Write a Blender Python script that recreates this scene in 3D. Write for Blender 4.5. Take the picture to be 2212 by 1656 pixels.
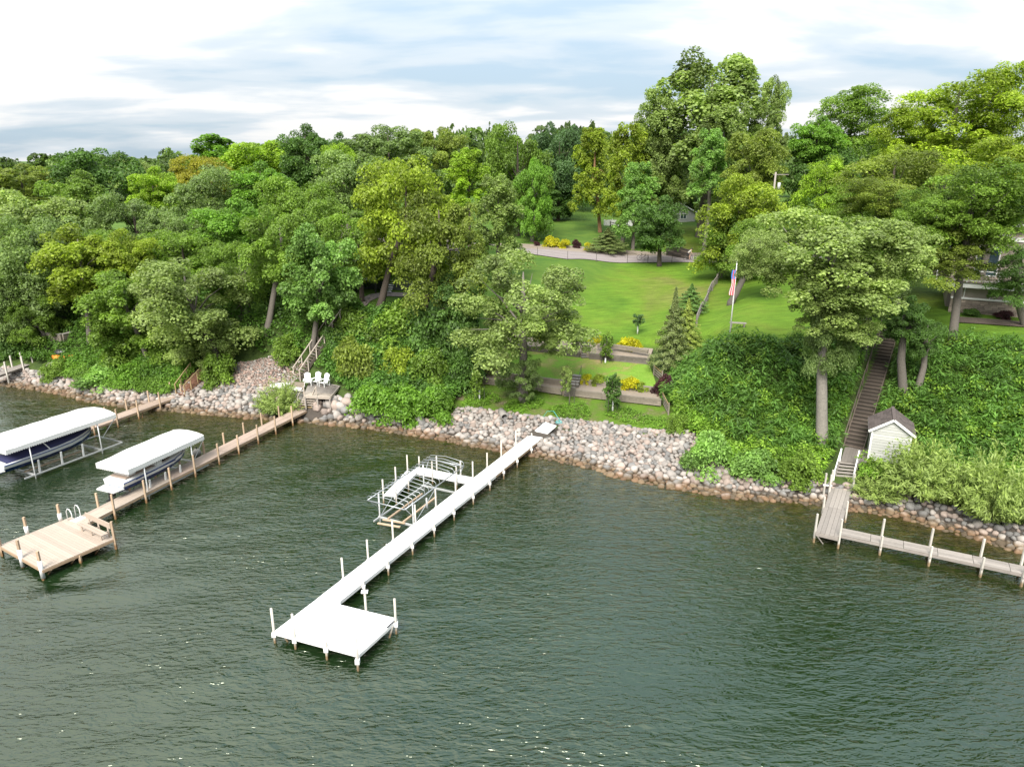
import bpy, math, random
import numpy as np
from mathutils import Vector, Matrix

for o in list(bpy.data.objects):
    bpy.data.objects.remove(o, do_unlink=True)
scene = bpy.context.scene
COL = scene.collection
R = math.radians

# ------------------------------------------------------------------ camera
FPX, IW, IH = 1534.0, 2212.0, 1656.0          # focal length and picture size in the same units
CAMH, PITCH = 22.0, R(17.5)
cam_d = bpy.data.cameras.new("camera")
cam = bpy.data.objects.new("camera", cam_d)
COL.objects.link(cam)
cam.location = (0, 0, CAMH)
cam.rotation_euler = (R(90) - PITCH, 0, 0)
cam_d.sensor_fit = 'HORIZONTAL'
cam_d.sensor_width = 36.0
cam_d.lens = 36.0 * FPX / IW
cam_d.clip_start = 0.5
cam_d.clip_end = 6000
scene.camera = cam

# ------------------------------------------------------------------ sky, sun, exposure
SUN_EL, SUN_AZ = R(46), R(196)                # azimuth clockwise from +Y (behind the viewer, a little left)
world = bpy.data.worlds.new("World")
scene.world = world
world.use_nodes = True
nt = world.node_tree
nt.nodes.clear()


def N(tree, kind, loc=None, **kw):
    n = tree.nodes.new(kind)
    for k, v in kw.items():
        setattr(n, k, v)
    return n


def setin(n, **kw):
    for k, v in kw.items():
        n.inputs[k.replace('_', ' ')].default_value = v


def math_node(tree, op, a, b=None, clamp=False):
    n = N(tree, 'ShaderNodeMath', operation=op, use_clamp=clamp)
    for i, v in enumerate((a, b)):
        if v is None:
            continue
        if hasattr(v, 'links'):
            tree.links.new(v, n.inputs[i])
        else:
            n.inputs[i].default_value = v
    return n.outputs[0]


def ramp(tree, fac, stops, interp='LINEAR'):
    n = N(tree, 'ShaderNodeValToRGB')
    n.color_ramp.interpolation = interp
    els = n.color_ramp.elements
    while len(els) < len(stops):
        els.new(0.5)
    for e, (p, c) in zip(els, stops):
        e.position = p
        e.color = (c[0], c[1], c[2], 1) if hasattr(c, '__len__') else (c, c, c, 1)
    tree.links.new(fac, n.inputs[0])
    return n.outputs[0]


def noise(tree, vec, scale, detail=4.0, rough=0.5, dist=0.0):
    n = N(tree, 'ShaderNodeTexNoise')
    n.inputs['Scale'].default_value = scale
    n.inputs['Detail'].default_value = detail
    n.inputs['Roughness'].default_value = rough
    n.inputs['Distortion'].default_value = dist
    if vec is not None:
        tree.links.new(vec, n.inputs['Vector'])
    return n.outputs['Fac']


def mixc(tree, fac, a, b, blend='MIX'):
    n = N(tree, 'ShaderNodeMix', data_type='RGBA', blend_type=blend)
    for sock, v in ((n.inputs[0], fac), (n.inputs[6], a), (n.inputs[7], b)):
        if hasattr(v, 'links'):
            tree.links.new(v, sock)
        elif hasattr(v, '__len__'):
            sock.default_value = (v[0], v[1], v[2], 1)
        else:
            sock.default_value = v
    return n.outputs[2]


def mapping(tree, vec, scale=(1, 1, 1), rot=(0, 0, 0), loc=(0, 0, 0)):
    n = N(tree, 'ShaderNodeMapping')
    n.inputs['Scale'].default_value = scale
    n.inputs['Rotation'].default_value = rot
    n.inputs['Location'].default_value = loc
    tree.links.new(vec, n.inputs['Vector'])
    return n.outputs[0]


SKY_STRENGTH = 0.05
CLOUD = 1.0
sky = N(nt, 'ShaderNodeTexSky', sky_type='NISHITA', sun_disc=False)
sky.sun_elevation = SUN_EL
sky.sun_rotation = SUN_AZ
sky.altitude = 300
sky.air_density = 1.0
sky.dust_density = 1.5
tc = N(nt, 'ShaderNodeTexCoord')
sep = N(nt, 'ShaderNodeSeparateXYZ')
nt.links.new(tc.outputs['Generated'], sep.inputs[0])
zc = math_node(nt, 'MAXIMUM', sep.outputs[2], 0.0)
zc = math_node(nt, 'ADD', zc, 0.16)
px = math_node(nt, 'DIVIDE', sep.outputs[0], zc)
py = math_node(nt, 'DIVIDE', sep.outputs[1], zc)
cmb = N(nt, 'ShaderNodeCombineXYZ')
nt.links.new(px, cmb.inputs[0])
nt.links.new(py, cmb.inputs[1])
cm = mapping(nt, cmb.outputs[0], scale=(0.62, 1.0, 1), loc=(3.3, 1.7, 0.4))
n1 = noise(nt, cm, 0.75, 6.0, 0.5, 0.35)
n2 = noise(nt, cm, 2.3, 5.0, 0.5, 0.3)
nn = math_node(nt, 'ADD', math_node(nt, 'MULTIPLY', n1, 0.72), math_node(nt, 'MULTIPLY', n2, 0.28))
cover = ramp(nt, nn, [(0.30, 0.66), (0.42, 0.86), (0.52, 1.0)], 'EASE')
bright = ramp(nt, nn, [(0.41, (0.225, 0.285, 0.340)), (0.48, (0.295, 0.330, 0.360)), (0.56, (0.41, 0.41, 0.405))], 'EASE')
skyc = mixc(nt, 1.0, sky.outputs[0], (SKY_STRENGTH,) * 3, 'MULTIPLY')
cl = mixc(nt, 1.0, bright, (CLOUD,) * 3, 'MULTIPLY')
wc = mixc(nt, cover, skyc, cl)
# an overcast dome grows brighter from the horizon to the zenith
up_ = math_node(nt, 'MAXIMUM', sep.outputs[2], 0.0)
wc = mixc(nt, 1.0, wc, math_node(nt, 'ADD', math_node(nt, 'MULTIPLY', up_, 1.6), 0.92), 'MULTIPLY')
bg = N(nt, 'ShaderNodeBackground')
nt.links.new(wc, bg.inputs['Color'])
bg.inputs['Strength'].default_value = 1.0
wo = N(nt, 'ShaderNodeOutputWorld')
nt.links.new(bg.outputs[0], wo.inputs['Surface'])

sun_d = bpy.data.lights.new("sun", 'SUN')
sun_d.energy = 3.6
sun_d.angle = R(28)
sun_d.color = (1.0, 0.95, 0.87)
sun = bpy.data.objects.new("sun", sun_d)
COL.objects.link(sun)
sdir = Vector((math.sin(SUN_AZ) * math.cos(SUN_EL), math.cos(SUN_AZ) * math.cos(SUN_EL), math.sin(SUN_EL)))
sun.rotation_euler = (-sdir).to_track_quat('-Z', 'Y').to_euler()
sun.location = (0, 0, 80)

scene.view_settings.view_transform = 'Standard'
scene.view_settings.look = 'None'
scene.view_settings.gamma = 1.0
scene.view_settings.use_curve_mapping = False
scene.view_settings.exposure = 1.32
scene.render.engine = 'CYCLES'
scene.cycles.max_bounces = 6
scene.cycles.diffuse_bounces = 4
scene.cycles.glossy_bounces = 3
scene.cycles.transmission_bounces = 4
scene.cycles.transparent_max_bounces = 6
scene.cycles.caustics_reflective = False
scene.cycles.caustics_refractive = False

# ------------------------------------------------------------------ the survey: picture point -> place
cp, sp = math.cos(PITCH), math.sin(PITCH)


def ray(x, y):
    a = (x - IW / 2) / FPX
    b = -(y - IH / 2) / FPX
    return np.array([a, cp + b * sp, -sp + b * cp])


def P(x, y, z=0.0):
    d = ray(x, y)
    t = (z - CAMH) / d[2]
    return np.array([d[0] * t, d[1] * t, z])


def at(x, y, D):
    d = ray(x, y)
    t = D / d[1]
    return np.array([d[0] * t, D, CAMH + d[2] * t])


def mpp(D, z):                                 # metres per picture unit at distance D and height z
    return (D * cp - (z - CAMH) * sp) / FPX


def lerp(a, b, t):
    return a + (b - a) * t


# ------------------------------------------------------------------ the lie of the land
SHA = R(-25)
CA, SA = math.cos(SHA), math.sin(SHA)
SU = [-78, -68.7, -62, -56.9, -53.5, -46.9, -41.7, -37.2, -33.3, -29.2, -23.1, -18.4, -15.8, -13.3, -9.2, -4.5, 0.6, 5.5, 11.8]
SV = [41.2, 42.1, 41.6, 42.5, 43.3, 44.6, 45.9, 46.7, 47.3, 47.4, 47.3, 47.5, 47.4, 46.7, 46.5, 46.8, 48.1, 48.4, 46.5]
FAR = [(150, 10.8), (300, 11.5), (4000, 11.5)]
PROF = [
    (-78, [(0, 0), (2, 1.0), (5, 2.4), (9, 5), (14, 7.3), (25, 8.3), (60, 9)]),
    (-62, [(0, 0), (2, 1.0), (5, 2.3), (9, 5), (13, 7.2), (25, 8.2), (60, 9)]),
    (-52, [(0, 0), (2, 1.0), (4, 1.8), (7, 3.2), (9.5, 6.2), (13, 7.3), (25, 8), (60, 8.8)]),
    (-44.5, [(0, 0), (1.2, 1.0), (5, 2.0), (10, 7.1), (20, 7.7), (60, 8.2)]),
    (-36, [(0, 0), (1.5, 1.0), (4, 1.9), (6, 3.2), (10, 7.2), (20, 7.8), (60, 7.9)]),
    (-29, [(0, 0), (3.2, 1.45), (8.6, 1.85), (12, 2.2), (18, 3.0), (20.2, 3.6), (21.2, 4.6), (40, 5.8), (63, 7.5), (72, 7.9), (88, 9.4)]),
    (-20, [(0, 0), (4.0, 1.5), (10.6, 1.9), (14, 2.3), (18, 3.0), (20.2, 3.6), (21.0, 4.6), (40, 5.9), (57, 7.4), (70, 7.8), (88, 9.4)]),
    (-12.5, [(0, 0), (5.0, 1.5), (11.4, 1.9), (13, 2.4), (17, 3.6), (20.5, 4.6), (23.5, 6.0), (51, 7.4), (60, 7.6), (88, 9.2)]),
    (-7.5, [(0, 0), (3, 1.2), (6, 2.4), (11.5, 7.1), (14, 7.4), (25, 7.7), (51, 7.9), (60, 8)]),
    (0, [(0, 0), (1.3, 1.0), (5.5, 1.5), (8, 2.6), (13, 6), (16.5, 7.6), (25, 8), (60, 8.6)]),
    (4.2, [(0, 0), (1.3, 1.0), (5.5, 1.5), (7.3, 1.6), (19, 7.9), (30, 8.4), (60, 8.8)]),
    (12, [(0, 0), (1.3, 1.0), (6, 2.0), (19, 7.9), (30, 8.4), (60, 8.8)]),
]
PU = np.array([p[0] for p in PROF])
PS = [(np.array([-60, -20, -6, 0] + [q[0] for q in p[1][1:]] + [q[0] for q in FAR], float),
       np.array([-6, -3.2, -1.2, 0] + [q[1] for q in p[1][1:]] + [q[1] for q in FAR], float)) for p in PROF]


def to_us(X, Y):
    u = X * CA + Y * SA
    v = -X * SA + Y * CA
    return u, v - np.interp(u, SU, SV)


def to_xy(u, s):
    v = s + np.interp(u, SU, SV)
    return u * CA - v * SA, u * SA + v * CA


def zus(u, s):
    u = np.asarray(u, float)
    s = np.asarray(s, float)
    zs = np.stack([np.interp(s, a, b) for a, b in PS])
    f = np.interp(u, PU, np.arange(len(PU)))
    i = np.clip(np.floor(f).astype(int), 0, len(PU) - 2)
    t = np.clip(f - i, 0, 1)
    t = t * t * (3 - 2 * t)
    z0 = np.take_along_axis(zs, i[None], 0)[0]
    z1 = np.take_along_axis(zs, i[None] + 1, 0)[0]
    return z0 * (1 - t) + z1 * t


def Z(X, Y):
    u, s = to_us(np.asarray(X, float), np.asarray(Y, float))
    return zus(u, s)


def hit(x, y, dz=0.0):                          # where the sight line through a picture point meets the ground
    d = ray(x, y)
    ts = np.linspace(20, 420, 4000)
    X, Y, ZZ = d[0] * ts, d[1] * ts, CAMH + d[2] * ts
    k = np.nonzero(ZZ <= np.maximum(Z(X, Y), 0) + dz)[0]
    k = k[0] if len(k) else len(ts) - 1
    return np.array([X[k], Y[k], float(max(Z(X[k], Y[k]), 0))])


# ------------------------------------------------------------------ mesh helpers
ORG = {}


def link(o, parent=None):
    COL.objects.link(o)
    if parent is not None:
        o.parent = parent
    return o


def tag(o, label=None, cat=None, group=None, kind=None):
    if label:
        o['label'] = label
    if cat:
        o['category'] = cat
    if group:
        o['group'] = group
    if kind:
        o['kind'] = kind
    return o


def thing(name, label, cat, loc=(0, 0, 0), group=None):
    o = bpy.data.objects.new(name, None)
    o.empty_display_size = 0.3
    COL.objects.link(o)
    o.location = [float(c) for c in loc]
    ORG[o.name] = np.array([float(c) for c in loc])
    return tag(o, label, cat, group)


def org(parent):
    return ORG.get(parent.name, np.zeros(3)) if parent is not None else np.zeros(3)


def raw_mesh(name, verts, faces, mats=(), smooth=False, midx=None):
    me = bpy.data.meshes.new(name)
    me.from_pydata([tuple(map(float, v)) for v in verts], [], [tuple(int(i) for i in f) for f in faces])
    for m in mats:
        me.materials.append(m)
    if smooth:
        me.polygons.foreach_set('use_smooth', [True] * len(me.polygons))
    if midx is not None:
        me.polygons.foreach_set('material_index', midx)
    me.update()
    return me


def quad_mesh(name, verts, mat, attrs=None, smooth=False, nv=4):
    """fast mesh of separate nv-gons: verts (n*nv,3)"""
    verts = np.ascontiguousarray(verts, dtype=np.float32)
    n = len(verts) // nv
    me = bpy.data.meshes.new(name)
    me.vertices.add(len(verts))
    me.vertices.foreach_set('co', verts.ravel())
    me.loops.add(n * nv)
    me.loops.foreach_set('vertex_index', np.arange(n * nv, dtype=np.int32))
    me.polygons.add(n)
    me.polygons.foreach_set('loop_start', np.arange(0, n * nv, nv, dtype=np.int32))
    me.polygons.foreach_set('loop_total', np.full(n, nv, dtype=np.int32))
    me.materials.append(mat)
    me.update(calc_edges=True)
    for k, v in (attrs or {}).items():
        a = me.attributes.new(k, 'FLOAT', 'FACE')
        a.data.foreach_set('value', np.asarray(v, dtype=np.float32))
    return me


class MB:
    """collects simple solids in world coordinates and links them as one mesh object"""

    def __init__(self):
        self.v, self.f, self.m = [], [], []

    def add(self, verts, faces, mi=0):
        o = len(self.v)
        self.v.extend([tuple(float(c) for c in p) for p in verts])
        self.f.extend([tuple(i + o for i in f) for f in faces])
        self.m.extend([mi] * len(faces))
        return self

    def hexa(self, p, mi=0):                    # 8 corners: bottom ring 0-3, top ring 4-7
        return self.add(p, [(3, 2, 1, 0), (4, 5, 6, 7), (0, 1, 5, 4), (1, 2, 6, 5), (2, 3, 7, 6), (3, 0, 4, 7)], mi)

    def box(self, c, ax, ay, az, mi=0):         # centre and three half axes
        c, ax, ay, az = map(np.asarray, (c, ax, ay, az))
        return self.hexa([c - ax - ay - az, c + ax - ay - az, c + ax + ay - az, c - ax + ay - az,
                          c - ax - ay + az, c + ax - ay + az, c + ax + ay + az, c - ax + ay + az], mi)

    def bar(self, a, b, w, h, mi=0, up=(0, 0, 1)):
        a, b = np.asarray(a, float), np.asarray(b, float)
        d = b - a
        L = np.linalg.norm(d)
        d = d / L
        up = np.asarray(up, float)
        s = np.cross(d, up)
        if np.linalg.norm(s) < 1e-4:
            s = np.cross(d, (0, 1, 0))
        s = s / np.linalg.norm(s)
        t = np.cross(s, d)
        return self.box((a + b) / 2, d * L / 2, s * w / 2, t * h / 2, mi)

    def tube(self, pts, r, n=8, mi=0, caps=True):
        pts = [np.asarray(p, float) for p in pts]
        rs = r if hasattr(r, '__len__') else [r] * len(pts)
        base = len(self.v)
        ref = np.array([0.31, 0.17, 0.93])
        for i, p in enumerate(pts):
            d = pts[min(i + 1, len(pts) - 1)] - pts[max(i - 1, 0)]
            d = d / (np.linalg.norm(d) + 1e-9)
            a = np.cross(d, ref)
            if np.linalg.norm(a) < 0.1:
                a = np.cross(d, (1, 0, 0))
            a /= np.linalg.norm(a)
            b = np.cross(d, a)
            for k in range(n):
                t = 2 * math.pi * k / n
                self.v.append(tuple(p + rs[i] * (math.cos(t) * a + math.sin(t) * b)))
        for i in range(len(pts) - 1):
            for k in range(n):
                k2 = (k + 1) % n
                self.f.append((base + i * n + k, base + i * n + k2, base + (i + 1) * n + k2, base + (i + 1) * n + k))
                self.m.append(mi)
        if caps:
            self.f.append(tuple(base + k for k in range(n))[::-1])
            self.m.append(mi)
            self.f.append(tuple(base + (len(pts) - 1) * n + k for k in range(n)))
            self.m.append(mi)
        return self

    def prism(self, poly, z0, z1, mi=0):        # vertical prism over a plan outline
        n = len(poly)
        z0 = z0 if hasattr(z0, '__len__') else [z0] * n
        z1 = z1 if hasattr(z1, '__len__') else [z1] * n
        v = [(p[0], p[1], z) for p, z in zip(poly, z0)] + [(p[0], p[1], z) for p, z in zip(poly, z1)]
        f = [tuple(range(n))[::-1], tuple(range(n, 2 * n))] + [(i, (i + 1) % n, n + (i + 1) % n, n + i) for i in range(n)]
        return self.add(v, f, mi)

    def loft(self, rings, mi=0, caps=True, closed=True):
        base = len(self.v)
        n = len(rings[0])
        for r in rings:
            self.v.extend([tuple(float(c) for c in p) for p in r])
        for i in range(len(rings) - 1):
            for k in range(n if closed else n - 1):
                k2 = (k + 1) % n
                self.f.append((base + i * n + k, base + i * n + k2, base + (i + 1) * n + k2, base + (i + 1) * n + k))
                self.m.append(mi)
        if caps and closed:
            self.f.append(tuple(base + k for k in range(n))[::-1])
            self.f.append(tuple(base + (len(rings) - 1) * n + k for k in range(n)))
            self.m += [mi, mi]
        return self

    def build(self, name, mats, parent=None, smooth=False, kind=None):
        mats = mats if isinstance(mats, (list, tuple)) else [mats]
        v = np.array(self.v) - org(parent)
        me = raw_mesh(name, v, self.f, mats, smooth, self.m)
        o = link(bpy.data.objects.new(name, me), parent)
        if parent is None:
            pass
        else:
            ORG[o.name] = org(parent)
        if kind:
            o['kind'] = kind
        return o


BOXES = {}


def piece(name, mat, parent, a, b, w, h, up=(0, 0, 1)):
    """one straight board / post / rail: a shared box mesh stretched from a to b (centre line), width w, height h"""
    if mat.name not in BOXES:
        e = 0.5
        BOXES[mat.name] = raw_mesh('board', [(-e, -e, -e), (e, -e, -e), (e, e, -e), (-e, e, -e), (-e, -e, e), (e, -e, e), (e, e, e), (-e, e, e)],
                                   [(3, 2, 1, 0), (4, 5, 6, 7), (0, 1, 5, 4), (1, 2, 6, 5), (2, 3, 7, 6), (3, 0, 4, 7)], [mat])
    a, b = np.asarray(a, float), np.asarray(b, float)
    d = b - a
    L = np.linalg.norm(d)
    d = d / L
    up = np.asarray(up, float)
    s = np.cross(up, d)
    if np.linalg.norm(s) < 1e-3:
        s = np.cross((0, 1, 0), d)
    s /= np.linalg.norm(s)
    t = np.cross(d, s)
    o = bpy.data.objects.new(name, BOXES[mat.name])
    link(o, parent)
    c = (a + b) / 2 - org(parent)
    o.matrix_local = Matrix(((d[0] * L, s[0] * w, t[0] * h, c[0]), (d[1] * L, s[1] * w, t[1] * h, c[1]), (d[2] * L, s[2] * w, t[2] * h, c[2]), (0, 0, 0, 1)))
    ORG[o.name] = org(parent)
    return o


# ------------------------------------------------------------------ materials
def mat_new(name):
    m = bpy.data.materials.new(name)
    m.use_nodes = True
    t = m.node_tree
    b = t.nodes['Principled BSDF']
    return m, t, b


def M(name, col, rough=0.7, rnd=0.12, nz=(6, 0.25), bump=None, grain=0.0, metal=0.0, wet=False):
    m, t, b = mat_new(name)
    g = N(t, 'ShaderNodeNewGeometry')
    tcn = N(t, 'ShaderNodeTexCoord')
    oi = N(t, 'ShaderNodeObjectInfo')
    f = math_node(t, 'SUBTRACT', noise(t, g.outputs['Position'], nz[0], 5, 0.6), 0.5)
    f = math_node(t, 'MULTIPLY', f, nz[1] * 2)
    if grain:
        gv = mapping(t, tcn.outputs['Generated'], scale=(2.5, 14, 4))
        gv2 = N(t, 'ShaderNodeVectorMath', operation='ADD')
        t.links.new(gv, gv2.inputs[0])
        t.links.new(math_node(t, 'MULTIPLY', oi.outputs['Random'], 37.0), gv2.inputs[1])
        gf = math_node(t, 'SUBTRACT', noise(t, gv2.outputs[0], 3.0, 4, 0.6), 0.5)
        f = math_node(t, 'ADD', f, math_node(t, 'MULTIPLY', gf, grain * 2))
    r = math_node(t, 'MULTIPLY', math_node(t, 'SUBTRACT', oi.outputs['Random'], 0.5), rnd * 2)
    f = math_node(t, 'ADD', math_node(t, 'ADD', f, r), 1.0)
    hs = N(t, 'ShaderNodeHueSaturation')
    hs.inputs['Color'].default_value = (*col, 1)
    t.links.new(f, hs.inputs['Value'])
    c = hs.outputs[0]
    if wet:                                      # stained brown where the lake keeps it wet
        sp_ = N(t, 'ShaderNodeSeparateXYZ')
        t.links.new(g.outputs['Position'], sp_.inputs[0])
        zz = math_node(t, 'ADD', sp_.outputs[2], math_node(t, 'MULTIPLY', math_node(t, 'SUBTRACT', noise(t, g.outputs['Position'], 2.5), 0.5), 0.35))
        k = ramp(t, math_node(t, 'MULTIPLY', zz, 1.0), [(0.16, 0.92), (0.40, 0.0)])
        c = mixc(t, k, c, mixc(t, 1.0, c, (0.44, 0.31, 0.16), 'MULTIPLY'))
    t.links.new(c, b.inputs['Base Color'])
    b.inputs['Roughness'].default_value = rough
    b.inputs['Metallic'].default_value = metal
    if bump:
        bn = N(t, 'ShaderNodeBump')
        bn.inputs['Strength'].default_value = bump[1]
        bn.inputs['Distance'].default_value = 0.03
        t.links.new(noise(t, g.outputs['Position'], bump[0], 5, 0.6), bn.inputs['Height'])
        t.links.new(bn.outputs[0], b.inputs['Normal'])
    return m


def leaf_mat(name, trans=0.48, hue=0.35):
    m, t, b = mat_new(name)
    oi = N(t, 'ShaderNodeObjectInfo')
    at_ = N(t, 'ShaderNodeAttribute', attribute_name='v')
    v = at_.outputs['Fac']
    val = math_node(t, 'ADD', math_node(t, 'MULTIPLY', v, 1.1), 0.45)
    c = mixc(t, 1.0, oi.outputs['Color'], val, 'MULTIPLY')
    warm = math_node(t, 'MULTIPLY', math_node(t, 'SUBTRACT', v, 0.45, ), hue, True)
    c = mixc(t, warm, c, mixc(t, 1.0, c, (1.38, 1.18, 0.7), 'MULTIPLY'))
    t.links.new(c, b.inputs['Base Color'])
    b.inputs['Roughness'].default_value = 0.55
    b.inputs['Specular IOR Level'].default_value = 0.35
    tr = N(t, 'ShaderNodeBsdfTranslucent')
    t.links.new(mixc(t, 1.0, c, (1.15, 1.25, 0.6), 'MULTIPLY'), tr.inputs['Color'])
    mx = N(t, 'ShaderNodeMixShader')
    mx.inputs[0].default_value = trans
    t.links.new(b.outputs[0], mx.inputs[1])
    t.links.new(tr.outputs[0], mx.inputs[2])
    t.links.new(mx.outputs[0], t.nodes['Material Output'].inputs['Surface'])
    return m


LEAF = leaf_mat('leaf')
NEEDLE = leaf_mat('needle', 0.12, 0.2)
BARK_P = M('bark_pale', (0.170, 0.155, 0.135), 0.9, 0.1, (7, 0.45), (14, 0.9))
BARK = M('bark_grey', (0.100, 0.088, 0.075), 0.9, 0.25, (9, 0.45), (14, 0.9))
BARK_D = M('bark_dark', (0.060, 0.046, 0.036), 0.9, 0.2, (9, 0.4), (14, 0.9))
BARK_O = M('bark_orange', (0.200, 0.110, 0.055), 0.9, 0.1, (9, 0.3), (14, 0.8))
WHITE = M('white_paint', (0.620, 0.620, 0.610), 0.45, 0.03, (2.5, 0.05))
WHITE_DECK = M('white_deck_paint', (0.600, 0.600, 0.600), 0.55, 0.04, (3.0, 0.06))
POST_W = M('weathered_white_post', (0.400, 0.375, 0.335), 0.7, 0.12, (5, 0.2), wet=True)
POST_T = M('tan_post', (0.340, 0.250, 0.170), 0.8, 0.15, (6, 0.3), grain=0.15, wet=True)
TAN_WOOD = M('pale_tan_decking', (0.290, 0.222, 0.180), 0.75, 0.1, (4, 0.12), grain=0.14)
TAN_EDGE = M('tan_edge_board', (0.300, 0.210, 0.135), 0.75, 0.12, (5, 0.2), grain=0.2)
PALE_WOOD = M('sun_bleached_decking', (0.310, 0.255, 0.208), 0.75, 0.1, (4, 0.08), grain=0.1)
GREY_WOOD = M('weathered_grey_board', (0.145, 0.127, 0.112), 0.85, 0.2, (5, 0.25), grain=0.3)
GREY_PALE = M('bleached_grey_board', (0.205, 0.183, 0.165), 0.85, 0.16, (5, 0.2), grain=0.25)
DARK_WOOD = M('dark_step_board', (0.035, 0.027, 0.021), 0.85, 0.15, (5, 0.25), grain=0.3)
BROWN_WOOD = M('brown_step_board', (0.085, 0.066, 0.052), 0.85, 0.15, (5, 0.25), grain=0.3)
RED_WOOD = M('red_brown_decking', (0.160, 0.078, 0.048), 0.8, 0.15, (5, 0.25), grain=0.3)
YEL_WOOD = M('new_yellow_timber', (0.270, 0.200, 0.100), 0.75, 0.1, (5, 0.15), grain=0.2)
TIMBER = M('pale_landscape_timber', (0.165, 0.142, 0.115), 0.9, 0.16, (4, 0.3), (10, 0.4), grain=0.25)
TIMBER_D = M('old_landscape_timber', (0.105, 0.092, 0.078), 0.9, 0.2, (4, 0.35), (10, 0.5), grain=0.3)
STONE_P = M('riprap_stone_rose', (0.235, 0.165, 0.138), 0.85, 0.3, (5, 0.3), (12, 0.4), wet=True)
STONE = M('riprap_stone', (0.245, 0.222, 0.203), 0.85, 0.3, (5, 0.3), (12, 0.4), wet=True)
STONE_B = M('riprap_stone_pink', (0.235, 0.188, 0.162), 0.85, 0.28, (5, 0.3), (12, 0.4), wet=True)
STONE_G = M('riprap_stone_grey', (0.140, 0.135, 0.130), 0.85, 0.25, (5, 0.3), (12, 0.4), wet=True)
STEEL = M('galvanised_tube', (0.360, 0.380, 0.400), 0.35, 0.06, (8, 0.1), metal=0.6)
ALU = M('pale_aluminium', (0.450, 0.455, 0.455), 0.4, 0.04, (8, 0.08), metal=0.3)
CANVAS = M('white_canvas', (0.600, 0.600, 0.585), 0.7, 0.02, (1.2, 0.06), (2.2, 0.35))
NAVY = M('navy_paint', (0.016, 0.045, 0.17), 0.25, 0.02, (3, 0.1))
NAVY_C = M('navy_cloth', (0.020, 0.022, 0.075), 0.8, 0.02, (3, 0.2), (5, 0.5))
GEL = M('white_gelcoat', (0.600, 0.600, 0.590), 0.2, 0.02, (3, 0.04))
PALE_RAIL = M('pale_rail_timber', (0.330, 0.285, 0.240), 0.8, 0.12, (5, 0.2), grain=0.2)
BLACK = M('black_plastic', (0.02, 0.02, 0.022), 0.4, 0.05, (5, 0.1))
DARK_METAL = M('dark_wire', (0.05, 0.045, 0.04), 0.6, 0.1, (5, 0.1))
CONCRETE = M('pale_concrete', (0.190, 0.178, 0.162), 0.9, 0.08, (4, 0.2), (20, 0.2))
PINK_CONC = M('pinkish_paving', (0.190, 0.155, 0.142), 0.9, 0.08, (3, 0.15))
ORANGE = M('orange_plastic', (0.75, 0.20, 0.03), 0.4, 0.05, (4, 0.1))
YELLOW = M('yellow_plastic', (0.80, 0.50, 0.03), 0.4, 0.05, (4, 0.1))
RED = M('red_plastic', (0.60, 0.04, 0.04), 0.4, 0.05, (4, 0.1))
TEAL = M('teal_plastic', (0.08, 0.38, 0.38), 0.5, 0.05, (4, 0.1))
GLASS = M('dark_window_glass', (0.03, 0.05, 0.06), 0.06, 0.05, (1, 0.2))
SIDING = M('white_lap_siding', (0.330, 0.335, 0.315), 0.55, 0.12, (3, 0.05))
SHINGLE = M('brown_shingle', (0.075, 0.059, 0.055), 0.9, 0.25, (8, 0.3), (25, 0.4))
TAN_SIDING = M('tan_siding', (0.270, 0.222, 0.190), 0.8, 0.08, (3, 0.1))
STUCCO = M('beige_stucco', (0.290, 0.252, 0.212), 0.9, 0.02, (3, 0.08), (30, 0.2))
LEDGE = M('ledge_stone', (0.270, 0.218, 0.180), 0.9, 0.3, (6, 0.25), (15, 0.5))
GREYBLUE = M('grey_blue_siding', (0.090, 0.100, 0.105), 0.8, 0.05, (3, 0.1))
SKIN = M('skin', (0.45, 0.28, 0.21), 0.6, 0.02, (10, 0.05))
CLOTH_L = M('pale_shirt', (0.400, 0.390, 0.370), 0.8, 0.02, (10, 0.1))
CLOTH_D = M('black_shorts', (0.025, 0.025, 0.03), 0.8, 0.02, (10, 0.1))
SOIL = M('mulch', (0.075, 0.056, 0.043), 0.95, 0.05, (7, 0.4), (20, 0.6))

# ------------------------------------------------------------------ ground sheet
def smooth01(x, a, b):
    t = np.clip((x - a) / (b - a), 0, 1)
    return t * t * (3 - 2 * t)


def grid_mesh(name, us_, vs_, fn, mat):
    U, V = np.meshgrid(us_, vs_, indexing='ij')
    X, Y, ZZ, attrs = fn(U, V)
    nu, nv = U.shape
    co = np.stack([X, Y, ZZ], -1).reshape(-1, 3).astype(np.float32)
    idx = np.arange(nu * nv).reshape(nu, nv)
    q = np.stack([idx[:-1, :-1], idx[1:, :-1], idx[1:, 1:], idx[:-1, 1:]], -1).reshape(-1, 4).astype(np.int32)
    me = bpy.data.meshes.new(name)
    me.vertices.add(len(co))
    me.vertices.foreach_set('co', co.ravel())
    me.loops.add(q.size)
    me.loops.foreach_set('vertex_index', q.ravel())
    me.polygons.add(len(q))
    me.polygons.foreach_set('loop_start', np.arange(0, q.size, 4, dtype=np.int32))
    me.polygons.foreach_set('loop_total', np.full(len(q), 4, dtype=np.int32))
    me.polygons.foreach_set('use_smooth', np.ones(len(q), bool))
    me.materials.append(mat)
    for k, v in attrs.items():
        a = me.attributes.new(k, 'FLOAT', 'POINT')
        a.data.foreach_set('value', v.ravel().astype(np.float32))
    me.update(calc_edges=True)
    return me


RNG = np.random.default_rng(7)
EDGE_U = [-200, -30, -29, -20, -14.5, -12.5, -8.5, -7, 0, 6, 12, 60]
EDGE_S = [10, 10.5, 20.6, 20.6, 20.3, 17.0, 12.6, 12.2, 16.6, 18.4, 19.2, 19.2]


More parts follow.
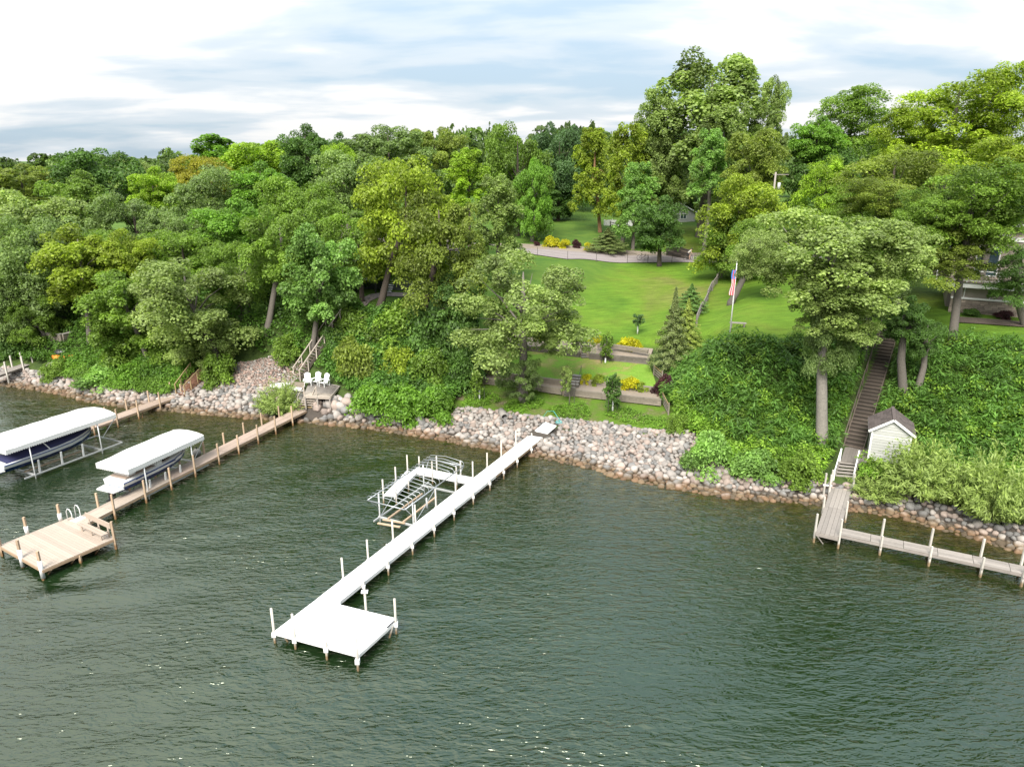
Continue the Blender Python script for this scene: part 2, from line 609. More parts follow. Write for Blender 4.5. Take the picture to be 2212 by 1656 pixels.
def ground_fn(U, S):
    X, Y = to_xy(U, S)
    ZZ = zus(U, S)
    far = smooth01(S, 130, 300)
    ZZ = ZZ + 0.06 * np.sin(X * 0.9 + 1.3 * np.sin(Y * 0.5)) * np.sin(Y * 0.8) * (S > 3) * (S < 18) * (1 - far)
    e = np.interp(U, EDGE_U, EDGE_S)
    lawn = smooth01(S, e - 0.3, e + 0.3)
    bench = smooth01(S, 3.4, 4.2) * (1 - smooth01(S, 12, 14)) * smooth01(U, -34, -30) * (1 - smooth01(U, -11.5, -9.5))
    tone = smooth01(-U, 28, 33) * smooth01(S, 10, 12)               # woodland floor under the left hand trees
    tone = np.maximum(tone, smooth01(S, 92, 100))
    return X, Y, ZZ, {'lawn': lawn, 'bench': bench, 'wood': tone}


gm, t, b = mat_new('ground_cover')
geo = N(t, 'ShaderNodeNewGeometry')
pos = geo.outputs['Position']


def attr(t, n):
    return N(t, 'ShaderNodeAttribute', attribute_name=n).outputs['Fac']


n_big = noise(t, mapping(t, pos, scale=(0.10, 0.07, 0.1), rot=(0, 0, R(-20))), 1.0, 4, 0.55, 0.3)
n_mid = noise(t, mapping(t, pos, scale=(0.5, 1.6, 1), rot=(0, 0, R(8))), 1.0, 5, 0.6, 0.4)
n_fine = noise(t, pos, 9.0, 5, 0.7)
lawn_c = ramp(t, n_big, [(0.34, (0.060, 0.126, 0.011)), (0.48, (0.084, 0.152, 0.013)), (0.58, (0.094, 0.140, 0.016)), (0.68, (0.115, 0.128, 0.030))])
lawn_c = mixc(t, 1.0, lawn_c, ramp(t, n_mid, [(0.3, 0.72), (0.7, 1.25)]), 'MULTIPLY')
lawn_c = mixc(t, 1.0, lawn_c, ramp(t, n_fine, [(0.3, 0.72), (0.7, 1.22)]), 'MULTIPLY')
bench_n = noise(t, pos, 0.55, 5, 0.6, 0.4)
bench_c = ramp(t, bench_n, [(0.34, (0.135, 0.11, 0.072)), (0.43, (0.09, 0.115, 0.028)), (0.54, (0.072, 0.135, 0.013)), (0.68, (0.09, 0.152, 0.018))])
bench_c = mixc(t, 1.0, bench_c, ramp(t, n_fine, [(0.3, 0.7), (0.7, 1.25)]), 'MULTIPLY')
soil_c = ramp(t, noise(t, pos, 1.1, 5, 0.65), [(0.35, (0.026, 0.045, 0.012)), (0.6, (0.050, 0.075, 0.018))])
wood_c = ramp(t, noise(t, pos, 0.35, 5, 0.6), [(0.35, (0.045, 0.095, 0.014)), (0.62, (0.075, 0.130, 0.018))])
c = mixc(t, attr(t, 'lawn'), soil_c, lawn_c)
c = mixc(t, attr(t, 'bench'), c, bench_c)
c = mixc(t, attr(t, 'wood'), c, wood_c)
t.links.new(c, b.inputs['Base Color'])
b.inputs['Roughness'].default_value = 0.9
b.inputs['Specular IOR Level'].default_value = 0.15
bn = N(t, 'ShaderNodeBump')
bn.inputs['Strength'].default_value = 0.7
bn.inputs['Distance'].default_value = 0.08
t.links.new(noise(t, pos, 5.0, 6, 0.75), bn.inputs['Height'])
t.links.new(bn.outputs[0], b.inputs['Normal'])

us_ = np.concatenate([[-4000, -1500, -700, -400, -250, -170, -130], np.arange(-110, 52, 0.8), [58, 70, 90, 130, 250, 500, 1200, 4000]])
ss_ = np.concatenate([[-60, -30, -15, -8], np.arange(-5, 26, 0.45), np.arange(26, 110, 1.5), [115, 130, 150, 180, 220, 300, 450, 800, 1600, 4000]])
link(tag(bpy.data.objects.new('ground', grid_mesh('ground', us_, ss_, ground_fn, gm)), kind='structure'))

# ------------------------------------------------------------------ lake
wr = np.random.default_rng(3)
WAVES = []
for i in range(34):
    lam = float(np.exp(wr.uniform(math.log(0.9), math.log(4.5))))
    ang = R(105) + wr.normal(0, 0.36)
    WAVES.append((2 * math.pi / lam * math.cos(ang), 2 * math.pi / lam * math.sin(ang), wr.uniform(0, 6.28), 0.0030 * lam ** 0.9))


def water_fn(U, V):
    X = U * CA - V * SA
    Y = U * SA + V * CA
    s = V - np.interp(U, SU, SV)
    hgt = np.zeros_like(X)
    for kx, ky, ph, am in WAVES:
        hgt += am * np.sin(kx * X + ky * Y + ph + 0.35 * np.sin(0.23 * X + ph) + 0.3 * np.sin(0.19 * Y - ph))
    gust = 0.65 + 0.5 * np.sin(0.11 * X + 0.7) * np.sin(0.13 * Y + 0.4) + 0.2 * np.sin(0.31 * X - 0.27 * Y)
    win = smooth01(U, -110, -90) * (1 - smooth01(U, 45, 58)) * smooth01(V, -4, 4) * (1 - smooth01(s, -3.5, 0.5) * 0.65)
    return X, Y, hgt * gust * win, {'shallow': np.exp(np.minimum(s, 0) / 4.6)}


wm, t, b = mat_new('lake_water')
geo = N(t, 'ShaderNodeNewGeometry')
pos = geo.outputs['Position']
sh = attr(t, 'shallow')
bed = ramp(t, noise(t, pos, 1.4, 5, 0.65, 0.5), [(0.35, (0.010, 0.009, 0.002)), (0.55, (0.036, 0.029, 0.007)), (0.72, (0.085, 0.066, 0.018))])
deep = ramp(t, noise(t, pos, 0.05, 3, 0.5), [(0.35, (0.005, 0.014, 0.004)), (0.65, (0.009, 0.020, 0.007))])
c = mixc(t, math_node(t, 'MULTIPLY', sh, 1.0, True), deep, bed)
t.links.new(c, b.inputs['Base Color'])
b.inputs['Roughness'].default_value = 0.07
b.inputs['Specular Tint'].default_value = (0.93, 1.0, 0.84, 1)
b.inputs['IOR'].default_value = 1.85
b.inputs['Specular IOR Level'].default_value = 0.5
h1 = noise(t, mapping(t, pos, scale=(0.75, 2.3, 1), rot=(0, 0, R(-17))), 1.0, 3, 0.55, 0.8)
h2 = noise(t, mapping(t, pos, scale=(1.6, 4.2, 1), rot=(0, 0, R(-10))), 1.0, 2, 0.45, 0.9)
h3 = noise(t, mapping(t, pos, scale=(1.1, 2.8, 1), rot=(0, 0, R(-38))), 1.0, 2, 0.5, 0.5)
gust = ramp(t, noise(t, mapping(t, pos, scale=(0.09, 0.16, 1), rot=(0, 0, R(-20))), 1.0, 3, 0.5, 0.6), [(0.3, 0.4), (0.7, 1.0)])
hh = math_node(t, 'ADD', math_node(t, 'MULTIPLY', h1, 0.8), math_node(t, 'ADD', math_node(t, 'MULTIPLY', h2, 0.75), math_node(t, 'MULTIPLY', h3, 0.5)))
hh = math_node(t, 'MULTIPLY', hh, gust)
bn = N(t, 'ShaderNodeBump')
bn.inputs['Strength'].default_value = 1.0
bn.inputs['Distance'].default_value = 0.155
t.links.new(hh, bn.inputs['Height'])
t.links.new(bn.outputs[0], b.inputs['Normal'])
uw = np.concatenate([[-3500, -900, -300, -160, -120], np.arange(-105, 55, 0.4), [60, 90, 200, 700, 3500]])
vw = np.concatenate([[-3500, -900, -250, -80, -30, -10], np.arange(-4, 56, 0.36), [70, 90]])
link(tag(bpy.data.objects.new('lake_water', grid_mesh('lake', uw, vw, water_fn, wm)), kind='structure'))


# ------------------------------------------------------------------ sheets draped on the ground
def drape(name, left, right, mat, dz=0.06, n=60, across=5, kind='structure'):
    left, right = np.array(left, float)[:, :2], np.array(right, float)[:, :2]

    def resample(p):
        d = np.concatenate([[0], np.cumsum(np.linalg.norm(np.diff(p, axis=0), axis=1))])
        tt = np.linspace(0, d[-1], n)
        return np.stack([np.interp(tt, d, p[:, 0]), np.interp(tt, d, p[:, 1])], -1)
    l, r = resample(left), resample(right)
    V, Fc = [], []
    for i in range(n):
        for k in range(across + 1):
            p = l[i] + (r[i] - l[i]) * k / across
            V.append((p[0], p[1], float(Z(p[0], p[1])) + dz))
    for i in range(n - 1):
        for k in range(across):
            a = i * (across + 1) + k
            Fc.append((a, a + 1, a + across + 2, a + across + 1))
    me = raw_mesh(name, V, Fc, [mat], True)
    o = link(bpy.data.objects.new(name, me))
    return tag(o, kind=kind)


def hits(pts, dz=0.0):
    return [hit(x, y, dz) for x, y in pts]


ROADM = M('worn_asphalt', (0.195, 0.168, 0.163), 0.9, 0.0, (1.2, 0.12), (30, 0.3))
SAND = M('sandy_bed', (0.19, 0.155, 0.122), 0.95, 0.0, (1.5, 0.25), (14, 0.5))
near = hits([(1119, 545), (1161, 552), (1226, 561), (1304, 566), (1366, 568), (1497, 568)])
farr = hits([(1119, 535), (1184, 540), (1262, 546), (1314, 551), (1380, 553), (1497, 554)])
bedf = hits([(1119, 527), (1184, 529), (1262, 534), (1314, 539), (1380, 543), (1497, 547)])
dl = near[0] - near[1]
dr = near[-1] - near[-2]


def ext(p, k1=16.0, k2=18.0):
    a = p[0] + (p[0] - p[1]) / np.linalg.norm(p[0] - p[1]) * k1
    z_ = p[-1] + (near[-1] - near[-2]) / np.linalg.norm(near[-1] - near[-2]) * k2
    return [a] + list(p) + [z_]


drape('road', ext(near), ext(farr), ROADM, 0.10, 90, 6)
drape('planting_bed', ext(farr, 6, 10), ext(bedf, 6, 10), SAND, 0.07, 70, 4)
pl = hits([(752, 676), (770, 660), (783, 645), (800, 637), (835, 632), (900, 634)])
pr = hits([(774, 676), (790, 663), (800, 652), (815, 645), (840, 641), (900, 643)])
drape('garden_path', pl, pr, PINK_CONC, 0.08, 40, 3)


# ------------------------------------------------------------------ foliage
def unit(v):
    return v / (np.linalg.norm(v, axis=-1, keepdims=True) + 1e-9)


def rdir(rng, n):
    return unit(rng.normal(size=(n, 3)))


def leaf_quads(c, nrm, L, asp, rng, along=None):
    """rhombic leaves: centres, normals, lengths"""
    n = len(c)
    tdir = rdir(rng, n) if along is None else along
    tt = unit(tdir - nrm * np.sum(tdir * nrm, -1, keepdims=True))
    bb = np.cross(nrm, tt)
    L = np.broadcast_to(np.asarray(L), (n,))[:, None]
    q = np.stack([c - tt * L * .5, c + bb * L * asp * .5 + tt * L * .08, c + tt * L * .5, c - bb * L * asp * .5 + tt * L * .08], 1)
    return q.reshape(-1, 3)


def gen_crown(kind, seed, W, H, n, L, asp=0.6):
    """leaf cloud inside a box of W x W x H metres (base centre at the origin); returns quads and per-leaf shade"""
    rng = np.random.default_rng(seed)
    a = W / 2
    C, Nn, V, AL = [], [], [], None
    if kind in ('round', 'open', 'dense', 'layer', 'tall'):
        nl = {'round': 16, 'open': 20, 'dense': 15, 'layer': 26, 'tall': 27}[kind]
        cr = {'round': .20, 'open': .165, 'dense': .22, 'layer': .19, 'tall': .135}[kind]
        lob = []
        i = 0
        while len(lob) < nl:
            i += 1
            ph = i * 2.39996 + rng.uniform(-.5, .5)
            zt = (len(lob) + .5) / nl
            if kind == 'tall':
                z = .18 + .70 * zt
                rr = .34 * (1 - .55 * max(0, z - .45) / .5) * math.sqrt(rng.uniform(.15, 1))
            elif kind == 'layer':
                z = .16 + .70 * zt
                rr = .40 * math.sin(math.pi * min(.97, .22 + .70 * z)) ** .7 * math.sqrt(rng.uniform(.2, 1))
            elif kind == 'open':
                z = .14 + .70 * zt
                rr = .40 * math.sin(math.pi * min(.96, .20 + .72 * z)) ** .6 * math.sqrt(rng.uniform(.35, 1))
            else:
                z = .15 + .68 * zt
                rr = .36 * math.sin(math.pi * min(.96, .16 + .80 * z)) ** .6 * math.sqrt(rng.uniform(.3, 1))
            rad = cr * rng.uniform(.75, 1.25)
            lob.append((math.cos(ph) * rr * W, math.sin(ph) * rr * W, z * H, rad))
        per = n // nl
        for (x, y, z, rad) in lob:
            nc = 9 if kind != 'open' else 7
            lt = rng.normal(0, .12)
            for k in range(nc):
                d = rdir(rng, 1)[0]
                d[2] = abs(d[2]) * 1.0 - .25
                cz = ((.80) if kind == 'layer' else 1.25 if kind == 'tall' else .85)
                cc = np.array([x, y, z]) + d * rad * W * rng.uniform(.55, 1.0) * np.array([1, 1, cz * min(1.4, max(.6, H / W))])
                cr2 = rad * W * rng.uniform(.30, .52)
                m = per // nc
                dd = rdir(rng, m)
                lo = dd[:, 2] < -.25
                dd[lo, 2] *= -1 * (rng.random(lo.sum()) < .75) * 2 + 1
                r = cr2 * rng.uniform(.55, 1.12, m) ** .6
                fl = .62 if kind == 'layer' else 1.35 if kind == 'tall' else .8
                p = cc + dd * r[:, None] * np.array([1, 1, fl])
                up = np.array([0, 0, 1.0 if kind == 'layer' else .45])
                nn_ = unit(dd * .65 + up + rng.normal(0, .55, (m, 3)))
                C.append(p)
                Nn.append(nn_)
                V.append(np.clip(.45 + lt + rng.normal(0, .10) + rng.normal(0, .17, m), 0, 1))
    elif kind == 'cone':
        zs = 1 - np.sqrt(rng.uniform(0, 1, n))
        nb = 70
        bi = rng.integers(0, nb, n)
        bz = 1 - np.sqrt(np.linspace(.002, .98, nb))
        bph = np.arange(nb) * 2.39996
        z0 = bz[bi]
        t_ = np.sqrt(rng.uniform(0.02, 1, n))
        rmax = a * (1 - z0) ** .85 * (1 + .16 * np.sin(bi * 3.7))
        rad = rmax * t_
        spread = rng.normal(0, .17, n)
        ph = bph[bi] + spread * (1 - .4 * t_)
        droop = -.10 * H * t_ ** 1.5 * (1 - z0) + .10 * H * t_ * (1 - z0)
        p = np.stack([np.cos(ph) * rad, np.sin(ph) * rad, z0 * H * .96 + droop + rng.normal(0, .012 * H, n)], -1)
        k_ = rng.random(n) < .28
        zf = rng.uniform(.25, 1, n)
        pf = np.stack([np.cos(ph) * a * .6 * (1.03 - zf) * t_, np.sin(ph) * a * .6 * (1.03 - zf) * t_, zf * H], -1)
        p = np.where(k_[:, None], pf, p)
        C.append(p)
        out = np.stack([np.cos(ph), np.sin(ph), np.full(n, .15)], -1)
        AL = unit(out + rng.normal(0, .45, (n, 3)))
        Nn.append(unit(np.stack([np.cos(ph) * .5, np.sin(ph) * .5, np.ones(n)], -1) + rng.normal(0, .5, (n, 3))))
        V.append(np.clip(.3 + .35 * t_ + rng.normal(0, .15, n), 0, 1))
    elif kind == 'shrub':
        nl = 26
        per = n // nl
        for k in range(nl):
            d = rdir(rng, 1)[0]
            d[2] = abs(d[2])
            cc = d * np.array([a * .72, a * .72, H * .70]) * rng.uniform(.6, 1.0)
            r2 = W * rng.uniform(.13, .21)
            dd = rdir(rng, per)
            dd[:, 2] = np.abs(dd[:, 2]) - .3
            p = cc + dd * r2 * rng.uniform(.5, 1.1, per)[:, None] * np.array([1, 1, min(1.2, 1.1 * H / W + .2)])
            p[:, 2] = np.maximum(p[:, 2], .02 * H)
            C.append(p)
            Nn.append(unit(dd * .6 + np.array([0, 0, .5]) + rng.normal(0, .55, (per, 3))))
            V.append(np.clip(.45 + rng.normal(0, .13) + rng.normal(0, .17, per), 0, 1))
    elif kind == 'feather':
        ns = 230
        per = n // ns
        als = []
        for k in range(ns):
            ph = rng.uniform(0, 6.283)
            lean = math.sqrt(rng.uniform(0, 1)) * 1.05
            d0 = np.array([math.cos(ph) * math.sin(lean), math.sin(ph) * math.sin(lean), math.cos(lean)])
            ln = rng.uniform(.6, 1.0)
            tt = np.linspace(.25, 1, per) + rng.normal(0, .02, per)
            root = np.array([math.cos(ph), math.sin(ph), 0]) * a * .25 * rng.uniform(0, 1)
            p = root + d0 * np.array([a * 1.1, a * 1.1, H * 1.05]) * (tt * ln)[:, None]
            p[:, 2] -= .30 * H * (tt * ln) ** 2 * math.sin(lean)
            p[:, 2] = np.maximum(p[:, 2], .03 * H)
            tang = unit(d0 * np.array([a, a, H]) + np.array([0, 0, -.5 * H * math.sin(lean)]))
            p += rng.normal(0, .016 * W, (per, 3))
            C.append(p)
            als.append(unit(tang + rng.normal(0, .45, (per, 3))))
            Nn.append(unit(np.array([d0[0] * .6, d0[1] * .6, .8]) + rng.normal(0, .5, (per, 3))))
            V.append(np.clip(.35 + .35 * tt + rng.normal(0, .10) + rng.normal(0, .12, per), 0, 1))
        AL = np.concatenate(als)
    c = np.concatenate(C)
    nn_ = np.concatenate(Nn)
    v = np.concatenate(V)
    LL = L * rng.uniform(.7, 1.25, len(c))
    # squeeze the cloud into its box
    lo, hi = np.percentile(c, 0.3, axis=0), np.percentile(c, 99.7, axis=0)
    if kind in ('shrub', 'feather', 'cone'):
        lo[2] = 0
    ctr = (lo + hi) / 2
    sc = np.array([W, W, H]) / (hi - lo)
    c = (c - ctr) * sc
    c[:, 2] += H / 2
    return leaf_quads(c, nn_, LL, asp, rng, AL), v


CROWN_SPEC = {   # kind, seeds, W, H, leaves, leaf length, aspect
    'oak': ('round', (11, 12, 13, 14), 11.0, 10.0, 30000, .31, .62),
    'open_oak': ('open', (21, 22), 11.0, 9.5, 26000, .27, .60),
    'maple': ('dense', (31, 32, 33), 9.0, 10.0, 25000, .30, .72),
    'locust': ('layer', (41, 42, 43), 11.0, 10.0, 32000, .30, .52),
    'cottonwood': ('tall', (51, 52), 12.0, 20.0, 40000, .36, .75),
    'slim': ('tall', (61, 62), 7.0, 14.0, 24000, .32, .65),
    'cedar': ('cone', (71, 72), 5.0, 7.0, 17000, .22, .36),
    'sapling': ('dense', (81, 82), 1.5, 2.2, 2200, .17, .6),
    'shrub': ('shrub', (91, 92, 93), 3.0, 2.0, 5200, .20, .55),
    'small_shrub': ('shrub', (94, 95), 1.6, 1.0, 3200, .14, .5),
    'willow': ('feather', (96, 97), 5.0, 3.2, 9500, .30, .26),
}
CROWNS = {}
for key, (kd, seeds, W_, H_, n_, L_, as_) in CROWN_SPEC.items():
    CROWNS[key] = []
    for sd in seeds:
        q, v = gen_crown(kd, sd, W_, H_, n_, L_, as_)
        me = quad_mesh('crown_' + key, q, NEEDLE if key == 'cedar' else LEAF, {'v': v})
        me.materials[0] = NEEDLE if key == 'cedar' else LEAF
        CROWNS[key].append((me, W_, H_))

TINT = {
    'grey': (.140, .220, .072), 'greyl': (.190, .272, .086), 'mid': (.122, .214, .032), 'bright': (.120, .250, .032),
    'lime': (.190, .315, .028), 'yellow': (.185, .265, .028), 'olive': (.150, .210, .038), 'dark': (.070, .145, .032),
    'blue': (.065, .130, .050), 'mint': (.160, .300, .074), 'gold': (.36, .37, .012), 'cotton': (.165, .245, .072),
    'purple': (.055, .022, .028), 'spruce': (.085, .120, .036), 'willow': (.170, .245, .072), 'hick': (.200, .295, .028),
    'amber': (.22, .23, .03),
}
CROWN_I = {}


def crown_obj(kind, parent, c, W, H, tint, rot, name='crown', v=None):
    lst = CROWNS[kind]
    k = CROWN_I.get(kind, 0) if v is None else v
    CROWN_I[kind] = k + 1
    me, w0, h0 = lst[k % len(lst)]
    o = link(bpy.data.objects.new(name, me), parent)
    o.location = tuple(np.asarray(c) - org(parent))
    o.rotation_euler = (0, 0, rot)
    o.scale = (W / w0, W / w0, H / h0)
    tc_ = TINT[tint] if isinstance(tint, str) else tint
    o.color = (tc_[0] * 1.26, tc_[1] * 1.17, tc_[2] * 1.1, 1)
    return o


TREE_RNG = random.Random(5)


def tree(label, name, kind, crown, tint, D=None, base=None, trunk=0.28, bark=None, group=None, cat='tree', limbs=7, extra=(), lean=0.0, v=None):
    """crown = (x centre, y top, width, y bottom) as seen; base = picture point of the foot, or D = distance of the tree"""
    xc, yt, wp, yb = crown
    if base is not None:
        f = hit(*base)
        D = f[1] if D is None else D
    top, bot = at(xc, yt, D), at(xc, yb, D)
    k = mpp(D, (top[2] + bot[2]) / 2)
    W = wp * k
    ctr = at(xc, (yt + yb) / 2, D)
    Dc = D
    if base is None:
        f = np.array([ctr[0] + lean, D, 0])
        f[2] = float(Z(f[0], f[1]))
    f = np.array([f[0], f[1], float(Z(f[0], f[1]))])
    zb = max(bot[2], f[2] + 0.3)
    H = max(top[2] - zb, 1.0)
    r = TREE_RNG
    root = thing(name, label, cat, f, group)
    crown_obj(kind, root, (ctr[0], Dc, zb), W, H, tint, r.uniform(0, 6.28), v=v)
    for (xe, ye, we, yeb, te) in extra:
        t2, b2 = at(xe, ye, D), at(xe, yeb, D)
        crown_obj(kind, root, ((t2[0] + b2[0]) / 2, Dc + r.uniform(-1.0, 1.0), b2[2]), we * mpp(D, t2[2]), t2[2] - b2[2], te, r.uniform(0, 6.28))
    mb = MB()
    cc = np.array([ctr[0], Dc, zb + H * .55])
    tip = np.array([ctr[0], Dc, zb + H * .86])
    st = f - np.array([0, 0, .4])
    mid = f + (cc - f) * .5 + np.array([r.uniform(-.3, .3), r.uniform(-.2, .2), 0])
    mid[2] = f[2] + (cc[2] - f[2]) * .5
    mb.tube([st, f + np.array([0, 0, .25]), f + (mid - f) * .35, mid, cc, tip], [trunk * 1.5, trunk * 1.15, trunk, trunk * .85, trunk * .6, trunk * .12], 9)
    for i in range(limbs):
        a = i * 2.4 + r.uniform(-.4, .4)
        t0 = r.uniform(.30, .85)
        s0 = mid + (cc - mid) * t0
        e = np.array([ctr[0] + math.cos(a) * W * r.uniform(.26, .42), Dc + math.sin(a) * W * r.uniform(.26, .42), zb + H * r.uniform(.28, .85)])
        e[2] = max(e[2], s0[2] + .3)
        m1 = s0 + (e - s0) * .5 + np.array([0, 0, H * .04])
        mb.tube([s0, m1, e], [trunk * .30, trunk * .18, trunk * .04], 6, caps=False)
    mb.build('trunk', bark or BARK, root, True)
    return root

# ------------------------------------------------------------------ trees
LW = 'trees of the wood on the left bank'
RW = 'trees around the house on the right'
BW = 'trees behind the lawn'
# front row on the left bank (feet in view)
tree('thin leaning oak with grey trunk at the left edge above the short dock', 'oak_tree', 'oak', (20, 590, 130, 740), 'grey', base=(38, 758), trunk=.22, group=LW)
tree('small leaning tree with crooked pale trunk beside the stone planter wall', 'oak_tree', 'open_oak', (70, 640, 110, 745), 'mid', base=(103, 752), trunk=.2, group=LW)
tree('tall dark trunked oak with pale grey green crown behind the planter wall at far left', 'oak_tree', 'oak', (72, 470, 200, 670), 'grey', base=(112, 712), trunk=.34, bark=BARK_D, group=LW)
tree('yellow green maple with leaning pale trunk right of the stone planter wall', 'maple_tree', 'maple', (178, 492, 190, 660), 'yellow', base=(196, 752), trunk=.3, group=LW, extra=[(270, 500, 120, 640, 'yellow')])
tree('mid green tree with short grey trunk standing in the weeds above the boat canopies', 'maple_tree', 'maple', (275, 590, 180, 755), 'mid', base=(322, 782), trunk=.28, group=LW)
tree('pale leaved oak leaning out over the rocks left of the red brown ramp', 'oak_tree', 'oak', (405, 556, 245, 735), 'greyl', base=(484, 800), trunk=.3, group=LW, extra=[(440, 690, 150, 800, 'greyl')])
tree('oak with straight pale grey trunk on the grassy bank left of the long stairs', 'oak_tree', 'oak', (610, 450, 175, 630), 'mid', base=(578, 720), trunk=.32, group=LW)
tree('narrow trunked tree beside the upper brown steps', 'oak_tree', 'open_oak', (520, 520, 150, 650), 'mid', base=(541, 684), trunk=.24, group=LW)
tree('bright mint green maple standing against the long left stairs', 'maple_tree', 'maple', (690, 488, 165, 690), 'mint', base=(676, 752), trunk=.26, group=LW)
tree('big yellow green oak with straight brown trunk beside the curved garden path', 'oak_tree', 'oak', (880, 345, 225, 610), 'yellow', base=(818, 677), trunk=.36, bark=BARK_D, group=LW)
tree('wide yellow green oak with leaning dark trunk at the edge of the shaded lawn', 'oak_tree', 'oak', (950, 420, 190, 650), 'olive', base=(910, 692), trunk=.36, bark=BARK_D, group=LW)
tree('dark bushy tree left of the open terrace oak', 'maple_tree', 'maple', (985, 590, 120, 730), 'dark', D=66, trunk=.2, group=LW)
tree('grey green poplar with upright silvery shoots at the left end of the road', 'poplar_tree', 'slim', (1076, 380, 115, 565), 'cotton', D=86, trunk=.3, group=LW)
# rows behind, left wood
rows = [
    ('pale grey oak crown at the left edge behind the tall dark trunk', 'oak', (60, 415, 190, 560), 'greyl', 92),
    ('olive crown at the left edge below the skyline', 'oak', (50, 358, 170, 440), 'olive', 112),
    ('dark green maple standing up at the left skyline', 'maple', (215, 325, 145, 460), 'dark', 116),
    ('mid green bushy crown right below the dark maple at left', 'maple', (165, 372, 120, 480), 'mid', 100),
    ('pale olive crown right of the dark maple at left', 'open_oak', (292, 342, 90, 420), 'greyl', 128),
    ('lime yellow crown low behind the left wood', 'maple', (332, 362, 95, 440), 'lime', 110),
    ('orange tinged oak crown between the lime crown and grey oak', 'oak', (428, 338, 120, 410), 'amber', 120),
    ('light green ash with feathery top on the left skyline', 'slim', (462, 292, 115, 390), 'bright', 142),
    ('broad lime green crown on the skyline left of the tall dark maple', 'maple', (565, 306, 145, 400), 'lime', 138),
    ('tall dark green maple rising above the skyline left of centre', 'maple', (663, 272, 105, 390), 'dark', 126),
    ('small dark crown tucked right of the tall dark maple', 'maple', (732, 288, 62, 370), 'dark', 132),
    ('small lime crown in front of the small dark one', 'maple', (731, 312, 62, 380), 'lime', 116),
    ('wide grey green oak on the skyline left of centre', 'oak', (840, 272, 160, 380), 'grey', 132),
    ('grey green oak right of the lime crowns with rounded top', 'oak', (758, 328, 155, 460), 'grey', 102),
    ('yellow green pointed crown behind the big oak at centre', 'slim', (1012, 322, 85, 430), 'lime', 102),
    ('olive oak on the skyline above the centre', 'oak', (940, 278, 120, 380), 'olive', 142),
    ('bright green crown in the middle of the left wood', 'maple', (566, 352, 120, 450), 'bright', 102),
    ('bright green crown lower in the left wood above the pale trunk', 'maple', (505, 432, 135, 545), 'bright', 86),
    ('dark grey green oak left of the bright crowns', 'oak', (462, 362, 140, 490), 'grey', 102),
    ('grey oak crown above the yellow green maple', 'oak', (292, 420, 130, 530), 'grey', 92),
    ('deep green oak right of the bright crown in the left wood', 'oak', (640, 385, 140, 520), 'mid', 94),
    ('grey leaved oak over the dark gap in the left wood', 'oak', (362, 452, 110, 570), 'grey', 86),
    ('dark crown filling behind the pale leaning oak', 'oak', (400, 500, 170, 640), 'mid', 80),
    ('deep green crown behind the mint green maple', 'oak', (745, 430, 150, 590), 'mid', 86),
    ('mid green crown over the roof of the grey house', 'oak', (775, 465, 130, 580), 'mid', 75),
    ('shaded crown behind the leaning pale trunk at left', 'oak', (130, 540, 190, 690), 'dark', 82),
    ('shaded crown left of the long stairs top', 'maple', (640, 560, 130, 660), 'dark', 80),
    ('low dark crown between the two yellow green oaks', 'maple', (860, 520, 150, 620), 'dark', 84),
    ('grey crown low in the left wood above the mid green tree', 'oak', (245, 500, 150, 620), 'mid', 80),
]
for lb, kd, cr, tn, D in rows:
    nm = {'oak': 'oak_tree', 'maple': 'maple_tree', 'slim': 'ash_tree', 'open_oak': 'oak_tree'}[kd]
    cr = (cr[0], cr[1], cr[2] * 1.2, cr[3] + 25)
    tree(lb, nm, kd, cr, tn, D=D, trunk=.26, limbs=4, bark=BARK_D, group=LW)

# behind the lawn
tree('dark green oak at the left end of the upper lawn', 'oak_tree', 'oak', (1118, 272, 150, 500), 'mid', D=128, trunk=.4, bark=BARK_D, group=BW)
tree('bright front crown of the oak clump left of the upper lawn', 'oak_tree', 'oak', (1150, 345, 90, 500), 'bright', D=122, trunk=.3, group=BW)
tree('dark bluish tree over the shaded gap behind the upper lawn', 'oak_tree', 'oak', (1208, 270, 125, 430), 'blue', D=152, trunk=.35, bark=BARK_D, group=BW, extra=[(1205, 390, 120, 470, 'dark')])
tree('tall narrow olive tree with bare orange brown trunk on the upper lawn', 'pine_tree', 'slim', (1284, 278, 92, 460), 'yellow', base=(1296, 502), trunk=.34, bark=BARK_O, group=BW)
tree('slender yellow green crown left of the cottonwood', 'maple_tree', 'slim', (1352, 268, 100, 470), 'yellow', D=124, trunk=.3, group=BW)
tree('huge cottonwood towering above the skyline behind the lawn', 'cottonwood_tree', 'cottonwood', (1530, 122, 280, 470), 'cotton', D=128, trunk=.8, limbs=12, v=0, extra=[(1420, 200, 130, 440, 'cotton'), (1660, 172, 85, 400, 'cotton')])
tree('pale front stem of cottonwood with silvery leaves below the tall crown', 'cottonwood_tree', 'slim', (1560, 232, 130, 440), 'cotton', D=114, trunk=.4)
tree('small mint green cottonwood right of the tall snag', 'cottonwood_tree', 'slim', (1535, 280, 90, 420), 'mint', D=106, trunk=.3)
tree('tree with a bleached dead top left of the roadside maple', 'maple_tree', 'slim', (1372, 352, 95, 510), 'mint', D=117, trunk=.28)
tree('small round maple standing at the road edge next to the parked bicycle', 'maple_tree', 'maple', (1424, 425, 112, 543), 'dark', base=(1424, 575), trunk=.32, bark=BARK_D)
tree('olive crown rising behind the big skirted tree', 'maple_tree', 'maple', (1632, 282, 130, 420), 'olive', D=100, trunk=.3, group=RW)
tree('big yellow green tree whose skirts sweep down to the lawn at the fence end', 'hickory_tree', 'locust', (1608, 380, 190, 582), 'yellow', D=92, trunk=.4, bark=BARK_D, extra=[(1580, 450, 140, 590, 'mid'), (1640, 420, 150, 570, 'olive')])
